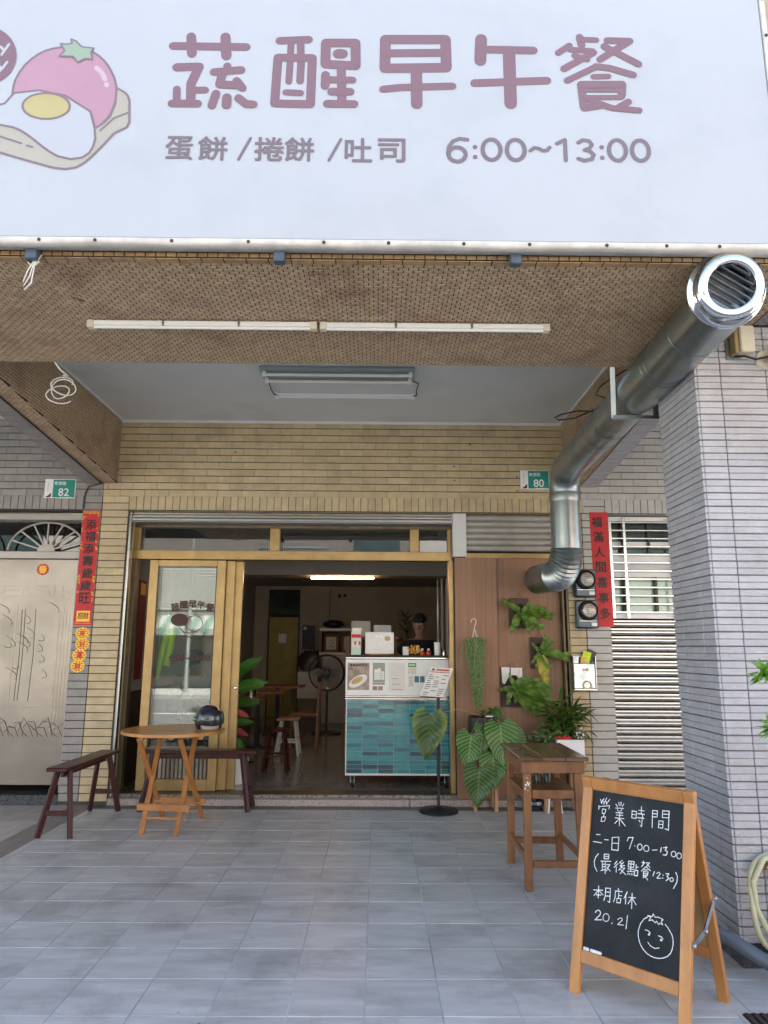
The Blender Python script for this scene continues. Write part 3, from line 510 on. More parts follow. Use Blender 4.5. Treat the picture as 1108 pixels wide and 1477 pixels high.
YOLK = [(-1.399,3.783),(-1.400,3.768),(-1.406,3.754),(-1.418,3.742),(-1.434,3.731),(-1.453,3.723),(-1.475,3.718),(-1.498,3.716),(-1.522,3.717),(-1.544,3.722),(-1.565,3.729),(-1.583,3.740),(-1.597,3.752),(-1.606,3.766),(-1.610,3.780),(-1.609,3.795),(-1.602,3.809),(-1.591,3.822),(-1.575,3.833),(-1.556,3.841),(-1.534,3.846),(-1.511,3.848),(-1.487,3.847),(-1.464,3.842),(-1.443,3.834),(-1.425,3.824),(-1.412,3.812),(-1.403,3.798)]
PATCH_MARKS = [[(-1.740,4.088),(-1.723,4.068)],[(-1.704,4.102),(-1.718,4.074),(-1.732,4.046)],[(-1.742,3.994),(-1.728,3.975)],[(-1.703,4.008),(-1.717,3.980),(-1.732,3.959)]]
WRAP_LINES = [[(-1.253,3.661),(-1.197,3.725),(-1.137,3.753)],[(-1.714,3.632),(-1.597,3.592)],[(-1.572,3.582),(-1.546,3.574)]]
SHINE = [[(-1.298,3.986),(-1.268,3.956),(-1.254,3.925)],[(-1.245,3.900),(-1.243,3.894)]]
# ================================================================ THE SETTING
struct(MB().box(-60, 60, -90, 40, -.40, -.30), 'ground', M['kerb'])
struct(MB().box(-60, 60, -15.2, -5.2, -.296, -.15), 'road', M['asphalt'])
struct(MB().box(-60, 60, -5.2, -4.705, -.30, -.03).box(-60, 60, -15.45, -15.2, -.30, -.02), 'kerb', M['kerb'])
struct(MB().box(-60, 60, -18.6, -15.45, -.30, -.02), 'pavement', M['kerb'])
rd = MB()
for k in range(-9, 10): rd.box(k*5-1.2, k*5+1.2, -10.3, -10.18, -.149, -.146)
struct(rd, 'road_marking', M['trimw'])
slab = struct(MB().box(-9, 9, -4.70, .02, -.30, -.0022), 'porch_slab', M['floor_grout'])

def tile_me(w, h, t, axis, c=.0025, split=False, name='tile'):
    """a chamfered tile; axis: the way its face looks"""
    b = MB()
    if split:
        b.cbox(-w/2, w/2, -t/2, t/2, .0008, h/2, c); b.cbox(-w/2, w/2, -t/2+.0012, t/2, -h/2, -.0008, c)
    else: b.cbox(-w/2, w/2, -t/2, t/2, -h/2, h/2, c)
    if axis == '+z': b.xf(rotm(rx=-math.pi/2))
    if axis == '-z': b.xf(rotm(rx=math.pi/2))
    if axis == '-x': b.xf(rotm(rz=-math.pi/2))
    if axis == '+x': b.xf(rotm(rz=math.pi/2))
    return b.mesh(name)
TM = {}
def tile(parent, w, h, t, axis, mt, loc, name='tile', split=False, c=.0025, tilt=.0):
    k = (round(w,3), round(h,3), t, axis, mt.name, split)
    if k not in TM:
        TM[k] = tile_me(w, h, t, axis, c, split); TM[k].materials.append(mt)
    rt = (random.gauss(0, tilt), random.gauss(0, tilt), 0) if tilt else None
    return inst(TM[k], loc, name, parent, rot=rt)

# porch floor tiles
XL = [-2.53] + [-.039 + .304*k for k in range(-8, 10)]
YL = [-3.413 + .318*k for k in range(-4, 11)] + [-.14]
for i in range(len(XL)-1):
    for j in range(len(YL)-1):
        w_, d_ = XL[i+1]-XL[i]-.0055, YL[j+1]-YL[j]-.0065
        cx_, cy_ = (XL[i]+XL[i+1])/2, (YL[j]+YL[j+1])/2
        if cx_ > 1.69 and -3.27 < cy_ < -2.82 and cx_ < 2.28: continue
        tile(slab, w_, d_, .01, '+z', M['floor_tile'], (cx_, cy_, -.005+random.uniform(-.0006, .0006)), c=.0012)
for k in range(9): tile(slab, .60-.004, .135, .01, '+z', M['floor_dark'], (-2.23+.6*k, -.068, -.005), c=.001)
for j in range(8):
    y1 = -.02-.6*j; tile(slab, .205, .596, .01, '+z', M['floor_brown'], (-2.635, y1-.3, -.005), c=.001)
    for i in range(6): tile(slab, .446, .596, .01, '+z', M['floor_beige'], (-2.742-.225-.45*i, y1-.3, -.005), c=.001)

# ---- the shop's own cream tiled wall
P_, H_ = .0705, .237
yw = thing('tiled_wall', (0, .1, 0), 'cream tiled shop wall framing the open breakfast shop entrance', 'wall')
core = MB().box(-2.69, 1.98, .006, .03, 2.712, 3.62).box(-2.69, -2.43, .006, .03, 0, 2.712).box(1.82, 1.98, .006, .03, 0, 2.712)
core.build('wall_joint', M['grout'], yw)
MB().box(-2.69, 1.98, .0305, .22, 2.712, 3.62).box(-2.69, -2.428, .0305, .22, 0, 2.7115).box(1.818, 1.98, .0305, .22, 0, 2.7115).build('wall_core', M['tile_y'], yw)
def courses(wall, mt, x0, x1, z0, z1, off=0, skip=None, L=H_, p=P_, y=0.):
    z = z1; r = 0
    while z - p > z0 - .5*p:
        xs = x0 - ((r*.5 + off) % 1)*L; 
        while xs < x1:
            a, b = max(xs, x0), min(xs+L, x1); xs += L
            if b-a < .02: continue
            if skip and skip((a+b)/2, z-p/2): continue
            tile(wall, b-a-.0014, p-.007, .012, '-y', mt, ((a+b)/2, y+.004+random.uniform(-.0006,.0006), z-p/2), tilt=.0025)
        z -= p; r += 1
courses(yw, M['tile_y'], -2.69, 1.98, 2.85, 3.62, .3)
z = 2.85
for k in range(40):
    zz = 2.85 - P_*(k+.5)
    if zz < .02: break
    tile(yw, .253, P_-.007, .012, '-y', M['tile_y'], (-2.5605, .004, zz), name='pier_tile', tilt=.003)
    if zz < 2.712: tile(yw, .156, P_-.007, .012, '-y', M['tile_y'], (1.899, .004, zz), name='pier_tile', tilt=.003)
x = -2.43
while x < 1.98-.03:
    tile(yw, P_-.005, .134, .012, '-y', M['tile_y'], (x+P_/2, .004, 2.781), name='soldier_tile', tilt=.003); x += P_
for (hx, hz) in ((.745,3.03),(.745,3.17),(1.36,2.93),(1.36,3.07),(-1.42,3.3),(.9,3.4)):
    MB().lathe([(0,0),(.008,0),(.008,.004)], (hx, -.0035, hz), 8, rotm(rx=math.pi/2)).build('plug_hole', M['wireb'], yw)

# ---- neighbour on the left, taupe tiles
gl_ = thing('tiled_wall', (-3.6, .1, 0), 'taupe tiled wall of the neighbouring house on the left, around the fanlight door', 'wall')
MB().box(-5.6, -2.692, .006, .03, 2.712, 3.62).box(-2.875, -2.692, .006, .03, 0, 2.712).build('wall_joint', M['grout'], gl_)
MB().box(-5.6, -2.692, .0305, .2, 2.712, 3.62).box(-2.873, -2.692, .0305, .2, 0, 2.7115).build('wall_core', M['tile_g'], gl_)
courses(gl_, M['tile_g'], -4.6, -2.692, 2.85, 3.62, .1)
for k in range(40):
    zz = 2.85 - P_*(k+.5)
    if zz < .02: break
    tile(gl_, .178, P_-.007, .012, '-y', M['tile_g'], (-2.783, .004, zz), tilt=.003)
for k in range(24): tile(gl_, P_-.005, .134, .012, '-y', M['tile_g'], (-2.875-P_*(k+.5), .004, 2.781), name='soldier_tile', tilt=.003)

# ---- neighbour on the right, pale tiles
gr_ = thing('tiled_wall', (2.8, .1, 0), 'pale grey tiled wall of the neighbouring house on the right, beside the grey column', 'wall')
MB().box(1.982, 4.6, .006, .03, 2.712, 3.62).box(1.982, 2.215, .006, .03, 0, 2.712).build('wall_joint', M['grout'], gr_)
MB().box(1.982, 4.6, .0305, .3, 2.712, 3.62).box(1.982, 2.215, .0305, .3, 0, 2.7115).build('wall_core', M['tile_p'], gr_)
courses(gr_, M['tile_p'], 1.982, 3.4, 2.85, 3.62, .75)
for k in range(40):
    zz = 2.85 - P_*(k+.5)
    if zz < .02: break
    tile(gr_, .228, P_-.007, .012, '-y', M['tile_p'], (2.0985, .004, zz), tilt=.003)
for k in range(17): tile(gr_, P_-.005, .134, .012, '-y', M['tile_p'], (2.215+P_*(k+.5), .004, 2.781), name='soldier_tile', tilt=.003)

# ---- free-standing column
cl = thing('tiled_column', (1.98, -3.045, 0), 'pale grey tiled porch column with a hose at its foot', 'column')
MB().box(1.6625, 2.2975, -3.2825, -2.8075, 0, 3.10).build('column_core', M['grout_c'], cl)
MB().box(1.655, 2.305, -3.30, -2.80, 0, .095).build('plinth', M['granite_b'], cl, bevel=.003)
pc = .0697; xs_ = [1.6655, 1.79, 2.03, 2.2945]; ys_ = [-3.29, -3.165, -2.93, -2.8055]
for k in range(44):
    z0 = .097+pc*k
    if z0+pc > 3.10: break
    for a, b in zip(xs_, xs_[1:]): tile(cl, b-a-.004, pc-.006, .014, '-y', M['tile_c'], ((a+b)/2, -3.285+random.uniform(-.0006,.0006), z0+pc/2), split=True, tilt=.003)
    for a, b in zip(ys_, ys_[1:]): tile(cl, b-a-.004, pc-.006, .014, '-x', M['tile_c'], (1.660, (a+b)/2, z0+pc/2), split=True)
MB().box(2.2995, 2.304, -3.29, -2.80, .097, 3.1).build('side_face', M['tile_c'], cl)

# ---- beams with mosaic undersides
def mosaic(u0, u1, v0, v1, pu, pv, f, t=.003, bond=.5, keep=None, gap=.0046):
    """tiles on the plane spanned by u and v; f(u, v, lift) -> point"""
    b = MB(); r = 0; v = v0
    while v < v1-.004:
        u = u0 - (pu*bond if r % 2 else 0); ve = min(v+pv, v1)
        while u < u1-.004:
            a, c = max(u, u0), min(u+pu, u1); u += pu
            if c-a < .008: continue
            if keep and not keep((a+c)/2, (v+ve)/2): continue
            g = gap/2; q = .0012; n = len(b.v); tt = t*random.uniform(.75, 1.2)
            for (uu, vv, ww) in ((a+g,v+g,0),(c-g,v+g,0),(c-g,ve-g,0),(a+g,ve-g,0),(a+g+q,v+g+q,tt),(c-g-q,v+g+q,tt),(c-g-q,ve-g-q,tt),(a+g+q,ve-g-q,tt)):
                b.v.append(Vector(f(uu, vv, ww)))
            b.f += [(n+4,n+5,n+6,n+7),(n,n+1,n+5,n+4),(n+1,n+2,n+6,n+5),(n+2,n+3,n+7,n+6),(n+3,n,n+4,n+7)]
        v += pv; r += 1
    return b
ZB = 3.10
bm = thing('porch_beam', (-.3, -3.3, ZB), 'wide brown mosaic beam across the porch front under the big sign', 'beam')
MB().box(-6, 6, -3.91, -2.71, ZB+.004, 3.77).build('beam_core', M['grout_m'], bm)
tag(mosaic(-2.70, 1.98, -3.86, -2.712, .046, .0235, lambda u, v, w: (u, v, ZB+.004-w)).build('mosaic_tiles', M['mosaic'], bm), kind='stuff', label='brown mosaic underside of the beam')
tag(mosaic(-2.70, 1.98, -3.905, -3.862, .10, .043, lambda u, v, w: (u, v, ZB+.002-w)).build('edge_tiles', M['mosaic_y'], bm), kind='stuff', label='ochre edge tiles along the front of the beam')
tag(mosaic(-2.70, 1.98, ZB+.002, ZB+.20, .046, .0235, lambda u, v, w: (u, -3.91-w, v)).build('mosaic_tiles', M['mosaic_y'], bm), kind='stuff', label='ochre mosaic front of the beam')
tag(mosaic(1.984, 4.0, -3.86, -2.712, .046, .0235, lambda u, v, w: (u, v, ZB+.004-w), keep=lambda u, v: not (1.66 < u < 2.3 and -3.29 < v < -2.8)).build('mosaic_tiles', M['mosaic_g'], bm), kind='stuff', label='grey mosaic underside over the right neighbour')
MB().box(1.984, 4.0, -3.905, -3.862, ZB-.002, ZB+.003).build('edge_tiles', M['mosaic_g'], bm)
def zbot(y): return 2.972 + .09*(-y)
def side_beam(x0, xc, x1, face, label):
    t = thing('porch_beam', ((x0+x1)/2, -1.3, 2.97), label, 'beam')
    b = MB(); lo, hi = min(x0,x1), max(x0,x1)
    b.add([(lo,0,zbot(0)+.004),(hi,0,zbot(0)+.004),(hi,-2.708,zbot(-2.708)+.004),(lo,-2.708,zbot(-2.708)+.004),(lo,0,3.62),(hi,0,3.62),(hi,-2.708,3.62),(lo,-2.708,3.62)],
          [(0,1,2,3),(7,6,5,4),(0,4,5,1),(1,5,6,2),(2,6,7,3),(3,7,4,0)])
    b.build('beam_core', M['grout_m'], t)
    sx = 1 if face > 0 else -1
    tag(mosaic(-2.708, -.002, 2.97, 3.618, .046, .0235, lambda u, v, w: (x0+sx*w, u, v), keep=lambda u, v: v > zbot(u)+.008).build('mosaic_tiles', M['mosaic'], t), kind='stuff', label='brown mosaic side of the beam')
    a, c = sorted((x0, xc))
    tag(mosaic(a, c, 0.002, 2.706, .046, .0235, lambda u, v, w: (u, -v, zbot(-v)+.004-w)).build('mosaic_tiles', M['mosaic'], t), kind='stuff', label='brown mosaic half of the underside')
    for k in range(40):
        yy = -.034-.068*k
        if yy < -2.68: break
        o = tile(t, abs(x1-xc)-.006, .062, .008, '-z', M['tile_g'] if x0 < 0 else M['tile_c'], ((xc+x1)/2, yy, zbot(yy)+.001)); o.rotation_euler.x = -math.atan(.09)
    return t
side_beam(-2.56, -2.703, -2.87, 1, 'brown mosaic side beam at the left of the porch, with a white cable coil')
side_beam(1.822, 1.978, 2.145, -1, 'brown mosaic side beam at the right, behind the steel duct')
ce = struct(MB().box(-6, 6, -2.709, .22, 3.622, 3.77), 'ceiling', M['plaster'])
MB().box(-2.557, 1.818, -.018, .0, 3.598, 3.6215).build('ceiling_trim', M['trimw'], ce)
MB().box(-2.557, -2.54, -2.70, -.02, 3.606, 3.6212).box(1.80, 1.818, -2.70, -.02, 3.606, 3.6212).build('ceiling_trim', M['trimw'], ce)
up = thing('building', (0, 2.5, 3.77), 'unseen upper storeys of the shop house, shaped to keep the sun off the porch', 'building')
MB().box(-9, 9, -3.905, 8.2, 3.775, 6.0).build('wall', M['tile_y'], up)  # unseen block added to shade the porch, height set for sunlit road bounce
for k in range(6): MB().cbox(-8+2.8*k, -6.4+2.8*k, -3.95, -3.906, 5.1, 5.8, .01).build('window', M['glass_gd'], up)
MB().box(-9, -5.6, .03, 8.2, 0, 3.774).box(4.6, 9, .03, 8.2, 0, 3.774).build('wall', M['tile_g'], up)

# ---- the room behind the entrance
struct(MB().box(-2.7, 2.4, .10, 7.7, -.05, .08), 'floor', M['terrazzo'])
st = struct(MB().box(-2.43, 1.82, .10, .3, .075, .0815), 'threshold_plate', M['gold_d'])
struct(MB().cbox(-2.43, .30, .002, .099, -.004, .055, .004).cbox(.306, 1.818, .002, .099, -.004, .055, .004), 'threshold_step', M['granite'])
struct(MB().box(-2.75, 2.4, .31, 7.7, 2.62, 2.72), 'ceiling', M['wall_in2'])
struct(MB().box(-2.43, 1.8, 2.85, 3.25, 2.38, 2.6195), 'ceiling_beam', M['wall_in'])
struct(MB().box(-2.6, -2.45, .31, 7.5, .08, 2.6195), 'wall', M['wall_in2'])
struct(MB().box(1.85, 2.0, .31, 7.5, .08, 2.6195), 'wall', M['wall_in2'])
struct(MB().box(-2.6, -2.17, 7.5, 7.65, .08, 2.62).box(-1.55, 2.0, 7.5, 7.65, .08, 2.62).box(-2.17,-1.55,7.5,7.65,2.55,2.62), 'wall', M['wall_in'])
struct(MB().box(-2.3, -1.4, 7.66, 7.75, .0, 2.7), 'wall', M['dark'])  # added dark backing, stops daylight leaking in round the ochre door
struct(MB().box(-2.449, -2.44, .32, 2.2, .081, .97), 'wainscot', M['wall_dark'])
# ================================================================ THE SHOP SIGN
SY = -4.0
sg = thing('shop_sign', (-.4, -3.96, 3.115), 'large white breakfast shop sign with mauve lettering and a tomato emblem above the porch', 'sign')
MB().cbox(-2.75, 1.765, SY, -3.935, 3.135, 4.95, .008).build('sign_panel', M['sign'], sg)
b = MB()
for k in range(24):
    x0, x1 = -2.75+k*.188, -2.75+(k+1)*.188
    d0, d1 = .004*math.sin(k*1.7), .004*math.sin((k+1)*1.7)
    n = len(b.v)
    for (x, d) in ((x0,d0),(x1,d1)):
        b.v += [Vector((x, SY-.006, 3.136)), Vector((x, SY-.010, 3.122+d*.4)), Vector((x, SY-.002, 3.108+d)), Vector((x, -3.94, 3.112)), Vector((x, -3.94, 3.134))]
    for j in range(4): b.f.append((n+j, n+j+1, n+5+j+1, n+5+j))
b.build('folded_edge', M['sign_edge'], sg, smooth='all')
MB().cbox(1.766, 1.79, SY-.004, -3.94, 3.12, 4.95, .004).build('side_edge', M['sign_edge'], sg)
for x in (-2.5,-2.1,-1.78,-1.47,-1.23,-.90,-.57,-.245,.035,.36,.645,.98,1.24,1.47,1.70):
    MB().lathe([(.0085,0),(.0075,.003),(.003,.005)], (x, SY-.0085, 3.121), 8, rotm(rx=math.pi/2)).build('screw', M['rust'], sg)
for z in (3.42, 3.72, 3.98, 4.2, 4.4): MB().lathe([(.0085,0),(.0075,.003)], (1.778, SY-.005, z), 8, rotm(rx=math.pi/2)).build('screw', M['rust'], sg)
for x in (-1.53, -.445, .597): MB().cbox(x-.025, x+.025, -3.955, -3.912, 3.065, 3.125, .004).build('bracket', M['bluesteel'], sg)
s3 = lambda p, q, y: Vector((p, SY-.0012-y, q))
for ch, ss in SIGN_STROKES.items():
    strokes(MB(), ss, 0., to3=s3).build('letter', M['ink'], sg)
for s_, x0, x1 in (('蛋',-.957,-.838),('餅',-.812,-.685),('/',-.632,-.595),('捲',-.562,-.434),('餅',-.428,-.301),('/',-.232,-.192),('吐',-.160,-.043),('司',-.013,.105)):
    if s_ == '/': strokes(MB(), [(.014, [(x0, 3.525), (x1+.012, 3.632)])], 0., to3=s3).build('letter', M['ink2'], sg)
    else: text(s_, ((x0+x1)/2, SY-.0018, 3.578), w=x1-x0, h=.116, mt=M['ink2'], parent=sg, name='letter', bold=.02)
def digit_el(cx, cz, rx, rz, n=20): return [(cx+rx*math.cos(2*math.pi*i/n), cz+rz*math.sin(2*math.pi*i/n)) for i in range(n)] + [(cx+rx, cz)]
dg = [(.019, [(.385,3.637),(.35,3.642),(.32,3.628),(.302,3.60),(.298,3.565)]), (.019, digit_el(.338,3.562,.038,.036)),
      (.022, [(.418,3.600),(.418,3.601)]), (.022, [(.418,3.55),(.418,3.551)]),
      (.019, digit_el(.492,3.588,.04,.052)), (.019, digit_el(.60,3.588,.04,.052)),
      (.018, [(.665,3.585),(.683,3.600),(.703,3.597),(.722,3.585),(.74,3.588),(.752,3.603)]),
      (.019, [(.785,3.622),(.822,3.642),(.822,3.538)]),
      (.019, [(.882,3.628),(.902,3.642),(.93,3.638),(.942,3.618),(.928,3.598),(.908,3.592),(.93,3.588),(.948,3.568),(.938,3.546),(.905,3.538),(.878,3.548)]),
      (.022, [(.985,3.606),(.985,3.607)]), (.022, [(.985,3.553),(.985,3.554)]),
      (.019, digit_el(1.055,3.592,.038,.052)), (.019, digit_el(1.158,3.592,.038,.052))]
for g_ in (dg[0:2], dg[2:4], dg[4:5], dg[5:6], dg[6:7], dg[7:8], dg[8:9], dg[9:11], dg[11:12], dg[12:13]): strokes(MB(), g_, 0., to3=s3).build('letter', M['ink2'], sg)
def shape(name, pts, mt, y, line=None, closed=True, lw=.0105):
    b = MB(); b.v = [Vector((p, y, q)) for p, q in pts]; b.f = [tuple(range(len(pts)))]
    o = b.build(name, mt, sg)
    if line: strokes(MB(), [(lw, pts + ([pts[0]] if closed else []))], 0., to3=lambda p, q, k: Vector((p, y-.0003-k*.1, q)), n=8).build('outline', M['ink_line'], o)
shape('emblem_tomato', TOMATO, M['pink'], SY-.0010, True)
shape('emblem_wrap', WRAP, M['wrapp'], SY-.0018, True)
shape('emblem_egg', EGG, M['eggp'], SY-.0026, True)
shape('emblem_yolk', YOLK, M['yolkp'], SY-.0034, True)
shape('emblem_leaf', LEAF, M['leafp'], SY-.0034, True, lw=.008)
shape('emblem_disc', ROUND_PATCH, M['ink'], SY-.0034)
for s_ in PATCH_MARKS: strokes(MB(), [(.012, s_)], 0., to3=lambda p,q,k: Vector((p, SY-.0038-k, q))).build('disc_lettering', M['eggp'], sg)
for s_ in WRAP_LINES: strokes(MB(), [(.010, s_)], 0., to3=lambda p,q,k: Vector((p, SY-.0024-k, q))).build('outline', M['ink_line'], sg)
for s_ in SHINE: strokes(MB(), [(.022, s_)], 0., to3=lambda p,q,k: Vector((p, SY-.0014-k, q))).build('emblem_shine', M['shinep'], sg)

# ================================================================ LAMPS AND CABLES UNDER THE PORCH
for (x0, x1, lab) in ((-1.542, -.333, 'left one of two white tube lights in line on the mosaic beam'), (-.317, .90, 'right one of two white tube lights in line on the mosaic beam')):
    t = thing('tube_light', ((x0+x1)/2, -3.29, 3.06), lab, 'light', 'tube lights under the beam')
    MB().cbox(x0+.03, x1-.03, -3.306, -3.276, 3.068, 3.0935, .004).build('housing', M['white'], t)
    MB().tube([(x0+.03,-3.291,3.06),(x1-.03,-3.291,3.06)], .0085, 10).build('tube', M['tube'], t)
    for x in (x0, x1-.035): MB().cbox(x, x+.035, -3.312, -3.270, 3.052, 3.0938, .004).build('end_cap', M['cream'], t)
    for q in (.33, .66): MB().cbox(x0+(x1-x0)*q-.006, x0+(x1-x0)*q+.006, -3.31, -3.272, 3.066, 3.0939, .002).build('clip', M['galv'], t)
t = thing('ceiling_light', (-.33, -1.33, 3.56), 'grey two-tube ceiling light fixed to the white porch ceiling', 'light')
MB().cbox(-.965, .285, -1.44, -1.20, 3.59, 3.619, .006).build('housing', M['fix'], t)
for y in (-1.39, -1.245):
    MB().tube([(-.93, y, 3.562), (.25, y, 3.562)], .013, 10).build('tube', M['tube'], t)
    for x in (-.945, .235): MB().cbox(x, x+.03, y-.016, y+.016, 3.545, 3.589, .003).build('tube_holder', M['white'], t)
MB().box(-.93, .25, -1.325, -1.31, 3.575, 3.5895).build('ridge', M['fix'], t)
t = thing('tube_light', (-.31, -.80, 3.58), 'slim single tube light on the porch ceiling nearest the cream wall', 'light')
MB().cbox(-.90, .29, -.812, -.785, 3.598, 3.6205, .003).build('housing', M['white'], t)
MB().tube([(-.90,-.80,3.588),(.29,-.80,3.588)], .009, 8).build('tube', M['tube'], t)
for x in (-.925, .285): MB().cbox(x, x+.03, -.82, -.78, 3.575, 3.621, .003).build('end_cap', M['white'], t)
for (xa, xb) in ((-.88, -.93), (.27, .33)):
    MB().tube([(xa,-1.2,3.595),(xb,-1.12,3.60),(xb-.01,-.95,3.60),(xb,-.84,3.6),(xa-.01*(1 if xa<0 else -1),-.80,3.596)], .005, 6).build('lead', M['wireb'], t, smooth='all')
def coil(name, c, r, turns, label, mt, rad, plane, cat='cable', flat=.75):
    pts = []
    for i in range(turns*18):
        a = i/18*2*math.pi; k = 1+.16*math.sin(i*.37)
        pts.append((c[0]+r*k*math.cos(a)+.02*math.sin(i*.11), c[1]+ (.02*math.sin(i*.5) if plane == 'xz' else r*k*flat*math.sin(a)), c[2]+(r*k*flat*math.sin(a)-.0015*i if plane == 'xz' else .02*math.sin(i*.4))))
    return MB().tube(pts, rad, 6)
cb = coil('cable', (-1.98, -2.60, 3.0), .07, 3, '', M['wirew'], .0045, 'xz')
cb.tube([(-1.99,-2.705,3.12),(-1.96,-2.67,3.07),(-1.93,-2.62,3.05),(-1.97,-2.6,3.06)], .006, 6)
tag(cb.build('cable_coil', M['wirew'], smooth='all'), 'tangled white cable coil hanging at the left end of the mosaic beam', 'cable')
cb = MB()
for k in range(3): cb.tube([(-1.52+.012*k,-3.92,3.10),(-1.53+.006*k,-3.93,3.05),(-1.545+.01*k,-3.93,3.02-.03*k),(-1.56+.004*k,-3.93,2.965-.02*k)], .003, 6)
cb.tube([(-1.55,-3.93,3.06),(-1.525,-3.93,3.035),(-1.50,-3.93,3.06),(-1.52,-3.92,3.09)], .003, 6)
tag(cb.build('cable_tail', M['wirew'], smooth='all'), 'loose white cable ends hanging below the sign beside its left bracket', 'cable')
cb = MB().tube([(1.81,-1.75,3.40),(1.76,-1.70,3.30),(1.66,-1.62,3.215),(1.52,-1.55,3.165),(1.40,-1.52,3.155),(1.365,-1.52,3.175),(1.42,-1.53,3.20),(1.54,-1.57,3.215),(1.66,-1.6,3.20)], .006, 6).tube([(1.81,-1.9,3.42),(1.70,-1.88,3.36),(1.62,-1.85,3.30),(1.60,-1.83,3.25),(1.66,-1.83,3.23),(1.72,-1.85,3.24),(1.80,-1.9,3.3)], .005, 6)
tag(cb.build('cable_loop', M['wireb'], smooth='all'), 'black cable loop sagging in front of the right side beam', 'cable')
cb = MB().tube([(-2.70,-2.70,3.21),(-2.70,-1.4,3.094),(-2.70,-.03,2.966),(-2.75,-.012,2.962),(-2.83,-.012,2.94),(-2.86,-.012,2.87),(-2.868,-.012,2.72)], .0065, 6)
tag(cb.build('cable', M['wireb'], smooth='all'), 'black cable under the left side beam curving down beside house number 82', 'cable')
cb = MB().tube([(-1.55,-2.9,3.093),(-1.553,-2.75,3.093)], .004, 6).tube([(-.93,-1.40,3.6),(-.9,-1.6,3.612),(.3,-1.6,3.612)], .004, 6)

# ================================================================ STEEL DUCT
dt = thing('exhaust_duct', (1.6, -2.0, 2.0), 'thick galvanised steel exhaust duct bending up and out along the porch to a polished cap', 'duct')
rD = .128
def arc(c, a, b_, r, n, t0=0, t1=90):
    c, a, b_ = Vector(c), Vector(a).normalized(), Vector(b_).normalized()
    return [c + (a*math.cos(R(t0+(t1-t0)*i/n)) + b_*math.sin(R(t0+(t1-t0)*i/n)))*r for i in range(n+1)]
dirx = Vector((-.03, -1, 0)).normalized()
V0 = Vector((1.645, -.66, 0))
MB().tube([(V0.x, V0.y, 2.30), (V0.x, V0.y, 2.755)], rD, 36).build('upright_pipe', M['galv'], dt, smooth=60)
# upper elbow, segmented
pe = arc(V0+Vector((0,0,2.755))+dirx*.20, -dirx, (0,0,1), .20, 8)
MB().tube(pe, [rD*1.0 if i % 2 else rD*1.015 for i in range(9)], 36, cap=False).build('elbow', M['galv'], dt, smooth='all')
H0 = pe[-1]; HZ = H0.z
L1 = 3.93+H0.y
def hp(y): return H0 + dirx*(H0.y-y)
MB().tube([hp(H0.y), hp(-1.9)], rD, 40, cap=False).build('level_pipe', M['galv'], dt, smooth=60)
MB().tube([hp(-1.88), hp(-2.7)], rD+.0025, 40, cap=False).build('level_pipe', M['galv'], dt, smooth=60)
MB().tube([hp(-2.62), hp(-3.92)], rD+.006, 40, cap=False).build('level_pipe', M['galv'], dt, smooth=60)
for y in (-1.89, -2.12, -3.10, -3.16, -3.52): MB().tube([hp(y), hp(y-.006), hp(y-.012)], [rD+.007, rD+.0105, rD+.007], 40, cap=False).build('seam_band', M['galv'], dt, smooth='all')
# lower corrugated elbow, turning to the wall
bdir = Vector((-.24, .97, 0)).normalized()
ce_ = V0+Vector((0,0,2.27))+bdir*.22
pa = arc(ce_, -bdir, (0,0,-1), .22, 26)
MB().tube(pa, [rD+.014 if i % 2 else rD-.001 for i in range(27)], 36, cap=False).build('corrugated_elbow', M['galv'], dt, smooth=50)
MB().tube([V0+Vector((0,0,2.25)), V0+Vector((0,0,2.33))], rD+.004, 36, cap=False).build('seam_band', M['galv'], dt, smooth=60)
MB().tube([V0+Vector((0,0,2.68)), V0+Vector((0,0,2.72)), V0+Vector((0,0,2.76))], [rD+.002, rD+.009, rD+.002], 36, cap=False).build('seam_band', M['galv'], dt, smooth=60)
e0 = pa[-1]
MB().tube([e0-bdir*.004, e0+bdir*.36], rD+.006, 36, cap=False).build('wall_stub', M['galv'], dt, smooth=60)
# polished cap
hc = hp(-3.90)+Vector((-.008,0,.022)); ax = Vector((-.10,-1,-.22)).normalized(); rot = Vector((0,0,1)).rotation_difference(ax).to_matrix()
cp = MB().lathe([(.166,-.012),(.173,-.004),(.168,.004),(.150,.006),(.146,.02),(.150,.035),(.146,.055),(.132,.068),(.116,.074),(.103,.070),(.099,.056),(.099,.0)], hc, 48, rot, cap=False).build('polished_cap', M['chrome'], dt, smooth='all')
MB().lathe([(.0,-.03),(.126,-.03),(.126,-.028)], hc, 32, rot, cap=False).build('dark_inside', M['black'], dt)
for k in range(7):
    o_ = -.084+.028*k; hl = math.sqrt(max(.0004, .104**2-o_**2)); lou = MB().obox((-hl,0,0),(hl,0,0), .002, .014, up=(0,.55,.83))
    lou.xf(rotm(rx=0), (0, o_, .038)); lou.xf(rotm(rz=R(-38))); lou.xf(rot, hc)
    lou.build('louvre', M['galv'], dt)
br = thing('pipe_bracket', (1.58, -2.63, 2.8), 'U shaped steel bracket carrying the duct below the mosaic beam', 'bracket')
bx = hp(-2.63).x; zb_ = HZ-rD-.012
MB().obox((bx-.165,-2.72,3.099),(bx-.142,-2.63,zb_-.012), .028, .012).build('strap', M['galv'], br)
MB().obox((bx-.15,-2.63,zb_-.008),(1.72,-2.63,zb_-.008), .03, .022).build('cross_bar', M['galv'], br)
MB().obox((1.706,-2.63,zb_),(1.706,-2.63,2.95), .028, .02).build('strap', M['galv'], br)
MB().obox((1.706,-2.65,2.93),(1.706,-2.80,2.93), .02, .03).build('strap', M['galv'], br)

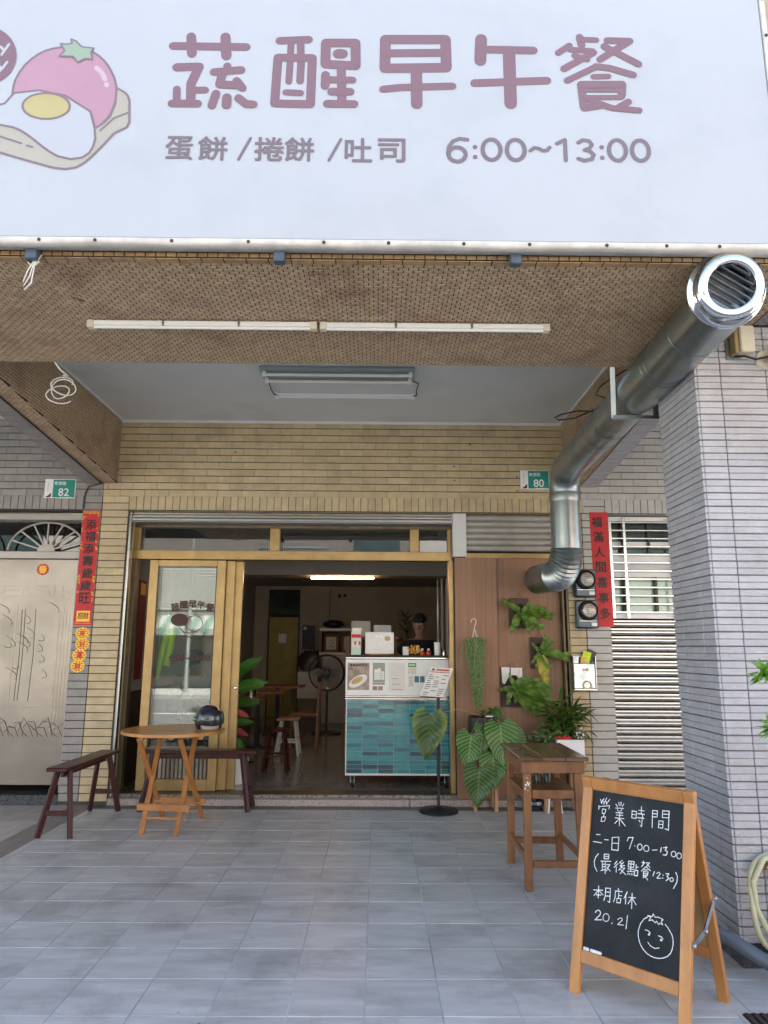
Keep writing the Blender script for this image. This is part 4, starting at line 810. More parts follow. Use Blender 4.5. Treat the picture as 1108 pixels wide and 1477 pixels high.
# junction box and lamp on the column
t = thing('junction_box', (1.90, -3.32, 2.9), 'cream junction box near the top of the grey tiled column', 'box')
MB().cbox(1.825, 1.945, -3.302, -3.2915, 2.905, 3.075, .003).build('back_plate', M['galv'], t)
MB().cbox(1.845, 1.868, -3.36, -3.3025, 2.918, 3.066, .003).build('box_side', M['creamd'], t)
MB().cbox(1.8685, 1.945, -3.375, -3.3025, 2.92, 3.066, .006).build('box_body', M['cream'], t)
MB().tube([(1.86,-3.32,2.912),(1.90,-3.34,2.908),(1.96,-3.335,2.893),(2.02,-3.34,2.905),(2.05,-3.35,2.93)], .006, 6).build('lead', M['wireb'], t, smooth='all')
t = thing('outdoor_lamp', (2.06, -3.34, 2.88), 'cream swivel lamp on a round plate beside the junction box', 'lamp')
MB().lathe([(0,0),(.055,0),(.05,.014),(.02,.018),(0,.018)], (2.03,-3.292,2.905), 24, rotm(rx=math.pi/2)).build('round_plate', M['cream'], t, smooth=40)
MB().tube([(2.04,-3.30,2.91),(2.06,-3.36,2.925),(2.07,-3.38,2.96)], .012, 8).build('arm', M['cream'], t, smooth='all')
MB().lathe([(0,0),(.03,0),(.045,.06),(.052,.10),(.046,.10),(0,.04)], (2.075,-3.385,2.955), 16, rotm(rx=R(-160), ry=R(10))).build('lamp_head', M['cream'], t, smooth=40)

# ================================================================ HOUSE NUMBERS, COUPLETS, METERS, MAILBOX
def plate(x0, x1, z0, z1, num, label, tilt):
    cx, cz = (x0+x1)/2, (z0+z1)/2; w_, h_ = x1-x0, z1-z0
    t = thing('house_number_plate', (cx, -.008, cz), label, 'plate')
    MB().cbox(cx-w_/2, cx+w_/2, -.006, -.0035, cz-h_/2, cz+h_/2, .001).build('plate', M['plw'], t)
    gf = MB().box(cx-w_/2+.27*w_, cx+w_/2-.006, -.0072, -.0062, cz-h_/2+.006, cz+h_/2-.006).build('green_field', M['green_pl'], t)
    text(num, (cx+.13*w_, -.0090, cz-.035), h=.075, mt=M['plw'], parent=gf, bold=.012, thick=.001)
    text('育德路', (cx+.0*w_, -.0090, cz+.052), w=.115, mt=M['plw'], parent=gf, bold=.012, thick=.001)
    MB().box(cx+.02*w_, cx+.4*w_, -.0078, -.0074, cz-.088, cz-.084).build('fine_line', M['plw'], t)
    for k in range(5): MB().box(cx-.42*w_, cx-.36*w_, -.0068, -.0064, cz+.05-.02*k, cz+.062-.02*k).build('side_character', M['dial'], t)
    MB().prism([(cx-.47*w_, cz-.45*h_), (cx-.27*w_, cz-.45*h_), (cx-.28*w_, cz-.22*h_), (cx-.36*w_, cz-.36*h_)], -.0070, -.0065).build('swoosh', M['inkb'], t)
    MB().prism([(cx-.44*w_, cz-.47*h_), (cx-.30*w_, cz-.47*h_), (cx-.29*w_, cz-.38*h_)], -.0074, -.0071).build('swoosh', M['red'], t)
    t.rotation_euler.y = R(tilt)
plate(-3.262, -2.962, 2.822, 3.012, '82', 'green and white house number plate 82 on the taupe tiles', .4)
plate(1.394, 1.680, 2.948, 3.138, '80', 'green and white house number plate 80 on the cream tiles by the duct', -.3)

t = thing('couplet_scroll', (-2.785, -.01, 1.61), 'red paper couplet with dark characters and gold trim on the left taupe pier', 'couplet')
MB().box(-2.868, -2.70, -.0042, -.003, 1.60, 2.70).build('paper', M['red'], t)
for i, ch in enumerate('添福添壽歲歲旺'): text(ch, (-2.782+.004*math.sin(i*2), -.0062, 2.565-.118*i), h=.098, w=.098, mt=M['inkb'], parent=t, bold=.022, name='character')
random.seed(3)
b = MB()
for k in range(60):
    x = random.choice([random.uniform(-2.862,-2.845), random.uniform(-2.722,-2.706)]); z_ = random.choice([2.64,2.40,2.38,2.06,2.04,2.02,1.9,1.86,2.5,2.34])+random.uniform(-.03,.03)
    b.cbox(x-.006, x+.006, -.0058, -.0046, z_-.006, z_+.006, .0004)
for k in range(26): b.cbox(-2.86+.006*k, -2.856+.006*k, -.0058, -.0046, 2.672+random.uniform(-.008,.004), 2.686+random.uniform(-.004,.008), .0004)
b.build('gold_trim', M['goldp'], t)
MB().box(-2.845, -2.72, -.0058, -.0046, 1.635, 1.735).build('gold_panel', M['goldp'], t)
text('招財', (-2.7825, -.0066, 1.69), w=.10, h=.06, mt=M['reddk'], parent=t, bold=.02, name='character')
for (ya, yb) in ((1.618,1.622),(2.694,2.697)): MB().box(-2.86,-2.708,-.0056,-.0044,ya,yb).build('gold_line', M['goldp'], t)
for i, (dx, z_, ch, lab) in enumerate(((0,1.525,'來','topmost'),(.008,1.425,'好','second from the top'),(-.012,1.325,'運','third from the top'),(-.018,1.225,'財','lowest'))):
    t = thing('round_charm', (-2.775+dx, -.008, z_), f'gold and red round paper charm, {lab} of four under the couplet', 'charm', 'round paper charms under the left couplet')
    pts = [((.066+.005*math.cos(12*a))*math.cos(a)-2.775+dx, (.058+.004*math.cos(12*a))*math.sin(a)+z_) for a in [2*math.pi*j/48 for j in range(48)]]
    y_ = -.0040-.0007*i
    MB().prism(pts, y_-.0006, y_).build('scalloped_disc', M['goldp'], t)
    for j in range(10):
        a = 2*math.pi*j/10; MB().cbox(-2.775+dx+.046*math.cos(a)-.008, -2.775+dx+.046*math.cos(a)+.008, y_-.0014, y_-.0007, z_+.040*math.sin(a)-.005, z_+.040*math.sin(a)+.005, .0003).build('red_mark', M['red'], t)
    text(ch, (-2.775+dx, y_-.002, z_), h=.055, mt=M['red'], parent=t, bold=.03, name='character')
t = thing('couplet_scroll', (2.145, -.01, 1.62), 'plain red paper couplet with black brush characters beside the electricity meters', 'couplet')
MB().prism([(2.075,1.615),(2.24,1.615),(2.236,2.722),(2.058,2.722)], -.0042, -.003).build('paper', M['red'], t)
for i, ch in enumerate('福滿人間喜事多'): text(ch, (2.128+.006*i, -.0062, 2.625-.147*i), h=.10, w=.095, mt=M['inkb'], parent=t, bold=.022, name='character')

def meter(x0, z0, label):
    t = thing('electric_meter', (x0+.1, -.05, z0), label, 'meter', 'electricity meters on the right pier')
    MB().cbox(x0, x0+.20, -.075, -.002, z0, z0+.265, .012).build('case', M['meter'], t, bevel=.006)
    c = (x0+.105, -.075, z0+.165)
    MB().lathe([(.092,0),(.092,.018),(.084,.028),(.078,.018),(.076,.0)], c, 32, rotm(rx=math.pi/2), cap=False).build('ring', M['black'], t, smooth=40)
    MB().lathe([(0,.004),(.076,.004)], c, 32, rotm(rx=math.pi/2), cap=False).build('dial_back', M['black'], t)
    MB().lathe([(0,.0105),(.064,.0105),(.064,.008),(.06,.0)], (x0+.118, -.075, z0+.168), 12, rotm(rx=math.pi/2), cap=False).build('dial', M['dial'], t); dl = list(WL)[-1]
    for k in range(4): MB().box(x0+.085, x0+.15-.01*(k%2), -.0868, -.0858, z0+.195-.02*k, z0+.199-.02*k).build('dial_mark', M['inkb'], dl)
    MB().box(x0+.09, x0+.14, -.0869, -.0859, z0+.208, z0+.214).build('dial_mark', M['red'], dl)
    MB().lathe([(.074,.026),(.06,.044),(.03,.054),(0,.056)], c, 24, rotm(rx=math.pi/2), cap=False).build('glass_cover', M['mglass'], t, smooth='all')
    MB().cbox(x0+.13, x0+.185, -.082, -.0755, z0+.022, z0+.055, .003).build('badge', M['plw'], t)
    MB().box(x0+.02, x0+.185, -.0768, -.0752, z0+.068, z0+.071).build('seam', M['steel'], t)
meter(1.868, 1.89, 'upper of two navy round-dial electricity meters on the pier')
meter(1.876, 1.598, 'lower of two navy round-dial electricity meters on the pier')
MB_ = MB().tube([(1.93,-.03,1.60),(1.935,-.03,1.55),(1.93,-.012,1.53)], .012, 8)
t = thing('mailbox', (1.925, -.05, 1.05), 'mirror steel mailbox with printed papers sticking out of its top', 'mailbox')
MB().cbox(1.825, 2.02, -.075, -.002, 1.05, 1.275, .004).build('box_body', M['mirr'], t)
MB().cbox(1.825, 2.025, -.018, -.0015, 1.276, 1.345, .002).build('back_plate', M['mirr'], t)
MB().box(1.822, 1.8235, -.077, -.002, 1.05, 1.34).box(2.0255, 2.03, -.077, -.002, 1.05, 1.34).build('side_lip', M['steel'], t)
MB().cbox(1.82, 2.03, -.082, -.001, 1.035, 1.048, .002).build('bottom_lip', M['steel'], t)
MB().lathe([(.028,0),(.045,.002),(.045,.003),(.028,.0035)], (1.94,-.0762,1.078), 20, rotm(rx=math.pi/2), cap=False).build('yellow_ring', M['yolkp'], t)
text('信箱', (1.93, -.0762, 1.22), w=.055, mt=M['creamd'], parent=t, bold=.02, name='character')
t = thing('newspaper', (1.95, -.045, 1.28), 'folded dark and yellow flyers stuck in the mailbox', 'papers')
for (dx, rz_, mt_, w_, h_, dy) in ((.0,-28,'black',.085,.15,0),(-.012,-15,'neon',.075,.125,-.006),(-.03,-8,'lotion',.05,.075,-.011)):
    b = MB().cbox(-w_/2, w_/2, -.0018, .0018, 0, h_, .0005); b.xf(rotm(ry=R(-rz_)), (1.945+dx, -.042+dy, 1.262)); b.build('flyer', M[mt_], t)

# ================================================================ SHOP FRONT: SHUTTERS, FRAME, SLIDING DOORS
t = thing('roller_shutter', (-.85, .1, 2.61), 'rolled-up steel shutter bar above the shop doors', 'shutter')
for k, (z0, z1) in enumerate(((2.615,2.645),(2.65,2.676),(2.681,2.705))): MB().cbox(-2.425, .725, .06+.008*k, .10, z0, z1, .005).build('slat', M['steel'], t)
MB().tube([(-2.425,.062,2.612),(.725,.062,2.612)], .010, 8).build('bottom_bar', M['steel'], t)
MB().cbox(-2.428, -2.405, .03, .095, .06, 2.70, .004).build('guide_rail', M['steel'], t)
cbx = MB()
for k in range(150): cbx.obox((-2.4165+.004*(k%2),.027,.12+.017*k),(-2.4165+.004*((k+1)%2),.027,.137+.017*k), .004, .004)
cbx.build('chain', M['galv'], t)
t = thing('shutter_post', (.79, .1, 2.28), 'short white steel post between the two shutters above the boards', 'post')
MB().cbox(.728, .86, .045, .14, 2.283, 2.71, .004).build('post', M['plaster'], t)
t = thing('roller_shutter', (1.3, .12, 2.33), 'partly lowered steel shutter above the brown boards, crossed by the duct', 'shutter')
for k in range(6):
    z0 = 2.345+.060*k
    MB().prism([(.085,z0),(.074,z0+.012),(.070,z0+.028),(.074,z0+.044),(.085,z0+.056),(.095,z0+.056),(.095,z0)], .864, 1.815, 'yz').build('slat', M['shutter_b'], t, smooth=30)
t = thing('door_frame', (-.85, .25, .08), 'bronze-gold aluminium frame with dark transom glass over the sliding doors', 'frame')
G = M['gold']
MB().cbox(-2.43, .735, .185, .30, 2.255, 2.345, .004).build('header', G, t)
MB().cbox(-2.43, .735, .205, .29, 2.575, 2.61, .003).build('top_rail', M['gold_d'], t)
for x0, x1 in ((-2.43,-2.365),(-1.08,-.98),(.315,.405),(.69,.735)): MB().cbox(x0, x1, .20, .295, 2.346, 2.5745, .003).build('mullion', G, t)
for x0, x1 in ((-2.364,-1.081),(-.979,.314),(.406,.689)): MB().box(x0, x1, .245, .251, 2.347, 2.574).build('transom_pane', M['glass_d'], t)
MB().cbox(-2.43, -2.385, .19, .30, .0825, 2.254, .003).build('jamb', M['gold_d'], t)
MB().cbox(.695, .74, .16, .30, .0825, 2.254, .003).build('jamb', G, t)
MB().cbox(.742, 1.81, .12, .25, 2.277, 2.330, .004).build('header', G, t)
t2 = thing('shutter_track', (1.78, .12, 0), 'dull bronze shutter track at the right edge of the brown boards', 'track')
MB().cbox(1.765, 1.785, .02, .13, .06, 2.335, .003).build('track_side', M['gold_d'], t2)
MB().cbox(1.80, 1.817, .0, .13, .06, 2.335, .003).build('track_side', M['gold_d'], t2)
MB().box(1.786, 1.7995, .06, .13, .06, 2.335).build('track_floor', M['dark'], t2)
PANES = []
def leaf(x0, x1, y, label, panes=True, text_on=False):
    t = thing('sliding_door', ((x0+x1)/2, y, .085), label, 'door', 'stacked sliding shop doors')
    yy0, yy1 = y-.018, y+.018
    for a, b_ in ((x0, x0+.085), (x1-.085, x1)): MB().cbox(a, b_, yy0, yy1, .086, 2.25, .004).build('stile', G, t)
    for a, b_ in ((2.19, 2.25), (.425, .475), (.086, .19)): MB().cbox(x0+.0855, x1-.0855, yy0+.003, yy1-.003, a, b_, .003).build('rail', G, t)
    pn_ = MB().box(x0+.086, x1-.086, y-.003, y+.003, .476, 2.189).build('pane', M['glass'], t); PANES.append(pn_)
    for a, b_ in ((x0+.0855, x0+.093), (x1-.093, x1-.0855)): MB().box(a, b_, y-.010, y-.004, .476, 2.189).build('rubber_seal', M['black'], t)
    n_ = int((x1-x0-.17)/.0385)
    for k in range(n_):
        xa = x0+.087+(x1-x0-.175)/n_*k
        MB().cbox(xa+.003, xa+.031, y-.012, y+.004, .192, .423, .004).build('slat', M['door_g'] if k % 7 == 3 else M['etch'], t)
    return t
d1 = leaf(-2.255, -1.505, .225, 'front bronze-framed glass sliding door with brown shop lettering'); pane1 = PANES[0]
for i, ch in enumerate('蔬醒早午餐'): text(ch, (-1.985+.085*i, .2195, 1.79+.028*(1-((i-2)/2)**2)), h=.072, mt=M['wood_m'], parent=pane1, bold=.03, thick=.0006, name='sticker_character', rot=(math.pi/2, R((i-2)*6), 0))
b = MB().prism([(-1.935+.085*math.cos(a), 1.665+.062*math.sin(a)) for a in [2*math.pi*j/24 for j in range(24)]], .2188, .2196); b.build('sticker_disc', M['wood_m'], pane1)
strokes(MB(), [(.006, digit_el(-1.79,1.63,.082,.075)), (.006, [(-1.90,1.56),(-1.86,1.51),(-1.78,1.48),(-1.70,1.49),(-1.68,1.55)]), (.006, [(-1.93,1.59),(-1.88,1.545),(-1.82,1.54),(-1.75,1.55)]), (.006,[(-1.80,1.70),(-1.775,1.725),(-1.76,1.70)])], 0., to3=lambda p,q,k: Vector((p,.2192-k,q)), n=6).build('sticker_emblem', M['wood_m'], pane1)
text('6:00~13:00', (-1.815, .2195, 1.305), w=.395, h=.062, mt=M['wood_m'], parent=pane1, bold=.02, thick=.0006, name='sticker_character')
leaf(-2.250, -1.42, .268, 'middle bronze-framed glass sliding door, showing only its worn right edge')
d3 = leaf(-2.245, -1.345, .306, 'rear bronze-framed glass sliding door with a small steel lock, nearest the opening')
MB().lathe([(.018,0),(.018,.012),(.009,.02),(0,.02)], (-1.375,.288,1.02), 16, rotm(rx=math.pi/2)).build('lock', M['chrome'], d3, smooth=40)

# brown boards closing the right bay
t = thing('board_wall', (1.25, .12, .05), 'two tall brown wood-look boards closing the bay right of the doors', 'boards')
MB().cbox(.742, 1.148, .065, .085, .055, 2.276, .002).build('board', M['panel'], t)
MB().cbox(1.151, 1.762, .100, .12, .055, 2.276, .002).build('board', M['panel'], t)
MB().box(.742, 1.76, .125, .16, .09, 2.27).build('board_frame', M['dark'], t)

# ================================================================ NEIGHBOURS' DOOR AND WINDOW
t = thing('house_door', (-3.3, .12, .08), 'etched grey-bronze neighbour door under a fanlight grille', 'door')
DG = M['door_g']
MB().cbox(-4.6, -2.876, .05, .16, 2.615, 2.675, .004).build('top_rail', DG, t)
MB().cbox(-4.6, -2.876, .04, .16, 2.235, 2.305, .004).build('cross_rail', DG, t)
MB().cbox(-2.905, -2.876, .06, .16, .10, 2.234, .003).build('jamb', DG, t)
MB().cbox(-4.6, -2.908, .085, .13, .155, 2.232, .003).build('etched_panel', M['frost'], t)
MB().box(-4.6, -2.88, .15, .156, 2.306, 2.614).build('fan_pane', M['glass_d'], t)
fc = (-3.225, 2.308)
ap = [(fc[0]+.375*math.cos(a), .075, fc[1]+.285*math.sin(a)) for a in [math.pi*j/24 for j in range(25)]]
MB().tube(ap, .011, 8).build('fan_arch', DG, t, smooth='all')
MB().prism([(fc[0]+.085*math.cos(a), fc[1]+.075*math.sin(a)) for a in [math.pi*j/12 for j in range(13)]], .066, .085).build('fan_hub', DG, t)
for j in range(1, 8):
    a = math.pi*j/8; MB().obox((fc[0]+.07*math.cos(a), .076, fc[1]+.06*math.sin(a)), (fc[0]+.37*math.cos(a), .076, fc[1]+.28*math.sin(a)), .012, .014).build('fan_spoke', DG, t)
ap = [(-4.08+.375*math.cos(a), .075, fc[1]+.285*math.sin(a)) for a in [math.pi*j/24 for j in range(25)]]
MB().tube(ap, .011, 8).build('fan_arch', DG, t, smooth='all')
dc = MB().prism([(-3.245+.058*math.cos(a), 2.135+.055*math.sin(a)) for a in [2*math.pi*j/24 for j in range(24)]], .0828, .0845)
o = thing('round_sticker', (-3.245, .083, 2.08), 'round red and gold luck sticker on the etched neighbour door', 'sticker'); dc.build('disc', M['red'], o)
text('春', (-3.245, .0818, 2.135), h=.075, mt=M['goldp'], parent=o, bold=.03, thick=.0006, name='character')
e = MB()
def er(x0, x1, z0, z1, y=.0835): e.cbox(x0, x1, y, .0858, z0, z1, .0005)
for (x0,x1,z0,z1) in ((-3.42,-3.12,1.965,1.975),(-3.42,-3.41,1.90,1.965),(-3.12,-3.11,1.90,1.975),(-3.36,-3.16,1.925,1.935),(-3.36,-3.35,1.895,1.925),(-3.17,-3.16,1.895,1.925),(-3.7,-3.03,1.868,1.878),
    (-3.10,-3.03,1.965,1.975),(-3.04,-3.03,1.915,1.965),(-3.03,-2.97,1.915,1.925),(-2.98,-2.97,1.855,1.915),(-3.03,-2.98,1.855,1.862),(-3.03,-3.02,1.86,1.90),
    (-3.05,-3.035,.62,1.76),(-3.02,-3.0,.62,1.78),(-2.985,-2.97,.62,1.76),(-2.95,-2.94,.62,1.72),(-3.46,-3.445,.9,1.80),(-3.7,-2.93,.835,.842),(-3.60,-3.42,1.965,1.975),(-3.60,-3.59,1.9,1.965),(-3.56,-3.46,1.925,1.935)): er(x0,x1,z0,z1)
e.build('etched_fret', M['etch'], t)
e = MB(); random.seed(11)
for k in range(16):      # bamboo and rock drawing
    x = random.uniform(-3.55,-3.06); z_ = random.uniform(1.05,1.72); a = random.uniform(-1,1)
    e.tube([(x+.05*math.cos(a+.5*i)*i*.6, .0838, z_+.028*i*math.sin(a+.3*i)) for i in range(5)], [.002,.003,.003,.003,.001], 4)
for x in (-3.40,-3.37,-3.27): e.tube([(x,.0838,.9),(x+.01,.0838,1.3),(x-.005,.0838,1.75)], .0035, 4)
for k in range(14):
    x = -3.6+.045*k; e.tube([(x,.0838,.60+.1*abs(math.sin(k))),(x+.04,.0838,.70+.05*math.sin(k*1.3)),(x+.1,.0838,.66+.06*math.sin(k*2.1)),(x+.14,.0838,.58)], .003, 4)
tag(e.build('etched_drawing', M['etch_d'], t), kind='stuff')
struct(MB().cbox(-4.6, -2.874, -.004, .2, -.005, .085, .004), 'door_sill', M['granite_b'])
struct(MB().box(-5.6, -2.6, .21, 2.0, .02, .08).box(-5.6,-2.76,1.9,2.0,.08,3.0), 'hall', M['dark'])
b = MB().cbox(-3.12,-2.95,.45,.5,2.32,2.5,.01); o = tag(b.build('hanging_shirt', pm('blue_cloth', (.02,.06,.35), .8)), 'blue cloth hanging behind the neighbour fanlight', 'cloth')
b = MB().cbox(-3.36,-3.2,.5,.54,2.33,2.47,.01); o = tag(b.build('storage_box', M['glass_g']), 'pale green box behind the neighbour fanlight', 'box')

t = thing('barred_window', (2.9, .1, 1.71), 'neighbour window with green glass behind stainless steel bars', 'window')
MB().box(2.216, 3.5, .16, .168, 1.76, 2.70).build('pane', M['glass_g'], t)
MB().box(2.216, 3.5, .150, .158, 2.34, 2.66).build('upper_pane', M['glass_gd'], t)
for (z0, z1) in ((2.655,2.70),(2.24,2.335),(2.10,2.16),(1.70,1.765)): MB().cbox(2.217, 3.5, .11, .149, z0, z1, .003).build('frame_rail', M['plw'], t)
MB().cbox(2.217, 3.5, .112, .1485, 2.161, 2.239, .002).build('frame_panel', M['plaster'], t)
MB().cbox(2.217, 3.5, .142, .1495, 2.395, 2.455, .002).build('bright_blind', M['plw'], t)
for x in (2.218, 2.385, 2.70, 3.1): MB().cbox(x, x+.028, .115, .1492, 1.766, 2.099, .002).build('frame_stile', M['black'], t)
for x in (2.40, 2.66, 3.0): MB().cbox(x, x+.024, .120, .1488, 2.336, 2.654, .002).build('frame_stile', M['black'], t)
for k in range(12): MB().cbox(2.217, 3.4, .048, .060, 1.752+.0795*k, 1.765+.0795*k, .002).build('bar', M['steel'], t)
for x in (2.262, 2.40, 2.86): MB().cbox(x, x+.026, .061, .066, 1.70, 2.69, .001).build('flat_bar', M['steel'], t)
t = thing('roller_shutter', (2.9, .1, .1), 'ribbed stainless shutter below the barred window by the column', 'shutter')
for k in range(21):
    z0 = .085+.0765*k
    MB().prism([(.112,z0),(.088,z0+.010),(.079,z0+.026),(.079,z0+.036),(.092,z0+.050),(.106,z0+.054),(.106,z0+.066),(.112,z0+.070),(.13,z0+.070),(.13,z0)], 2.216, 3.4, 'yz').build('slat', M['shutter'], t, smooth=25)
struct(MB().box(2.216, 4.6, .12, .3, -.02, .084), 'window_sill', M['granite_b'])
struct(MB().box(2.216, 4.6, .25, .3, .08, 2.71), 'wall', M['dark'])
# ================================================================ FURNITURE ON THE PORCH
# --- blackboard A-sign
L_ = Vector((.807,-3.519,0)); A_ = Vector((.691,-.723,0)).normalized(); UP_ = Vector((.1689,.1615,.9723)).normalized(); N_ = A_.cross(UP_)
Bm = Matrix((A_, -N_, UP_)).transposed()
bd = thing('blackboard_stand', (1.13, -3.55, 0), 'pine framed blackboard A-sign with chalk opening hours and a smiling face', 'blackboard')
def bput(mb, name, mt, par=bd, Mx=Bm, **k): mb.xf(Mx, L_); return mb.build(name, mt, par, **k)
W_, HB = .504, .86
bput(MB().cbox(0, .044, 0, .026, .0, HB, .003), 'stile', M['wood_o']); bput(MB().cbox(W_-.044, W_, 0, .026, .0, HB, .003), 'stile', M['wood_o'])
bput(MB().cbox(.0445, W_-.0445, .0005, .0255, HB-.05, HB-.0005, .003), 'rail', M['wood_o']); bput(MB().cbox(.0445, W_-.0445, .0005, .0255, .118, .168, .003), 'rail', M['wood_o'])
slate = bput(MB().box(.0446, W_-.0446, .012, .018, .1682, HB-.0502), 'slate', M['slate'])
bput(MB().cbox(.09,.125,.006,.012,HB-.0005,HB+.002,.0005).cbox(.36,.395,.006,.012,HB-.0005,HB+.002,.0005), 'hinge', M['black'])
for g_ in CHALK:
    strokes(MB(), [(.0032*random.uniform(.85,1.15), s) for s in g_], 0., to3=lambda p,q,k: L_+A_*p+UP_*q-N_*(.012-.0006-k), n=6).build('chalk_writing', M['chalk'], slate)
for (u0, u1) in ((.052,.078),(.084,.135)): bput(MB().cbox(u0, u1, .001, .0115, .168, .180, .003), 'chalk_stick', M['chalk'])
Ub = Vector((-.1689,-.1615,.9723)).normalized(); nb = Ub.cross(A_).normalized()
Mb = Matrix((A_, nb, Ub)).transposed(); Lb = L_+Vector((.723,.691,0))*.405
def bput2(mb, name, mt, **k): mb.xf(Mb, Lb); return mb.build(name, mt, bd, **k)
bput2(MB().cbox(0, .044, -.026, 0, .0, HB, .003), 'stile', M['wood_o']); bput2(MB().cbox(W_-.044, W_, -.026, 0, .0, HB, .003), 'stile', M['wood_o'])
bput2(MB().cbox(.0445, W_-.0445, -.0255, -.0005, HB-.05, HB-.001, .003), 'rail', M['wood_o']); bput2(MB().cbox(.0445, W_-.0445, -.0255, -.0005, .168, .218, .003), 'rail', M['wood_o'])
bput2(MB().box(.0446, W_-.0446, -.018, -.012, .2182, HB-.0502), 'back_panel', M['plywood'])
pA = L_+A_*(W_+.004)+UP_*.30-N_*.012; pC = Lb+A_*(W_+.004)+Ub*.42; pB = (pA+pC)/2+Vector((0,0,-.035))
MB().obox(pA, pB, .004, .024).obox(pB, pC, .004, .024).build('stay', M['steel'], bd)
for q in (pA, pB, pC): MB().lathe([(.009,0),(.009,.008),(.004,.012)], q, 10, rotm(ry=R(90), rz=R(-46))).build('rivet', M['galv'], bd)

# --- tall square table
def sq_table():
    t = thing('side_table', (1.07, -1.985, 0), 'tall worn dark wooden side table with flaking paint, near the blackboard', 'table')
    x0, x1, y0, y1 = .86, 1.28, -2.325, -1.64
    for k in range(3): MB().cbox(x0+.14*k+.0005, x0+.14*(k+1)-.0005, y0, y1, .738, .762, .004).build('top_plank', M['wood_bt'], t)
    lx, ly = (.895, 1.20), (-2.275, -1.735)
    for i, x in enumerate(lx):
        for j, y in enumerate(ly):
            dx = -.012 if i == 0 else .012; dy = -.012 if j == 0 else .012
            b = MB().cbox(x, x+.045, y, y+.045, 0, .7375, .004)
            for q in range(len(b.v)):
                f_ = 1-b.v[q].z/.7375; b.v[q].x += dx*f_; b.v[q].y += dy*f_
            b.build('leg', M['wood_b'], t)
    W = M['wood_b']
    MB().cbox(.878, 1.262, -2.292, -2.277, .665, .737, .003).build('apron', W, t); MB().cbox(.878, 1.262, -1.688, -1.672, .665, .737, .003).build('apron', W, t)
    MB().cbox(.879, .894, -2.276, -1.689, .665, .737, .003).build('apron', W, t); MB().cbox(1.246, 1.261, -2.276, -1.689, .665, .737, .003).build('apron', W, t)
    MB().cbox(.942, 1.199, -2.268, -2.240, .515, .565, .003).build('rail', W, t); MB().cbox(.942, 1.199, -1.725, -1.70, .515, .565, .003).build('rail', W, t)
    MB().cbox(.90, .922, -2.23, -1.736, .50, .545, .003).build('rail', W, t); MB().cbox(1.218, 1.24, -2.23, -1.736, .50, .545, .003).build('rail', W, t)
    MB().cbox(.935, 1.208, -2.27, -2.242, .125, .165, .003).build('stretcher', W, t); MB().cbox(.935, 1.208, -1.725, -1.697, .125, .165, .003).build('stretcher', W, t)
    MB().cbox(.89, .915, -2.232, -1.732, .16, .195, .003).build('stretcher', W, t); MB().cbox(1.225, 1.25, -2.232, -1.732, .16, .195, .003).build('stretcher', W, t)
    b = MB(); random.seed(5)
    for k in range(16):
        z_ = random.choice([.70,.69,.71,.63,.60,.58,.57]) + random.uniform(-.01,.01); x = .890+random.uniform(.004,.036); n = 6; r_ = random.uniform(.002,.007); st = len(b.v)
        b.v += [Vector((x+r_*random.uniform(.6,1.2)*math.cos(2*math.pi*j/n), -2.2895+.012*(1-(z_/.7375))*-1+.012-.0015-(.0003*k)*.1, z_+1.3*r_*math.sin(2*math.pi*j/n))) for j in range(n)]; b.f.append(tuple(range(st, st+n)))
    for q in range(len(b.v)): b.v[q].y = -2.275-.012*(1-b.v[q].z/.7375)-.0012-.00004*(q//6)
    b.build('flaked_paint', M['plw'], t)
sq_table()

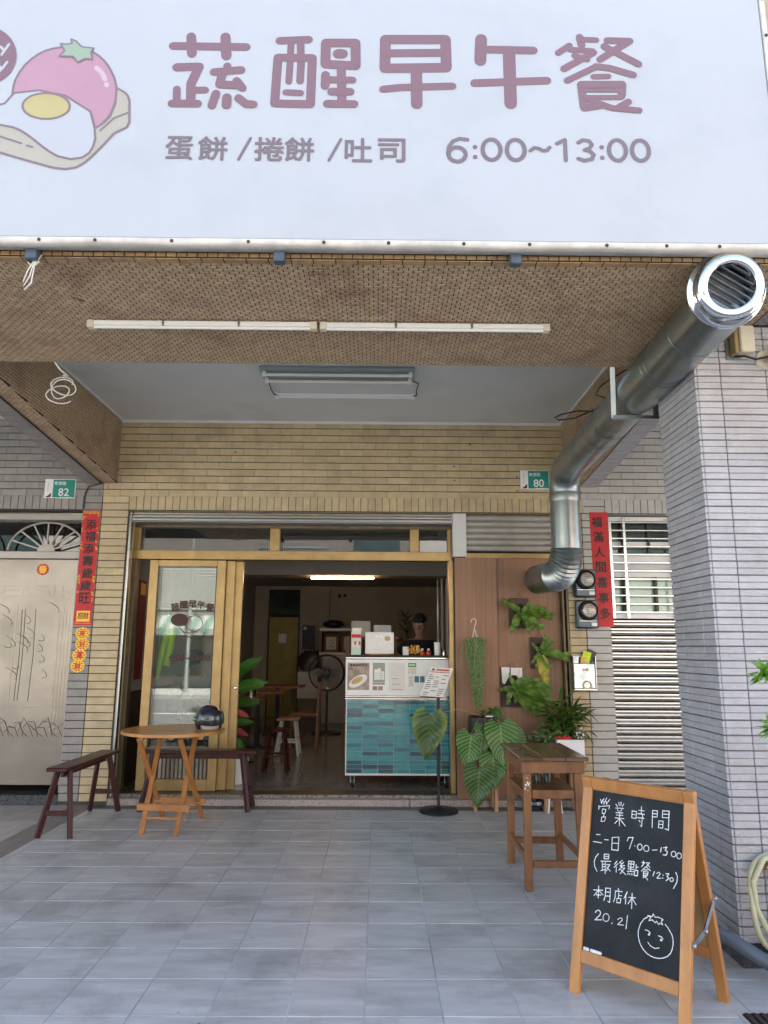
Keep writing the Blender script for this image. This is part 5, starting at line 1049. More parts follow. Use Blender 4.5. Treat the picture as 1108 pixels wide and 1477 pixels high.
# --- round folding table
def round_table():
    c = (-1.645, -.80); r_ = .405
    t = thing('folding_table', (c[0], c[1], 0), 'round honey-coloured folding wooden table with a helmet on it', 'table')
    n = 9; pw = 2*r_/n; th = R(12)
    Mr = rotm(rz=th)
    for k in range(n):
        a, b_ = -r_+pw*k+.0008, -r_+pw*(k+1)-.0008; pts = []
        m_ = 7
        for i in range(m_+1):
            y = a+(b_-a)*i/m_; pts.append((math.sqrt(max(1e-5, r_*r_-y*y)), y))
        for i in range(m_+1):
            y = b_-(b_-a)*i/m_; pts.append((-math.sqrt(max(1e-5, r_*r_-y*y)), y))
        b = MB().prism(pts, .727, .750, 'xy'); b.f = [tuple(reversed(f)) for f in b.f]; b.xf(Mr, (c[0], c[1], 0)); b.build('top_plank', M['wood_t'], t, bevel=.002)
    for yy in (-.22, .0, .22): MB().cbox(-.30,.30,yy-.018,yy+.018,.698,.7265,.003).xf(rotm(rz=th+math.pi/2), (c[0],c[1],0)).build('batten', M['wood_ol'], t)
    W = M['wood_ol']
    f1, f2 = Vector((-1.785,-1.02,.0)), Vector((-1.515,-1.06,.0)); g1, g2 = Vector((-1.80,-.42,.0)), Vector((-1.455,-.47,.0))
    t1, t2 = Vector((-1.83,-.50,.70)), Vector((-1.53,-.52,.70)); s1, s2 = Vector((-1.86,-1.0,.70)), Vector((-1.52,-1.06,.70))
    for p, q in ((f1,t1),(f2,t2),(g1,s1),(g2,s2)):
        MB().obox(p+Vector((0,0,.0)), q, .018, .038, up=(1,0,0), c=.003).build('leg', W, t)
    def on(p, q, z_): f_ = (z_-p.z)/(q.z-p.z); return p+(q-p)*f_
    a, b_ = on(f1,t1,.175), on(f2,t2,.175); d = (b_-a).normalized()
    MB().obox(a-d*.075+Vector((0,-.022,0)), b_+d*.075+Vector((0,-.022,0)), .020, .056, c=.006).build('foot_board', W, t, bevel=.004)
    a, b_ = on(f1,t1,.105), on(f2,t2,.105); MB().tube([a, b_], .010, 8).build('rung', W, t)
    a, b_ = on(g1,s1,.16), on(g2,s2,.16); MB().obox(a-d*.03, b_+d*.06, .018, .05, c=.004).build('foot_board', W, t)
    a, b_ = on(g1,s1,.10), on(g2,s2,.10); MB().tube([a, b_], .010, 8).build('rung', W, t)
    for p, q in ((f1,t1),(f2,t2)):
        m_ = on(p,q,.36); MB().lathe([(.009,-.018),(.009,.018)], m_, 10, rotm(ry=R(90))).build('pivot_bolt', M['galv'], t)
round_table()

# --- maroon benches
def bench(cx, cy, L, rz, label):
    t = thing('wooden_bench', (cx, cy, 0), label, 'bench', 'maroon wooden benches')
    W = M['wood_m']; X = lambda b: b.xf(Mz, (cx, cy, 0)); Mz = rotm()
    X(MB().cbox(-L/2, L/2, -.08, .08, .475, .505, .006)).build('seat', W, t, bevel=.004)
    X(MB().cbox(-L/2+.10, L/2-.10, -.012, .012, .425, .4745, .003)).build('rail', W, t)
    for sx in (-1, 1):
        for sy in (-1, 1):
            X(MB().obox((sx*(L/2-.045), sy*.125, 0), (sx*(L/2-.13), sy*.045, .476), .03, .042, up=(0,0,1), c=.003)).build('leg', W, t)
        X(MB().obox((sx*(L/2-.073), -.098, .17), (sx*(L/2-.073), .098, .17), .022, .036, c=.002)).build('stretcher', W, t)
    t.rotation_euler.z = rz
    return t
bench(-2.385, -.68, 1.0, R(88), 'dark maroon wooden bench standing end-on in front of the cream pier')
bench(-1.585, -.13, 1.03, R(0), 'dark maroon wooden bench along the doors behind the round table')

# --- helmet
h = thing('helmet', (-1.385, -.72, .75), 'navy open-face scooter helmet with grey visor lying on the round table', 'helmet')
b = MB(); n = 24; k = 14
for i in range(k+1):
    p = math.pi*.68*i/k
    for j in range(n): 
        a = 2*math.pi*j/n; b.v.append(Vector((.128*math.sin(p)*math.cos(a), .115*math.sin(p)*math.sin(a), .122*math.cos(p))))
for i in range(k):
    for j in range(n):
        a = 2*math.pi*(j+.5)/n; p = math.pi*.68*(i+.5)/k
        if math.cos(a) > .45 and p > 1.0: continue
        b.f.append((i*n+j, (i+1)*n+j, (i+1)*n+(j+1)%n, i*n+(j+1)%n))
Mh = rotm(rz=R(-62)) @ rotm(ry=R(8))
b.xf(Mh, (-1.385, -.72, .815)); o = b.build('shell', M['navy'], h, smooth='all'); sm = o.modifiers.new('thick', 'SOLIDIFY'); sm.thickness = .014; sm.offset = -1
b = MB()
for i in range(7):
    p = .95+.14*i
    for j in range(13):
        a = -1.15+2.3*j/12; b.v.append(Vector((.137*math.sin(p)*math.cos(a), .124*math.sin(p)*math.sin(a), .130*math.cos(p)+.01)))
for i in range(6):
    for j in range(12): b.f.append((i*13+j, (i+1)*13+j, (i+1)*13+j+1, i*13+j+1))
b.xf(Mh, (-1.385, -.72, .815)); o = b.build('visor', M['visor'], h, smooth='all'); sm = o.modifiers.new('thick', 'SOLIDIFY'); sm.thickness = .003
for s_ in (-1, 1):
    MB().lathe([(.0,.0),(.02,.0),(.018,.008),(0,.01)], (0,s_*.118,.015), 14, rotm(rx=R(-90*s_))).xf(Mh, (-1.385,-.72,.815)).build('visor_screw', M['chrome'], h)
MB().blob((0,0,-.005), (.108,.095,.098), 16, 10).xf(Mh, (-1.385,-.72,.815)).build('lining', M['foam'], h, smooth='all')
MB().tube([(-.03,.09,-.05),(.0,.06,-.058),(.04,.02,-.060),(.05,-.05,-.056)], .009, 6).xf(Mh, (-1.385,-.72,.815)).build('chin_strap', M['foam'], h)

# --- menu stand
t = thing('menu_stand', (.545, -.21, 0), 'black pole stand holding a tilted printed menu in front of the teal counter', 'stand')
MB().lathe([(0,.0),(.172,.0),(.172,.012),(.16,.024),(.04,.034),(.022,.045),(0,.045)], (.545,-.21,0), 32).build('base', M['blackm'], t, smooth=40)
MB().tube([(.545,-.21,.04),(.55,-.21,.97)], .0135, 12).build('pole', M['blackm'], t)
MB().tube([(.485,-.215,.975),(.56,-.215,.975),(.56,-.21,.95)], .008, 8).build('arm', M['blackm'], t)
c0 = Vector((.385,-.235,.985)); ux = Vector((.205,-.02,-.012)).normalized(); uz = Vector((.145,.12,.245)).normalized(); un = ux.cross(uz).normalized(); uz = un.cross(ux)
uz = Vector((.10,.115,.235)).normalized()
def quad(mb, o_, a0, a1, b0, b1, l): 
    n = len(mb.v); mb.v += [o_+ux*a0+uz*b0-un*(-l), o_+ux*a1+uz*b0-un*(-l), o_+ux*a1+uz*b1-un*(-l), o_+ux*a0+uz*b1-un*(-l)]; mb.f.append((n,n+1,n+2,n+3)); return mb
b = MB(); b.v = [c0+ux*x+uz*z+un*y for z in (0,.30) for y in (0,.006) for x in (0,.205)]; b.f = [(0,1,5,4),(3,2,6,7),(0,4,6,2),(1,3,7,5),(4,5,7,6),(0,2,3,1)]
b.build('menu_board', M['paper'], t)
MB().obox(c0-ux*.005-un*.004, c0+ux*.21-un*.004, .02, .008).build('ledge', M['blackm'], t)
sgn = 1 if un.y < 0 else -1
b = MB(); random.seed(9)
for r__ in range(11):
    for q in range(3):
        if random.random() < .15: continue
        quad(b, c0+(un*.006 if sgn > 0 else Vector()), .012+.064*q, .012+.064*q+random.uniform(.03,.055), .015+.02*r__, .021+.02*r__, sgn*.0008)
tag(b.build('menu_print', M['dark'], t), kind='stuff')
b = MB(); quad(b, c0+(un*.006 if sgn > 0 else Vector()), .012, .19, .245, .252, sgn*.0008); quad(b, c0+(un*.006 if sgn > 0 else Vector()), .02, .045, .262, .284, sgn*.0008); quad(b, c0+(un*.006 if sgn > 0 else Vector()), .06, .18, .265, .280, sgn*.0008); tag(b.build('menu_heading', M['sauce'], t), kind='stuff')

# --- hose, pipe, tap, grate
hp_ = []
for i in range(34):
    a = R(100)+R(-420)*i/33; rx = .165+.02*math.sin(i*.5); hp_.append((1.835+rx*math.cos(a), -3.345-.02*math.sin(i*.4), .285+.205*math.sin(a)+.0*i))
b = MB().tube(hp_, .0125, 10).tube([(1.86,-3.33,.49),(1.825,-3.34,.495),(1.76,-3.35,.47),(1.70,-3.36,.38),(1.705,-3.36,.27),(1.75,-3.37,.16),(1.83,-3.38,.10),(1.92,-3.38,.07)], .0125, 10)
tag(b.build('garden_hose', M['hose'], smooth='all'), 'cloudy yellow garden hose looped beside the tap at the column foot', 'hose')
t = thing('water_tap', (1.86, -3.33, 0), 'dark tap standpipe with brass fittings in front of the tiled column', 'tap')
MB().cbox(1.815, 1.845, -3.34, -3.315, .0, .50, .004).build('pipe', M['blackm'], t)
MB().tube([(1.80,-3.33,.455),(1.78,-3.335,.455)], .013, 8).tube([(1.80,-3.33,.43),(1.775,-3.335,.43)], .009, 8).build('brass_fitting', M['gold'], t)
for z in (.43,.22): MB().cbox(1.79, 1.815, -3.345, -3.325, z, z+.014, .002).build('clamp', M['chrome'], t)
b = MB().tube([(1.20,-3.03,.20),(1.45,-3.18,.175),(1.59,-3.36,.135),(1.70,-3.44,.075),(1.82,-3.50,.035),(2.3,-3.60,.034)], .03, 14)
tag(b.build('grey_pipe', M['pvc'], smooth='all'), 'grey plastic pipe sloping to the floor in front of the column', 'pipe')
t = thing('floor_grate', (1.62, -3.87, 0), 'dark drain grate with a pale edge in the floor at the lower right', 'grate')
MB().cbox(1.42, 1.92, -4.04, -3.71, .0005, .004, .001).build('edge', M['floor_grout'], t)
MB().cbox(1.435, 1.92, -4.03, -3.72, .0042, .010, .001).build('tray', M['wood_m'], t)
for k in range(15): MB().cbox(1.44+.03*k, 1.455+.03*k, -4.025, -3.725, .0102, .015, .001).build('bar', M['dark'], t)

# ================================================================ PLANTS
def leaf_mesh(name, mt, L, W, prof='lance', droop=.25, fold=.12, n=8, m=4, wave=0., twist=0., extra=None):
    """base at origin, grows along +X, faces +Z; UV.x = along, UV.y = across"""
    P = {'lance': lambda t: math.sin(math.pi*min(1, t**.75)), 'strap': lambda t: min(1, .35+2.2*t)*(1-max(0, (t-.6)/.4)**1.8),
         'heart': lambda t: (math.sin(math.pi*min(1, (t*.98+.02)**.55)))**.8, 'oval': lambda t: math.sin(math.pi*t)**.7}[prof]
    me = bpy.data.meshes.new(name); V = []; UV = []; Fc = []
    strips = [(0., 1., 0., 0., W, L, 0.)] if not extra else extra
    for (tx, _, oy, ang, w0, l0, oz) in strips:
        b = len(V)
        for i in range(n+1):
            t = i/n; hw = max(.002*L, w0/2*P(min(.999, max(.001, t))))
            back = -.16*l0 if prof == 'heart' else 0
            for j in range(-m, m+1):
                s = j/m; x = back*(abs(s)**1.3)*(1-t)+l0*t - (.10*l0*(1-abs(s)) if False else 0)
                y = s*hw; z = fold*abs(s)*hw*2 - droop*l0*t*t + wave*l0*math.sin(t*9+s*2)*.02*(1+abs(s)) + twist*s*hw*t
                X = tx*L + x*math.cos(ang) - y*math.sin(ang); Y = oy + x*math.sin(ang) + y*math.cos(ang)
                V.append((X, Y, z+oz)); UV.append((t, (s+1)/2))
        q = 2*m+1
        for i in range(n):
            for j in range(2*m): Fc.append((b+i*q+j, b+(i+1)*q+j, b+(i+1)*q+j+1, b+i*q+j+1))
    me.from_pydata(V, [], Fc); uvl = me.uv_layers.new(name='UVMap')
    for lp in me.loops: uvl.data[lp.index].uv = UV[lp.vertex_index]
    me.shade_smooth(); me.materials.append(mt); return me
def frame(d, nrm):
    d = Vector(d).normalized(); nrm = Vector(nrm); y = nrm.cross(d)
    if y.length < 1e-3: y = Vector((0,1,0)).cross(d)
    y.normalize(); z = d.cross(y); return Matrix((d, y, z)).transposed()
def put(me, base, d, nrm, s, parent, name='leaf'):
    o = inst(me, base, name, parent, sc=(s,s,s)); o.rotation_euler = frame(d, nrm).to_euler(); return o
def merge(name, mt, items, parent, stuff=True, label=None):
    """many small leaves (mesh, base, dir, normal, scale) joined into one part"""
    V = []; Fc = []; UV = []
    for me, base, d, nrm, s in items:
        Mx = frame(d, nrm); b = len(V); base = Vector(base)
        V += [base + Mx @ (v.co*s) for v in me.vertices]; Fc += [tuple(b+i for i in p.vertices) for p in me.polygons]
        uv = me.uv_layers[0].data; d_ = {}
        for lp in me.loops: d_[lp.vertex_index] = tuple(uv[lp.index].uv)
        UV += [d_[i] for i in range(len(me.vertices))]
    c = sum(V, Vector())/len(V); nm = bpy.data.meshes.new(name); nm.from_pydata([tuple(v-c) for v in V], [], Fc); l = nm.uv_layers.new(name='UVMap')
    for lp in nm.loops: l.data[lp.index].uv = UV[lp.vertex_index]
    nm.shade_smooth(); nm.materials.append(mt); o = inst(nm, c, name, parent)
    if stuff: o['kind'] = 'stuff'
    if label: o['label'] = label
    return o
random.seed(21)
# big-leaved plant in the black planter
t = thing('big_leaf_plant', (.965, -.12, .80), 'plant with huge veined heart leaves spilling from the black square planter', 'plant')
hm = leaf_mesh('leaf', M['lf_big'], 1, .86, 'heart', .10, .10, 12, 6, wave=1.)
hmy = leaf_mesh('leaf', M['lf_bigy'], 1, .80, 'heart', .08, .08, 12, 6, wave=1.)
crown = Vector((.965,-.15,.80))
for (base, tip, s, me) in (((.84,-.22,.655),(.80,-.27,.36),.31,hm),((1.10,-.22,.74),(1.11,-.33,.38),.36,hm),((1.02,-.25,.50),(1.04,-.32,.22),.30,hm),((.90,-.28,.38),(.87,-.34,.08),.33,hm),
        ((1.20,-.16,.66),(1.30,-.21,.49),.26,hm),((.475,-.30,.83),(.42,-.35,.44),.385,hmy),((.97,-.2,.74),(.95,-.30,.50),.24,hm),((1.06,-.12,.86),(1.15,-.20,.74),.13,hm)):
    base, tip = Vector(base), Vector(tip); put(me, base, tip-base, (0.1*(base.x-.95),-1,.35), s, t)
    mid = (crown+base)/2+Vector((0,-.04,.06)); MB().tube([crown, mid, base, base+(tip-base)*.1], [.005,.0045,.004,.003], 6).build('stalk', M['stem'] if base.x > .6 else M['stem_b'], t, smooth='all')
t = thing('square_planter', (.965, -.10, .52), 'black square planter standing on a light wooden stand against the boards', 'planter')
pl = MB().cbox(.845, 1.085, -.20, .02, .52, .80, .008); pl.build('pot', M['plas_b'], t)
MB().box(.86, 1.07, -.185, .005, .801, .803).build('soil', M['soil'], t)
MB().cbox(.98, 1.04, -.205, -.185, .802, .815, .003).build('plant_tag', M['plw'], t)
t = thing('plant_stand', (.965, -.09, 0), 'light wooden slat stand under the black square planter', 'stand')
MB().cbox(.83, 1.10, -.20, .02, .495, .519, .003).build('top', M['log'], t)
for x in (.845, 1.03):
    for y in (-.19, -.02):
        MB().obox((x+.025, y, 0), (x+.02, y, .494), .03, .05, up=(0,1,0), c=.003).build('leg', M['log'], t)
# small rooting stuff in the planter
sm_ = leaf_mesh('leaf', M['lf_big'], 1, .8, 'heart', .2, .1, 5, 2)
t = thing('small_plant', (1.03, -.12, .80), 'small round-leaved seedling at the right corner of the black planter', 'plant')
for k in range(14):
    a = random.uniform(0, 6.28); put(sm_, (1.02+.04*math.cos(a), -.14+.03*math.sin(a), .82+random.uniform(0,.05)), (math.cos(a), math.sin(a)-.3, random.uniform(-.2,.5)), (0,-.6,1), random.uniform(.04,.06), t)

# string plant
t = thing('hanging_plant', (.912, -.03, .80), 'long trailing string-of-beads plant hanging from a white hook on the brown boards', 'plant')
hx = .912
MB().tube([(hx-.03,-.005,1.645),(hx-.024,-.02,1.675),(hx,-.025,1.685),(hx+.018,-.025,1.67),(hx+.012,-.03,1.635),(hx,-.035,1.60)], .004, 6).build('hook', M['white'], t, smooth='all')
for k in range(4):
    a = 2*math.pi*k/4+.4; MB().tube([(hx,-.035,1.60),(hx+.045*math.cos(a),-.05+.045*math.sin(a),1.46)], .0018, 5).build('hanger_wire', M['white'], t)
MB().lathe([(.0,-.08),(.03,-.08),(.045,0),(.04,0),(.0,-.01)], (hx,-.035,1.455), 20).build('pot', M['plas_b'], t, smooth=40)
b = MB(); sb = MB().blob((0,0,0), 1, 5, 3)
for s_ in range(120):
    a = random.uniform(0, 2*math.pi) if s_ % 3 else random.uniform(math.pi, 2*math.pi); r_ = random.uniform(.02,.09); x = hx+r_*math.cos(a); y = -.05+.62*r_*math.sin(a); z = 1.455+random.uniform(0,.03)
    ln = random.uniform(.42, .66) if random.random() < .45 else random.uniform(.12,.45)
    if x > hx+.03: ln *= 1.0
    k = 0; zz = z+.02; tx = hx+.01+(x-hx)*.55; ty = -.045+(y+.05)*.6
    while zz > z-ln:
        f_ = (z+.02-zz)/.66; px = x+(tx-x)*min(1,f_*1.2)+random.gauss(0,.0055)+.006*math.sin(s_+zz*25); py = y+(ty-y)*f_+random.gauss(0,.003); st = len(b.v); q = random.uniform(.0055,.0085)
        b.v += [Vector((px, py, zz))+v*q for v in sb.v]; b.f += [tuple(st+i for i in f) for f in sb.f]; zz -= random.uniform(.010,.015)
for (x, z0, ln) in ((hx-.11,1.45,.10),(hx-.12,1.43,.09)):
    for k in range(14):
        st = len(b.v); b.v += [Vector((x-.015*k/14+random.gauss(0,.002),-.05,z0-ln*k/14))+v*.005 for v in sb.v]; b.f += [tuple(st+i for i in f) for f in sb.f]
tag(b.build('trailing_beads', M['pearl'], t), kind='stuff')

# staghorn ferns on boards
def fronds(seed, n_, L, W):
    random.seed(seed); out = []
    for k in range(3):
        lobes = [(0,1,0,0,W,L*.72,0)]
        for q in range(random.choice((2,3))):
            a = random.uniform(-.5,.5); lobes.append((.50,1,.0,a,W*.6,L*random.uniform(.3,.45), -random.uniform(.08,.14)*L))
        out.append(leaf_mesh('frond', M['lf_fern'], L, W, 'strap', random.uniform(.15,.35), .18, 8, 2, extra=lobes))
    return out
def staghorn(x0, x1, z0, z1, fr, label, mount, seed, y=.06, shield=True):
    cx, cz = (x0+x1)/2, (z0+z1)/2
    t = thing('staghorn_fern', (cx, -.02, cz), label, 'fern', 'staghorn ferns mounted on the brown boards')
    bo = MB().cbox(x0, x1, y-.022, y, z0, z1, .003).build('mount_board', M[mount], t)
    MB().tube([(cx-.03,y-.03,z1),(cx,y-.02,z1+.05),(cx+.03,y-.03,z1)], .002, 5).build('wire', M['wireb'], t)
    MB().blob((cx+.01, y-.045, cz), ((x1-x0)*.36,.035,(z1-z0)*.30), 12, 8, .08).build('moss_ball', M['soil'], t, smooth='all')
    F_ = fronds(seed, 4, 1., .30)
    for i, (d, s, br_) in enumerate(fr):
        o = put(F_[i % 3], (cx+.015*math.cos(i*2), y-.07, cz+.015*math.sin(i*3)), (d[0], -.35 if len(d) < 3 else d[2], d[1]), (d[0]*-.1, -1, .6), s, t, 'frond')
        if br_: o.data = o.data.copy(); o.data.materials.clear(); o.data.materials.append(M[br_])
    return t
staghorn(1.262,1.455,1.60,1.885,[((-.8,.55),.26,None),((-.45,-.9),.24,None),((1,.35),.30,None),((1,.0),.33,None),((.85,-.45),.30,None),((.6,-.8),.26,None),((.3,.5),.16,None),((.2,-.4),.18,None),((-.15,-.6),.15,None),((.9,.2),.26,None)], 'staghorn fern on a dark board, highest on the brown boards', 'board_dk', 1, .098)
staghorn(1.455,1.625,1.225,1.515,[((.2,.8),.20,None),((.5,.6),.18,None),((-.3,.4),.15,None),((1,-.1),.31,None),((.15,-1),.34,'lf_yel'),((-.2,-.8),.17,None),((.35,-.7),.18,None),((.05,.3),.14,None),((-.35,-.3),.14,None)], 'staghorn fern with one yellow frond on a brown board, right of the others', 'board_dk', 2, .098)
t3 = staghorn(1.170,1.375,.87,1.235,[((-.35,.8),.16,None),((-.6,-.1),.17,None),((-.4,-.9),.18,None),((.05,-.9),.17,None),((.9,.25),.34,None),((1,.05),.42,None),((1,-.2),.44,None),((.85,-.45),.42,None),((.7,-.65),.38,None),((1,.4),.30,None),((.3,.5),.2,None),((.8,-.1),.40,None),((.2,.2),.18,None)], 'large bushy staghorn fern on a board with a paper bag, lowest on the brown boards', 'board_dk', 4, .098)
MB().prism([(1.172,1.235),(1.25,1.235),(1.245,1.12),(1.20,1.08),(1.18,1.09)], .060, .072).build('paper_bag', M['paper'], t3)
MB().box(1.262, 1.37, .062, .070, 1.13, 1.232).build('paper_label', M['paper'], t3)
MB().box(1.325, 1.352, .060, .0615, 1.175, 1.215).build('stamp', M['dial'], t3)
# grassy plant + white planter on a log stool
gm = leaf_mesh('leaf', M['lf_grass'], 1, .12, 'strap', .45, .12, 7, 1)
t = thing('strap_leaf_plant', (1.70, -.14, .62), 'dense bright green strap-leaved plant behind the tall table, in front of the shutter track', 'plant')
its = []
for k in range(130):
    a = random.uniform(0, 2*math.pi); e_ = random.uniform(-.3, 1.1); s_ = random.uniform(.14, .26)
    its.append((gm, (1.70+random.gauss(0,.055), -.14+random.gauss(0,.03), .76+random.gauss(0,.065)), (math.cos(a), .5*math.sin(a)-.25, e_), (0,-.4,1), s_))
merge('foliage', M['lf_grass'], its, t)
MB().tube([(1.70,-.14,.62),(1.69,-.14,.8)], .012, 6).build('stem', M['stem'], t)
MB().tube([(1.72,-.12,.62),(1.74,-.14,.82)], .009, 6).build('stem', M['stem'], t)
vm = leaf_mesh('leaf', M['lf_var'], 1, .5, 'lance', .25, .15, 5, 2)
t = thing('variegated_plant', (1.53, -.14, .60), 'small bushy cream-and-green variegated plant beside the white planter', 'plant')
its = []
for k in range(150):
    a = random.uniform(0, 2*math.pi); its.append((vm, (1.53+random.gauss(0,.06), -.15+random.gauss(0,.03), .63+random.gauss(0,.035)), (math.cos(a), .6*math.sin(a)-.4, random.uniform(-.1,1)), (0,-.6,1), random.uniform(.04,.065)))
merge('foliage', M['lf_var'], its, t)
MB().lathe([(0,0),(.055,0),(.075,.10),(.07,.10),(0,.09)], (1.53,-.14,.50), 20).build('pot', M['plas_b'], t, smooth=40)
t = thing('white_planter', (1.70, -.14, .42), 'pale rectangular planter with a red cloth and small white flowers on the log stool', 'planter')
MB().cbox(1.60, 1.845, -.24, -.05, .42, .615, .006).build('pot', M['plw'], t)
MB().box(1.612, 1.833, -.228, -.062, .60, .617).build('soil', M['soil'], t)
b = MB()
for k in range(9): b.blob((1.61+.014*k, -.225+.01*math.sin(k), .63+.006*math.sin(k*2)), (.018,.018,.012), 8, 5, .2)
b.build('red_cloth', M['red'], t, smooth='all')
its = [(vm, (1.82+random.gauss(0,.03), -.15+random.gauss(0,.03), .64+random.gauss(0,.03)), (random.uniform(-1,1), random.uniform(-1,.3), random.uniform(-.2,1)), (0,-.6,1), .04) for k in range(34)]
merge('small_leaves', M['lf_var'], its, t)
b = MB()
for k in range(9): b.blob((1.82+random.gauss(0,.025), -.2+random.gauss(0,.01), .67+random.gauss(0,.02)), .009, 6, 4)
b.build('white_flowers', M['plw'], t)
t = thing('log_stool', (1.70, -.13, 0), 'rustic stool with peeled log legs carrying the pale planter', 'stool')
MB().cbox(1.44, 1.86, -.23, -.03, .375, .415, .006).build('top', M['log'], t)
for x in (1.50, 1.775, 1.81):
    for y in ((-.19, -.06) if x != 1.81 else (-.20,)):
        MB().tube([(x,y,0),(x+.006,y,.12),(x-.006,y,.25),(x,y,.3745)], [.03,.027,.029,.026] if x != 1.81 else [.036,.033,.034,.03], 10).build('leg', M['log'], t, smooth=50)
t = thing('plant_bowl', (1.40, -.10, 0), 'shiny black bowl with tiny leaves on the floor behind the tall table', 'bowl')
MB().lathe([(0,0),(.06,0),(.10,.06),(.095,.085),(.085,.085),(.05,.02),(0,.02)], (1.40,-.12,0), 24).build('bowl', M['navy'], t, smooth=40)
its = [(vm, (1.36+random.gauss(0,.06), -.12+random.gauss(0,.03), .12+random.uniform(-.03,.16)), (random.uniform(-1,1), random.uniform(-1,.3), random.uniform(-.2,1)), (0,-.6,1), .03) for k in range(26)]
merge('small_leaves', M['lf_var'], its, t)
t = thing('white_stand', (1.56, -.2, 0), 'small white wire frame on the floor beside the black bowl', 'frame')
for (a, b_) in (((1.50,-.25,0),(1.515,-.25,.15)),((1.62,-.25,0),(1.605,-.25,.15)),((1.515,-.25,.15),(1.605,-.25,.15)),((1.50,-.12,0),(1.515,-.12,.15)),((1.62,-.12,0),(1.605,-.12,.15)),((1.515,-.12,.15),(1.605,-.12,.15))): MB().tube([a, b_], .006, 6).build('bar', M['white'], t)
for i, x in enumerate((.98,1.045,1.11)):
    t = thing('glass_bottle', (x, -1.95, .545), ('left','middle','right')[i]+' of three dark green bottles under the tall table top', 'bottle', 'green bottles under the tall table')
    MB().lathe([(0,0),(.02,0),(.02,.06),(.009,.08),(.009,.10),(0,.10)], (x,-1.95,.548), 12).build('glass', M['bottle_g'], t, smooth=40)
t = thing('bottle_shelf', (1.07,-1.98,.53), 'thin dark shelf board under the tall table top carrying three bottles', 'shelf')
MB().cbox(.9, 1.24, -2.236, -1.73, .540, .547, .002).build('board', M['wood_b'], t)

# potted yew pine at the right edge
t = thing('podocarpus_plant', (2.0, -3.95, -.0), 'potted plant with bright lime needle-leaved tufts reaching in at the right edge', 'plant')
MB().lathe([(0,0),(.13,0),(.17,.30),(.155,.30),(0,.27)], (2.05,-3.95,0), 28).build('pot', M['plas_b'], t, smooth=40)
MB().tube([(2.05,-3.95,.28),(2.04,-3.95,.8),(2.05,-3.94,1.5)], [.018,.014,.007], 8).build('trunk', M['stem_b'], t, smooth='all')
pn = leaf_mesh('leaf', M['lf_pod'], 1, .21, 'lance', .15, .12, 5, 1)
pnd = leaf_mesh('leaf', M['lf_broad'], 1, .15, 'lance', .15, .12, 5, 1)
tips = [(1.695,-3.62,1.30),(1.715,-3.62,1.07),(1.98,-3.7,1.45),(2.15,-3.9,1.35),(1.98,-4.0,1.6),(2.2,-3.8,1.1),(2.12,-3.7,.9),(1.98,-3.9,1.2)]
for q in tips:
    q = Vector(q); st = Vector((2.045,-3.95,q.z-.22)); MB().tube([st, (st+q)/2+Vector((0,0,-.01)), q], [.006,.005,.004], 6).build('twig', M['stem_b'], t)
its = []; itd = []
for q in tips:
    q = Vector(q)
    for k in range(64):
        a = random.uniform(0, 6.283); el_ = random.uniform(-.7, 1.3)
        (its if k % 5 else itd).append((pn, q+Vector((random.gauss(0,.008), random.gauss(0,.008), random.gauss(0,.012))), (math.cos(a), math.sin(a), el_), (0,-.5,1), random.uniform(.045,.075)))
merge('needle_leaves', M['lf_pod'], its, t); merge('dark_leaves', M['lf_broad'], itd, t)
# ================================================================ SERVICE COUNTER
t = thing('service_counter', (.22, .6, .08), 'teal-tiled service counter on castors with posters, standing in the shop entrance', 'counter')
X0, X1, Y0, Y1 = -.305, .745, .40, .95
MB().cbox(X0+.004, X1, Y0+.008, Y1, .205, .905, .004).build('body', M['white'], t)
nw, nh = .1532, .0402
for r_ in range(17):
    for c_ in range(7):
        a = X0+.012+nw*c_; b_ = min(a+nw-.004, X1-.002)
        tile(t, b_-a, nh-.003, .010, '-y', M['teal'], ((a+b_)/2, Y0+.004, .218+nh*(r_+.5)), name='glazed_tile', c=.0015)
MB().cbox(X0, X1+.004, Y0-.004, Y0+.006, .200, .2165, .002).build('edge_trim', M['plw'], t)
MB().cbox(X0, X0+.010, Y0-.003, Y0+.006, .2170, .9035, .002).build('edge_trim', M['plw'], t)
for (z0, z1) in ((.909,.925),(.932,.945)): MB().cbox(X0-.012, X1+.004, Y0-.014, Y1, z0, z1, .004).build('steel_trim', M['steel'], t)
MB().box(X0-.006, X1, Y0-.006, Y1-.01, .9255, .9315).build('shadow_gap', M['dark'], t)
MB().cbox(X0-.008, X1, Y0, Y0+.02, .9455, 1.296, .003).build('front_panel', M['plw'], t)
MB().cbox(X0-.006, X0+.012, Y0+.021, Y1, .9455, 1.296, .003).build('side_panel', M['plw'], t)
MB().cbox(X0-.012, X1+.004, Y0-.012, Y0+.30, 1.300, 1.318, .004).build('shelf_edge', M['steel'], t)
MB().cbox(X0-.010, X1+.003, Y0-.010, Y0+.30, 1.3185, 1.336, .003).build('shelf', M['dark'], t)
for (x, y) in ((X0+.07, Y0+.05), (X1-.07, Y0+.05), (X0+.07, Y1-.07), (X1-.07, Y1-.07)):
    cw = MB().lathe([(.047,-.014),(.05,-.008),(.05,.008),(.047,.014)], (x, y+.012, .131), 20, rotm(ry=R(90))).build('castor_wheel', M['black'], t, smooth=40)
    MB().cbox(x-.022, x-.016, y-.02, y+.03, .12, .20, .001).cbox(x+.016, x+.022, y-.02, y+.03, .12, .20, .001).cbox(x-.03, x+.03, y-.03, y+.03, .1945, .2025, .001).build('castor_fork', M['steel'], t)
yp = Y0-.0012
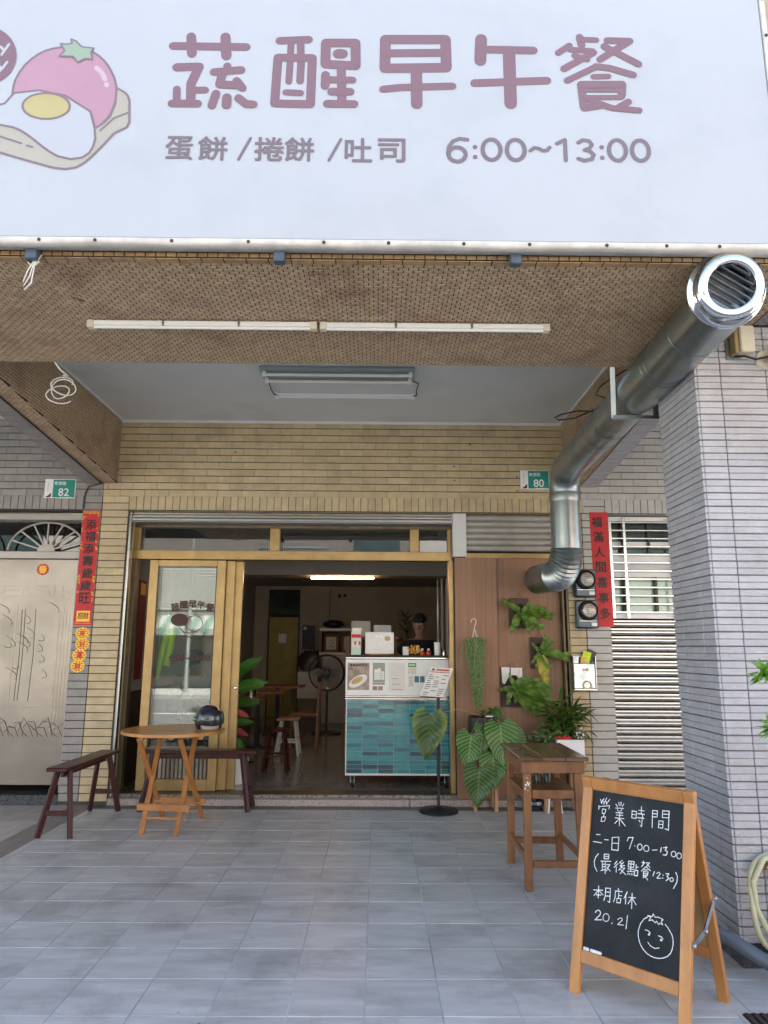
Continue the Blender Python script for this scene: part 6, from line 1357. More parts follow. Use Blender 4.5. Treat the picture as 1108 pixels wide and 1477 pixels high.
def pr(name, x0, x1, z0, z1, mt, k=0): return MB().box(x0, x1, yp-.0006-.0004*k, yp-.0004*k, z0, z1).build(name, mt, t)
m_ph = pm('food_photo_print', (.44,.34,.28), .4, scale=11, col2=(.20,.13,.10), detail=3)
pr('poster', -.295, -.080, 1.00, 1.262, m_ph)
MB().prism([(-.19+.085*math.cos(a)*1.0+.03*math.sin(a), 1.085+.062*math.sin(a)+.018*math.cos(a)) for a in [2*math.pi*j/28 for j in range(28)]], yp-.0012, yp-.0008).build('poster_plate', M['paper'], t)
MB().prism([(-.20+.052*math.cos(a)+.02*math.sin(a), 1.092+.036*math.sin(a)+.01*math.cos(a)) for a in [2*math.pi*j/20 for j in range(20)]], yp-.0018, yp-.0014).build('poster_food', pm('egg_roll_print', (.62,.45,.16), .5, scale=60, col2=(.45,.28,.08)), t)
text('營養蛋餅系列', (-.187, yp-.0022, 1.238), w=.17, h=.024, mt=M['inkb'], parent=t, bold=.02, thick=.0005)
text('$35', (-.255, yp-.0022, 1.205), h=.016, mt=M['inkb'], parent=t, bold=.02, thick=.0005)
pr('poster', -.045, .075, 1.075, 1.262, M['leafp'], 0); 
for (x, w_, h_) in ((-.028,.03,.10),(.004,.03,.11),(.04,.028,.08)):
    pr('poster_bottle', x, x+w_, 1.10, 1.10+h_, M['plw'], 1); pr('poster_cap', x+.008, x+w_-.008, 1.1005+h_, 1.118+h_, M['pink'], 1)
    for q in range(3): pr('poster_text', x+.006, x+w_-.006, 1.115+.022*q, 1.122+.022*q, M['glass_g'], 2)
pr('poster_strip', -.045, .075, 1.052, 1.072, M['pink'], 0)
for x in (-.045, .008): pr('photo_card', x, x+.045, .998, 1.036, m_ph, 0)
pr('notice', .115, .275, .99, 1.262, M['paper'], 0)
for q in range(9): pr('notice_line', .145, .245-.02*(q % 3), 1.004+.013*q, 1.0075+.013*q, M['dial'] if q % 4 else M['dark'], 1)
strokes(MB(), [(.003, digit_el(.21, 1.175, .05, .035)), (.003, [(.155,1.14),(.19,1.15),(.23,1.13),(.255,1.15)]), (.003, [(.16,1.22),(.2,1.235),(.25,1.22)])], 0., to3=lambda p,q,k: Vector((p, yp-.0012-k, q)), n=6).build('notice_drawing', M['dial'], t)
pr('sticker', .305, .385, 1.222, 1.262, pm('green_sticker', (.10,.40,.08), .5), 0)
pr('sticker_line', .315, .375, 1.238, 1.248, M['plw'], 1)
pr('notice', .305, .385, 1.155, 1.216, M['dial'], 0); pr('notice', .305, .36, 1.03, 1.145, M['paper'], 0)
for q in range(6): pr('notice_line', .312, .35, 1.045+.016*q, 1.048+.016*q, M['dark'], 1)
for q in range(2): pr('picture', .368+.055*q, .412+.055*q, 1.075, 1.135, pm('blue_print%s' % 'ab'[q], (.04,.20,.26), .5), 0)

ZC = 1.3365
t = thing('leaflet_box', (-.215, .5, ZC), 'upright leaflet box with a red band and small pictures on the left of the counter', 'box')
MB().cbox(-.265, -.165, .46, .54, ZC, ZC+.225, .003).build('box_body', M['dial'], t)
MB().box(-.262, -.168, .4588, .4594, ZC+.17, ZC+.205).build('red_band', M['red'], t); MB().box(-.262, -.168, .4588, .4594, ZC+.207, ZC+.223).build('top_band', M['paper'], t)
MB().box(-.262, -.168, .4588, .4594, ZC+.004, ZC+.07).build('blue_print', M['glass_g'], t)
for k in range(4): MB().box(-.255+.022*k, -.238+.022*k, .4582, .4587, ZC+.08+.02*(k % 2), ZC+.115+.02*(k % 2)).build('picture', M['sauce'] if k % 2 else M['paper'], t)
MB().prism([(-.262,ZC+.226),(-.17,ZC+.226),(-.16,ZC+.268),(-.255,ZC+.268)], .49, .494).build('paper', M['paper'], t)
t = thing('menu_board', (.02, .52, ZC), 'white whiteboard-style menu standing on a wooden foot on the counter', 'menu')
MB().cbox(-.125, .165, .515, .53, ZC+.012, ZC+.228, .002).build('board', M['plw'], t)
MB().cbox(-.07, .12, .49, .56, ZC, ZC+.012, .002).build('foot', M['log'], t)
b = MB(); random.seed(2)
for k in range(42):
    x = -.105+.25*random.random(); z_ = ZC+.05+.15*random.random(); b.box(x, x+random.uniform(.006,.018), .5140, .5146, z_, z_+.002)
b.build('written_prices', M['steel'], t)
MB().prism([(.10+.03*math.cos(a), ZC+.165+.024*math.sin(a)) for a in [2*math.pi*j/20 for j in range(20)]], .5132, .5136).build('yellow_drawing', M['yolkp'], t)
t = thing('sweets_basket', (.30, .52, ZC), 'pile of amber wrapped sweets with a small card on the counter', 'sweets')
b = MB(); random.seed(8)
for k in range(40): b.blob((random.uniform(.31,.43), random.uniform(.47,.57), ZC+.015+random.uniform(0,.05)+(.035 if .38 < random.random()*.5+.2 < .5 else 0)), (.013,.012,.011), 6, 4, .25)
tag(b.build('sweets', M['lotion'], t), kind='stuff')
MB().cbox(.255, .315, .50, .503, ZC+.0, ZC+.085, .001).xf(rotm()).build('card', M['paper'], t)
MB().tube([(.40,.5,ZC+.05),(.41,.5,ZC+.10)], .018, 8).build('sweet_jar', M['lotion'], t)
for i, x in enumerate((.452, .515)):
    t = thing('sauce_bottle', (x, .49, ZC), ('left','right')[i]+' of two squat red sauce bottles with white caps on the counter', 'bottle', 'red sauce bottles on the counter')
    MB().lathe([(0,0),(.026,0),(.027,.035),(.014,.048),(0,.048)], (x,.49,ZC), 16).build('body', M['sauce'], t, smooth=40)
    MB().lathe([(.0,.0485),(.012,.0485),(.011,.068),(0,.068)], (x,.49,ZC), 12).build('cap', M['plw'], t)
t = thing('paper_cup', (.605, .5, ZC), 'tall white cup stack at the right end of the counter', 'cups')
MB().lathe([(0,0),(.031,0),(.034,.132),(.030,.132),(0,.02)], (.605,.5,ZC), 24).build('cup', M['plw'], t, smooth=40)
for q in range(3): MB().lathe([(.0345,.10+.012*q),(.036,.103+.012*q),(.0345,.106+.012*q)], (.605,.5,ZC), 24, cap=False).build('rim', M['plw'], t)
t = thing('small_tin', (.672, .5, ZC), 'small grey tin beside the cups on the counter', 'tin')
MB().lathe([(0,0),(.02,0),(.02,.055),(.018,.058),(0,.058)], (.672,.5,ZC), 16).build('tin', M['steel'], t, smooth=40)

# ================================================================ PEOPLE
def skin_mesh(name, J, E_, mt, parent, loc=(0,0,0), root=0, sub=2):
    me = bpy.data.meshes.new(name); me.from_pydata([j[:3] for j in J], E_, []); o = bpy.data.objects.new(name, me); COL.objects.link(o)
    sk = o.modifiers.new('skin', 'SKIN'); sk.use_smooth_shade = True; sv = me.skin_vertices[0].data
    for i, j in enumerate(J):
        r = j[3] if len(j) == 4 else (j[3], j[4]); sv[i].radius = r if isinstance(r, tuple) else (r, r); sv[i].use_root = (i == root)
    ss = o.modifiers.new('sub', 'SUBSURF'); ss.levels = sub; ss.render_levels = sub
    bpy.context.view_layer.update(); m2 = bpy.data.meshes.new_from_object(o.evaluated_get(bpy.context.evaluated_depsgraph_get()))
    bpy.data.objects.remove(o); m2.shade_smooth(); m2.materials.clear(); m2.materials.append(mt); m2.name = name
    p = inst(m2, loc, name, parent); return p
def head_parts(t, c, rx=0., rz=0., hair=M['cap'], cap=None):
    """face details for a head centred on c looking along -Y before rotation"""
    c = Vector(c); Rm = rotm(rz=rz) @ rotm(rx=rx)
    MB().blob((0,-.096,-.012), (.014,.022,.024), 8, 6).xf(Rm, c).build('nose', M['skin'], t, smooth='all')
    for s_ in (-1, 1):
        ey = MB().blob((s_*.031,-.086,.015), (.013,.009,.008), 8, 5).xf(Rm, c).build('eye', M['plw'], t, smooth='all')
        MB().blob((s_*.031,-.0935,.015), (.005,.003,.005), 8, 5).xf(Rm, c).build('pupil', M['black'], ey)
        MB().obox((s_*.016,-.094,.033),(s_*.050,-.088,.036), .010, .009).xf(Rm, c).build('eyebrow', M['black'], t)
        MB().blob((s_*.076,.0,-.0), (.010,.02,.030), 8, 6).xf(Rm, c).build('ear', M['skin'], t, smooth='all')
    MB().blob((0,-.088,-.05), (.024,.008,.006), 8, 5).xf(Rm, c).build('mouth', M['kraft'], t, smooth='all')
    b = MB(); n = 18
    for i in range(8):
        p = math.pi*(.44 if cap else .56)*i/7
        for j in range(n): a = 2*math.pi*j/n; b.v.append(Vector((.084*math.sin(p)*math.cos(a), .098*math.sin(p)*math.sin(a)+.006, .088*math.cos(p)+.022)))
    for i in range(7):
        for j in range(n):
            a = 2*math.pi*(j+.5)/n
            if i > 4 and not cap and math.sin(a) < -.2: continue
            b.f.append((i*n+j, (i+1)*n+j, (i+1)*n+(j+1)%n, i*n+(j+1)%n))
    o = b.xf(Rm, c).build('hair' if not cap else 'cap', cap or hair, t, smooth='all'); sd_ = o.modifiers.new('thick','SOLIDIFY'); sd_.thickness = .012; sd_.offset = 1
    if cap: MB().prism([(.075*math.cos(a), -.085-.055*math.sin(a)) for a in [math.pi*j/10 for j in range(11)]], .040, .046, 'xy').xf(Rm, c).build('cap_peak', cap, t)
def fingers(x, y, z, s, d, mt, t):
    for k, (o_, L_) in enumerate(((-.03,.06),(-.01,.072),(.01,.068),(.028,.055))):
        p = Vector((x+s*o_, y, z)); dd = Vector(d); q = p+dd*L_*.5+Vector((0,0,.004)); MB().tube([p, q, q+dd*L_*.5+Vector((0,0,-.016))], [.0095,.0088,.007], 8).build('finger', mt, t, smooth='all')
    MB().tube([(x-s*.035,y+.03,z),(x-s*.06,y-.005,z-.004),(x-s*.062,y-.03,z-.01)], [.011,.010,.008], 8).build('thumb', mt, t, smooth='all')
# man behind the counter
mx, my, fz = .485, 1.55, .08
t = thing('person', (mx, my, fz), 'man in a black T-shirt and dark cap standing behind the counter, looking down', 'person')
def standing(mx, my, fz, H=1.70):
    k = H/1.75
    J = [(0,0,.95,.135,.10),(0,.0,1.13,.125,.092),(0,.0,1.30,.150,.10),(0,.0,1.415,.12,.085),(0,.0,1.475,.045,.045),(0,-.022,1.55,.050,.062),(0,-.018,1.62,.092,.098),(0,-.012,1.69,.088,.096),(0,-.005,1.735,.04,.05),
         (.17,.0,1.41,.062,.062),(.235,.02,1.27,.05,.05),(.265,.03,1.13,.042,.042),(.255,-.10,1.05,.034,.034),(.225,-.25,1.02,.025,.025),(.215,-.31,1.015,.036,.016),
         (-.17,.0,1.41,.062,.062),(-.235,.02,1.27,.05,.05),(-.265,.03,1.13,.042,.042),(-.245,-.12,1.05,.034,.034),(-.20,-.26,1.02,.025,.025),(-.19,-.32,1.015,.036,.016),
         (.095,0,.84,.088,.088),(.10,-.0,.50,.06,.06),(.10,.01,.46,.055,.06),(.105,.02,.10,.038,.04),(.11,-.02,.045,.035,.035),(.115,-.16,.03,.035,.025),
         (-.095,0,.84,.088,.088),(-.10,-.0,.50,.06,.06),(-.10,.01,.46,.055,.06),(-.105,.02,.10,.038,.04),(-.11,-.02,.045,.035,.035),(-.115,-.16,.03,.035,.025)]
    E_ = [(0,1),(1,2),(2,3),(3,4),(4,5),(5,6),(6,7),(7,8),(3,9),(9,10),(10,11),(11,12),(12,13),(13,14),(3,15),(15,16),(16,17),(17,18),(18,19),(19,20),(0,21),(21,22),(22,23),(23,24),(24,25),(25,26),(0,27),(27,28),(28,29),(29,30),(30,31),(31,32)]
    return [(mx+j[0]*k, my+j[1]*k, fz+j[2]*k)+tuple(r*k for r in j[3:]) for j in J], E_, k
J, E_, k_ = standing(mx, my, fz)
skin_mesh('body', J, E_, M['skin'], t)
def sub_skin(name, idx, grow, mt, t, J, E_, root, trim={}):
    mp = {i: n for n, i in enumerate(idx)}; J2 = []
    for i in idx:
        j = trim.get(i, J[i]); J2.append(j[:3]+tuple(r+grow for r in j[3:]))
    return skin_mesh(name, J2, [(mp[a], mp[b]) for a, b in E_ if a in mp and b in mp], mt, t, root=mp[root])
sub_skin('shirt', [0,1,2,3,4,9,10,15,16], .034, M['shirt'], t, J, E_, 0, {4:(mx,my,fz+1.445*k_,.04,.04)})
sub_skin('trousers', [0,21,22,23,24,27,28,29,30], .012, M['jeans'], t, J, E_, 0)
head_parts(t, (mx, my-.014, fz+1.655*k_), rx=R(14), rz=R(-8), cap=M['cap'])
fingers(mx+.21, my-.325, fz+.985, 1, (0,-1,-.1), M['skin'], t); fingers(mx-.185, my-.335, fz+.985, -1, (0,-1,-.1), M['skin'], t)
MB().tube([(mx-.05,my-.13,fz+1.20),(mx+.05,my-.13,fz+1.20)], .004, 4).build('shirt_print', M['dial'], t)

# person sitting behind the glass door
px_, py_ = -1.90, .95
t = thing('person', (px_, py_, .08), 'person in a dark green jacket and black cap sitting behind the glass door, head bowed', 'person')
J = [(0,0,.50,.14,.12),(0,-.01,.66,.135,.11),(0,-.03,.84,.155,.11),(0,-.05,.965,.12,.09),(0,-.085,1.03,.055,.055),(0,-.13,1.09,.055,.062),(0,-.165,1.145,.080,.088),(0,-.165,1.20,.076,.082),(0,-.155,1.24,.04,.05),
     (.18,-.05,.95,.066,.066),(.245,-.07,.80,.055,.055),(.26,-.12,.68,.045,.045),(.17,-.30,.72,.036,.036),(.085,-.40,.79,.028,.028),(.06,-.43,.82,.038,.018),
     (-.18,-.05,.95,.066,.066),(-.245,-.07,.80,.055,.055),(-.26,-.12,.68,.045,.045),(-.17,-.30,.72,.036,.036),(-.085,-.40,.79,.028,.028),(-.06,-.43,.82,.038,.018),
     (.10,-.05,.46,.095,.095),(.13,-.45,.47,.066,.066),(.13,-.47,.42,.06,.06),(.12,-.44,.10,.04,.04),(.12,-.47,.04,.036,.036),(.125,-.60,.03,.036,.026),
     (-.10,-.05,.46,.095,.095),(-.13,-.45,.47,.066,.066),(-.13,-.47,.42,.06,.06),(-.12,-.44,.10,.04,.04),(-.12,-.47,.04,.036,.036),(-.125,-.60,.03,.036,.026)]
J = [(px_+j[0]*.95, py_+j[1]*.95, .08+j[2]*1.02)+tuple(j[3:]) for j in J]
skin_mesh('body', J, E_, M['skin'], t)
sub_skin('jacket', [0,1,2,3,4,9,10,11,12,15,16,17,18], .024, M['jacket'], t, J, E_, 0, {4:(px_,py_-.07,.08+1.03*.98,.055,.055)})
sub_skin('trousers', [0,21,22,23,24,27,28,29,30], .012, M['jeans'], t, J, E_, 0)
hc_ = (px_, py_-.16, .08+1.185)
head_parts(t, hc_, rx=R(34), cap=M['cap'])
fingers(px_+.055, py_-.43, .92, 1, (-.4,-.7,.5), M['skin'], t); fingers(px_-.055, py_-.43, .92, -1, (.4,-.7,.5), M['skin'], t)
o = MB().cbox(-.035,.035,-.004,.004,-.07,.07,.004).xf(rotm(rx=R(-40)), (px_, py_-.485, .955)).build('phone', M['black']); tag(o, 'black phone held by the person sitting behind the glass door', 'phone')
def stool(name, cx, cy, H, r, mt, mt2, label, group=None, square=False):
    t = thing(name, (cx, cy, .08), label, 'stool', group); z = .08
    if square: MB().cbox(cx-r, cx+r, cy-r, cy+r, z+H-.025, z+H, .006).build('seat', mt, t)
    else: MB().lathe([(0,0),(r-.005,0),(r,.008),(r,.022),(r-.006,.028),(0,.028)], (cx,cy,z+H-.028), 24).build('seat', mt, t, smooth=40)
    q = r*.62; w = r*1.02
    for sx in (-1,1):
        for sy in (-1,1): MB().obox((cx+sx*w,cy+sy*w,z),(cx+sx*q,cy+sy*q,z+H-.029), .026, .026, c=.003).build('leg', mt2, t)
    a = (w+q)/2*1.05
    for s_ in (-1,1):
        MB().obox((cx-a,cy+s_*a,z+H*.38),(cx+a,cy+s_*a,z+H*.38), .016, .022).build('rung', mt2, t); MB().obox((cx+s_*a,cy-a,z+H*.46),(cx+s_*a,cy+a,z+H*.46), .016, .022).build('rung', mt2, t)
    return t
stool('stool', px_, py_+.0, .44, .15, M['wood_m'], M['wood_m'], 'stool under the person sitting behind the glass door')

# ================================================================ THE ROOM
stool('stool', -1.10, 1.36, .45, .125, M['wood_m'], M['wood_m'], 'dark maroon round stool, nearest the entrance inside the shop')
stool('stool', -1.12, 2.56, .45, .14, M['log'], M['plw'], 'wooden-topped stool with white legs behind the maroon stool', square=True)
def table(cx, cy, w, d, H, label):
    t = thing('dining_table', (cx, cy, .08), label, 'table', 'dark dining tables inside')
    MB().cbox(cx-w/2, cx+w/2, cy-d/2, cy+d/2, .08+H-.03, .08+H, .004).build('top', M['wood_b'], t)
    MB().cbox(cx-.03, cx+.03, cy-.03, cy+.03, .10, .08+H-.031, .003).build('pedestal', M['blackm'], t)
    MB().cbox(cx-.22, cx+.22, cy-.03, cy+.03, .081, .10, .003).build('foot', M['blackm'], t); MB().cbox(cx-.03, cx+.03, cy-.22, cy-.031, .081, .10, .003).cbox(cx-.03, cx+.03, cy+.031, cy+.22, .081, .10, .003).build('foot', M['blackm'], t)
    return t
table(-1.66, 1.95, .62, .6, .75, 'small dark table nearest the door leaves inside the shop, carrying a steel pot')
table(-1.62, 3.2, .75, .6, .75, 'second dark table inside the shop, along the left wall')
table(-1.55, 4.6, .80, .6, .75, 'third dark table inside the shop, in front of the ochre door')
t = thing('steel_pot', (-1.52, 2.0, .83), 'shiny steel cutlery pot on the nearest table inside', 'pot')
MB().lathe([(0,0),(.065,0),(.068,.16),(.071,.165),(.06,.165),(0,.02)], (-1.52,2.0,.8305), 24).build('pot', M['steel'], t, smooth=40)
t = thing('wooden_chair', (-.98, 3.3, .08), 'brown wooden slat-back chair beside the stools inside the shop', 'chair')
MB().cbox(-1.18,-.80,3.12,3.5,.50,.53,.004).build('seat', M['wood_b'], t)
for (x,y,zt) in ((-1.16,3.14,.50),(-1.16,3.48,.50),(-.82,3.14,.94),(-.82,3.48,.94)): MB().obox((x,y,.081),(x+(.03 if zt > .6 else 0),y,zt-.001), .03, .03, c=.003).build('leg', M['wood_b'], t)
for z in (.68,.76,.84,.92): MB().cbox(-.815,-.797,3.157,3.463,z-.02,z+.02,.002).build('back_slat', M['wood_b'], t)
t = thing('standing_fan', (-.80, 4.9, .08), 'black standing fan with a round guard in the middle of the shop', 'fan')
fx, fy, fz2 = -.80, 4.75, 1.02
MB().lathe([(0,0),(.24,0),(.23,.02),(.03,.045),(0,.045)], (fx,fy+.12,.081), 28).build('base', M['black'], t, smooth=40)
MB().tube([(fx,fy+.12,.12),(fx,fy+.12,.86)], .018, 10).build('pole', M['black'], t); MB().tube([(fx,fy+.12,.72),(fx,fy+.12,.80)], .026, 10).build('collar', M['chrome'], t)
MB().blob((fx,fy+.12,fz2), (.07,.10,.07), 14, 8).build('motor', M['black'], t, smooth='all')
for yy, rr in ((fy,.28),(fy-.10,.27)): MB().tube([(fx+rr*math.cos(a), yy, fz2+rr*math.sin(a)) for a in [2*math.pi*j/40 for j in range(40)]], .011, 6, closed=True).build('guard_ring', M['black'], t, smooth='all')
for k in range(40):
    a = 2*math.pi*k/40; MB().tube([(fx+.04*math.cos(a),fy-.125,fz2+.04*math.sin(a)),(fx+.20*math.cos(a+.15),fy-.135,fz2+.20*math.sin(a+.15)),(fx+.27*math.cos(a+.2),fy-.10,fz2+.27*math.sin(a+.2))], .0028, 4).build('guard_wire', M['black'], t)
MB().lathe([(0,0),(.05,0),(.045,.012),(0,.015)], (fx,fy-.128,fz2), 16, rotm(rx=R(90))).build('hub_badge', M['black'], t)
for k in range(4):
    a = math.pi/2*k; pts = [(.03,-.03),(.12,-.07),(.22,-.05),(.24,.05),(.14,.06),(.03,.03)]
    MB().prism([(fx+p*math.cos(a)-q*math.sin(a), fz2+p*math.sin(a)+q*math.cos(a)) for p, q in pts], fy-.055-.002*k, fy-.050-.002*k).build('blade', M['fix'], t)
t = thing('yellow_door', (-1.86, 7.47, .08), 'ochre panelled door in the back wall of the shop', 'door')
MB().cbox(-2.14,-1.575,7.44,7.48,.085,2.0,.004).build('door_leaf', M['ydoor'], t)
for (z0,z1) in ((1.15,1.85),(.95,1.08),(.25,.88)):
    for (a,b_) in ((-2.07,-1.88),(-1.83,-1.64)): MB().cbox(a,b_,7.428,7.4395,z0,z1,.006).build('door_panel', M['ydoor'], t)
MB().cbox(-2.169,-2.141,7.44,7.5,.085,2.03,.003).cbox(-1.574,-1.551,7.44,7.5,.085,2.03,.003).cbox(-2.169,-1.551,7.44,7.5,2.031,2.08,.003).build('door_frame', M['dark'], t)
MB().box(-2.17,-1.55,7.47,7.49,2.081,2.55).build('transom_pane', M['glass_gd'], t)
MB().lathe([(0,0),(.025,0),(.02,.02),(0,.025)], (-1.63,7.427,1.0), 12, rotm(rx=R(90))).build('handle', M['chrome'], t)
o = MB().cbox(-1.95,-1.80,7.423,7.427,1.50,1.68,.001).build('door_notice', M['plw']); tag(o, 'white notice stuck on the ochre door', 'notice')
t = thing('wall_poster', (-1.36, 7.48, 1.4), 'dark blue poster on the back wall beside the ochre door', 'poster')
MB().cbox(-1.49,-1.235,7.485,7.498,1.38,1.85,.002).build('sheet', pm('dark_blue_print', (.02,.03,.06), .5, scale=30, var=.4), t)
MB().box(-1.47,-1.41,7.483,7.4845,1.76,1.82).build('print', M['dial'], t)
b = MB(); random.seed(4)
for k in range(5): b.obox((-1.42+.06*k,7.44,1.36),(-1.43+.065*k,7.43,1.0+.05*(k%3)), .04, .02)
tag(b.build('hanging_tools', M['dark']), 'dark bags and tools hanging on the back wall below the poster', 'tools')
t = thing('cabinet', (-.75, 6.6, .08), 'tall white cabinet behind the fan, with boxes on top', 'cabinet')
MB().cbox(-1.0,-.45,6.3,6.9,.085,1.28,.006).build('body', M['fridge'], t); MB().cbox(-.98,-.47,6.285,6.299,.14,1.2,.004).build('door', M['fridge'], t)
MB().cbox(-1.05,-.40,6.25,6.9,1.285,1.33,.003).build('shelf', M['plw'], t); MB().cbox(-1.05,-.35,6.25,6.9,1.71,1.76,.003).build('shelf', M['plw'], t)
MB().cbox(-1.04,-1.01,6.26,6.9,1.331,1.709,.002).build('side_post', M['wood_b'], t); MB().cbox(-.39,-.36,6.26,6.9,1.331,1.709,.002).build('side_post', M['wood_b'], t)
for i, x in enumerate((-.98,-.66)):
    t = thing('cardboard_box', (x+.13, 6.5, 1.333), ('left','right')[i]+' brown cardboard box on the shelf above the white cabinet', 'box', 'cardboard boxes on the shelf')
    MB().cbox(x,x+.28,6.3,6.7,1.333,1.63,.004).build('carton', M['kraft'], t); MB().box(x+.05,x+.23,6.298,6.2995,1.38,1.60).build('label', M['dial'], t)
    strokes(MB(), [(.008, digit_el(x+.14,1.51,.04,.04,12)), (.008, [(x+.08,1.43),(x+.20,1.43)])], 0., to3=lambda p,q,k: Vector((p,6.2975-k,q)), n=6).build('logo', M['dark'], t)
t = thing('rice_cooker', (-.82, 6.5, 1.761), 'black round cooker on top of the cabinet shelf', 'cooker')
MB().blob((-.82,6.5,1.84), (.20,.17,.085), 16, 8).build('body', M['navy'], t, smooth='all')
MB().cbox(-.55,-.42,6.4,6.6,1.762,1.84,.01).build('lid', M['black'], t)
t = thing('whiteboard', (-1.15, 5.8, .5), 'pale easel board standing left of the fan', 'board')
MB().cbox(-1.38,-1.03,5.8,5.82,.55,1.0,.004).build('board', M['fridge'], t)
for x in (-1.39,-1.02): MB().obox((x,5.82,.081),(x,5.82,1.05), .02, .02).build('leg', M['blackm'], t)
t = thing('round_tray', (-1.2, 5.75, 1.0), 'big dark round tray leaning above the pale board', 'tray')
MB().lathe([(0,0),(.17,0),(.18,.015),(.17,.02),(0,.02)], (-1.2,5.78,1.18), 28, rotm(rx=R(80))).build('tray', M['black'], t, smooth=40)
t = thing('ceiling_lamp_strip', (-.49, 3.0, 2.35), 'lit warm tube lamp under the ceiling beam inside the shop', 'lamp')  # strip light under the ceiling beam
MB().cbox(-.93,-.05,2.985,3.02,2.362,2.379,.003).build('housing', M['plw'], t); MB().tube([(-.92,3.0,2.351),(-.06,3.0,2.351)], .0105, 10).build('lit_tube', M['lamp'], t)
t = thing('spotlight_cluster', (-.75, 5.6, 2.3), 'dark spotlight cluster hanging near the back wall', 'lamp')  # two unlit dark spots with a hanging lead
MB().tube([(-.75,7.4,2.45),(-.78,7.4,2.40)], .03, 8).build('spot', M['black'], t); MB().tube([(-.66,7.4,2.46),(-.65,7.4,2.41)], .03, 8).build('spot', M['black'], t)
MB().tube([(-.95,7.48,2.6),(-.96,7.48,2.0),(-1.02,7.48,1.8)], .006, 6).build('lead', M['dark'], t)
t = thing('back_counter', (.3, 4.2, .08), 'dark kitchen counter with jars behind the man', 'counter')
MB().cbox(-.30,1.2,4.0,4.6,.085,1.0,.006).build('body', M['wood_b'], t); MB().cbox(-.32,1.22,3.98,4.6,1.001,1.04,.004).build('top', M['steel'], t)
MB().cbox(-.40,-.34,2.2,3.9,.085,1.55,.004).build('side_rack', M['wood_b'], t)
for i, (x, y, z, w_, h_, mt_) in enumerate(((-.33,2.2,1.551,.24,.19,'dial'),(-.05,2.2,1.56,.22,.13,'plw'))):
    o = MB().cbox(x, x+w_, y, y+.03, z, z+h_, .004).build('framed_card', M[mt_]); tag(o, ('green-grey framed picture card','white display card')[i]+' standing high behind the counter menu board', 'card')
o = MB().cbox(-.34,.25,2.15,2.4,1.515,1.5505,.003).build('rack_shelf', M['wood_b']); tag(o, 'dark rack shelf behind the counter holding the display cards', 'shelf')
MB_s = MB().cbox(-.33,-.30,2.2,2.38,.081,1.5145,.003).cbox(.20,.23,2.2,2.38,.081,1.5145,.003); o = MB_s.build('rack_leg', M['wood_b']); o.parent = bpy.data.objects['rack_shelf']; o.location = WL[o]-WL[bpy.data.objects['rack_shelf']]
for k in range(7):
    x = .0+.15*k; t = thing('spice_jar', (x, 4.15, 1.04), f'kitchen jar on the back counter, number {["one","two","three","four","five","six","seven"][k]} from the left', 'jar', 'jars on the back counter')
    MB().lathe([(0,0),(.04,0),(.04,.10+.02*(k%3)),(.03,.13+.02*(k%3)),(0,.13+.02*(k%3))], (x,4.15,1.0405), 14).build('jar', [M['sauce'],M['dial'],M['wood_o'],M['steel']][k%4], t, smooth=40)
t = thing('dracaena_plant', (.37, 2.75, 1.2), 'dark spiky dracaena plant behind the counter beside the man', 'plant')
dm = leaf_mesh('leaf', M['lf_dark'], 1, .10, 'strap', .25, .1, 5, 1)
MB().lathe([(0,0),(.07,0),(.09,.14),(.08,.14),(0,.12)], (.37,2.75,1.24), 16).build('pot', M['sauce'], t, smooth=40)
MB().tube([(.37,2.75,1.36),(.37,2.75,1.72)], .012, 6).build('stem', M['stem_b'], t); random.seed(6)
its = []
for k in range(70):
    a = random.uniform(0,6.28); its.append((dm, (.37,2.75,1.42+.42*random.random()), (math.cos(a), math.sin(a), random.uniform(.1,1.6)), (0,-.4,1), random.uniform(.13,.2)))
merge('spiky_leaves', M['lf_dark'], its, t)
o = MB().cbox(.2,.55,2.6,2.9,.081,1.2395,.004).build('plant_pedestal', M['dark']); tag(o, 'dark cabinet behind the counter carrying the dracaena', 'cabinet')
t = thing('wall_pipe', (.98, 3.0, 0), 'pale vertical pipes on the wall at the right of the man', 'pipes')
for x in (.86,.92,1.0): MB().tube([(x,3.4,.081),(x,3.4,2.6)], .022 if x < 1 else .035, 8).build('pipe', M['fridge'] if x > .9 else M['steel'], t)
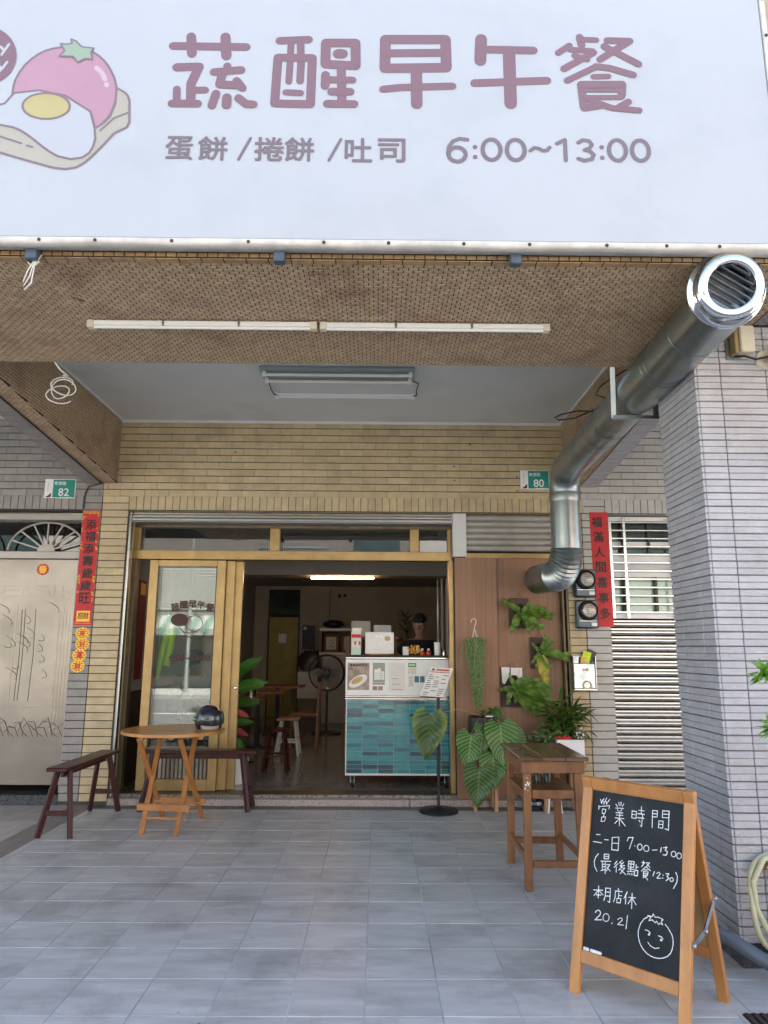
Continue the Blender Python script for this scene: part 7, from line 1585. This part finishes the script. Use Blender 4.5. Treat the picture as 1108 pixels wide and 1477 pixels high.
# pink and green plant at the door leaves
t = thing('broad_leaf_plant', (-1.36, .62, .08), 'tall broad-leaved plant with pink and green leaves just inside the sliding doors', 'plant')
MB().lathe([(0,0),(.11,0),(.14,.24),(.13,.24),(0,.2)], (-1.42,.66,.081), 24).build('pot', M['plw'], t, smooth=40)
bm_ = leaf_mesh('leaf', M['lf_broad'], 1, .5, 'heart', .12, .14, 10, 4, wave=1.); pk = leaf_mesh('leaf', M['lf_pink'], 1, .55, 'heart', .2, .2, 8, 3, wave=1.)
MB().tube([(-1.42,.66,.28),(-1.43,.66,.9),(-1.42,.64,1.25)], .014, 8).build('stem', M['stem'], t)
for (b0, d, n_, s, me) in (((-1.44,.62,1.12),(.75,-.1,.62),(-.35,-1,.5),.34,bm_),((-1.42,.62,.98),(.9,-.15,.30),(-.2,-1,.6),.34,bm_),((-1.42,.60,.84),(.95,-.15,.15),(-.1,-.9,.8),.26,bm_),((-1.43,.62,1.0),(-.8,-.1,.5),(.2,-1,.5),.28,bm_),
        ((-1.40,.60,.76),(.8,-.2,-.2),(0,-1,.5),.13,pk),((-1.42,.60,.66),(.8,-.2,.1),(0,-1,.6),.20,bm_),((-1.40,.60,.58),(.7,-.2,-.15),(0,-1,.4),.13,pk),((-1.40,.60,.48),(.6,-.2,-.5),(0,-1,.3),.17,bm_),((-1.38,.60,.44),(.7,-.2,-.6),(0,-1,.3),.12,pk),((-1.45,.62,.7),(-.7,-.2,.2),(0,-1,.5),.22,bm_)):
    put(me, b0, d, n_, s, t)
# red couplets and yellow scarf near the left jamb
for i, (x, z0, z1, y) in enumerate(((-2.425, 1.23, 2.02, 1.0), (-2.36, 1.05, 1.80, .50))): pass
t = thing('couplet_scroll', (-2.44, .75, 1.2), 'dark red couplet on the inner left wall, farther from the glass', 'couplet')
MB().box(-2.4395,-2.436,.95,1.16,1.28,1.93).build('paper', M['red'], t)
t = thing('couplet_scroll', (-2.40, .45, 1.0), 'maroon glossy couplet hanging just inside the left door gap', 'couplet')
MB().cbox(-2.438,-2.434,.50,.72,1.08,2.08,.001).build('paper', M['reddk'], t); MB().box(-2.4335,-2.4325,.53,.69,1.93,2.05).build('gold_panel', M['goldp'], t)
t = thing('yellow_scarf', (-2.05, .42, 1.1), 'neon yellow patterned cloth strips hanging behind the glass door', 'cloth')
for (x, dx, z0) in ((-2.10,-.09,1.10),(-2.045,-.05,1.22)):
    MB().tube([(x,.42,1.60),(x+dx*.4,.43,1.42),(x+dx,.42,z0)], [.03,.032,.036], 8).build('strip', M['neon'], t, smooth='all')
for x in (-2.10,-2.045): MB().tube([(x,.42,1.60),(x,.40,2.2)], .002, 4).build('string', M['wirew'], t)

# ================================================================ ACROSS THE STREET (seen in the glass and giving the warm bounce)
t = thing('building', (-2, -22, 0), 'sunlit buildings across the street, seen only as reflections in the glass', 'building')
YB = -18.8
MB().box(-9.4,1.5,-26,YB,-.02,9.5).build('wall', M['concb'], t); MB().box(1.52,14,-26,YB+.3,-.02,8).build('wall', M['concw'], t); MB().box(-30,-9.42,-26,YB,-.02,7).build('wall', M['concw'], t); MB().box(14.02,34,-26,YB-.3,-.02,11).build('wall', M['terra'], t)
for k in range(20): MB().cbox(-8.9,-4.6,YB+.005,YB+.05,2.75+.11*k,2.83+.11*k,.003).build('shutter_slat', M['blindp'], t)
for k in range(26): MB().box(-4.2+.09*k,-4.17+.09*k,YB+.3,YB+.33,4.6,5.8).build('balcony_bar', M['grid'], t)
for z in (4.7,5.0,5.3,5.6): MB().box(-4.3,-1.8,YB+.34,YB+.36,z,z+.03).build('balcony_rail', M['grid'], t)
for (x,z) in ((-3.6,1.0),(-.9,4.6),(3,4.4),(6,4.4),(9,4.4),(3,1),(6.5,1),(-14,4.2),(-18,4.2),(-14,1)): MB().cbox(x,x+1.7,YB+.301 if x > 1.5 else YB+.002,YB+.36 if x > 1.5 else YB+.05,z,z+1.4,.01).build('window', M['glass_gd'], t)
for k in range(22):
    x = -9.2+.24*k; MB().prism([(YB+.06,2.55),(YB+1.25,2.05),(YB+1.25,1.82),(YB+1.24,1.82),(YB+1.24,2.03),(YB+.06,2.53)], x, x+.236, 'yz').build('awning_strip', M['awn_g'] if k % 2 else M['awn_w'], t)
MB().box(-8.6,-6.3,YB+.01,YB+.06,.4,1.9).build('shop_front', M['shopf'], t)
MB().tube([(-6.15,YB+2.6,-.02),(-6.15,YB+2.6,6.5)], .055, 8).build('pole', M['awn_w'], t)
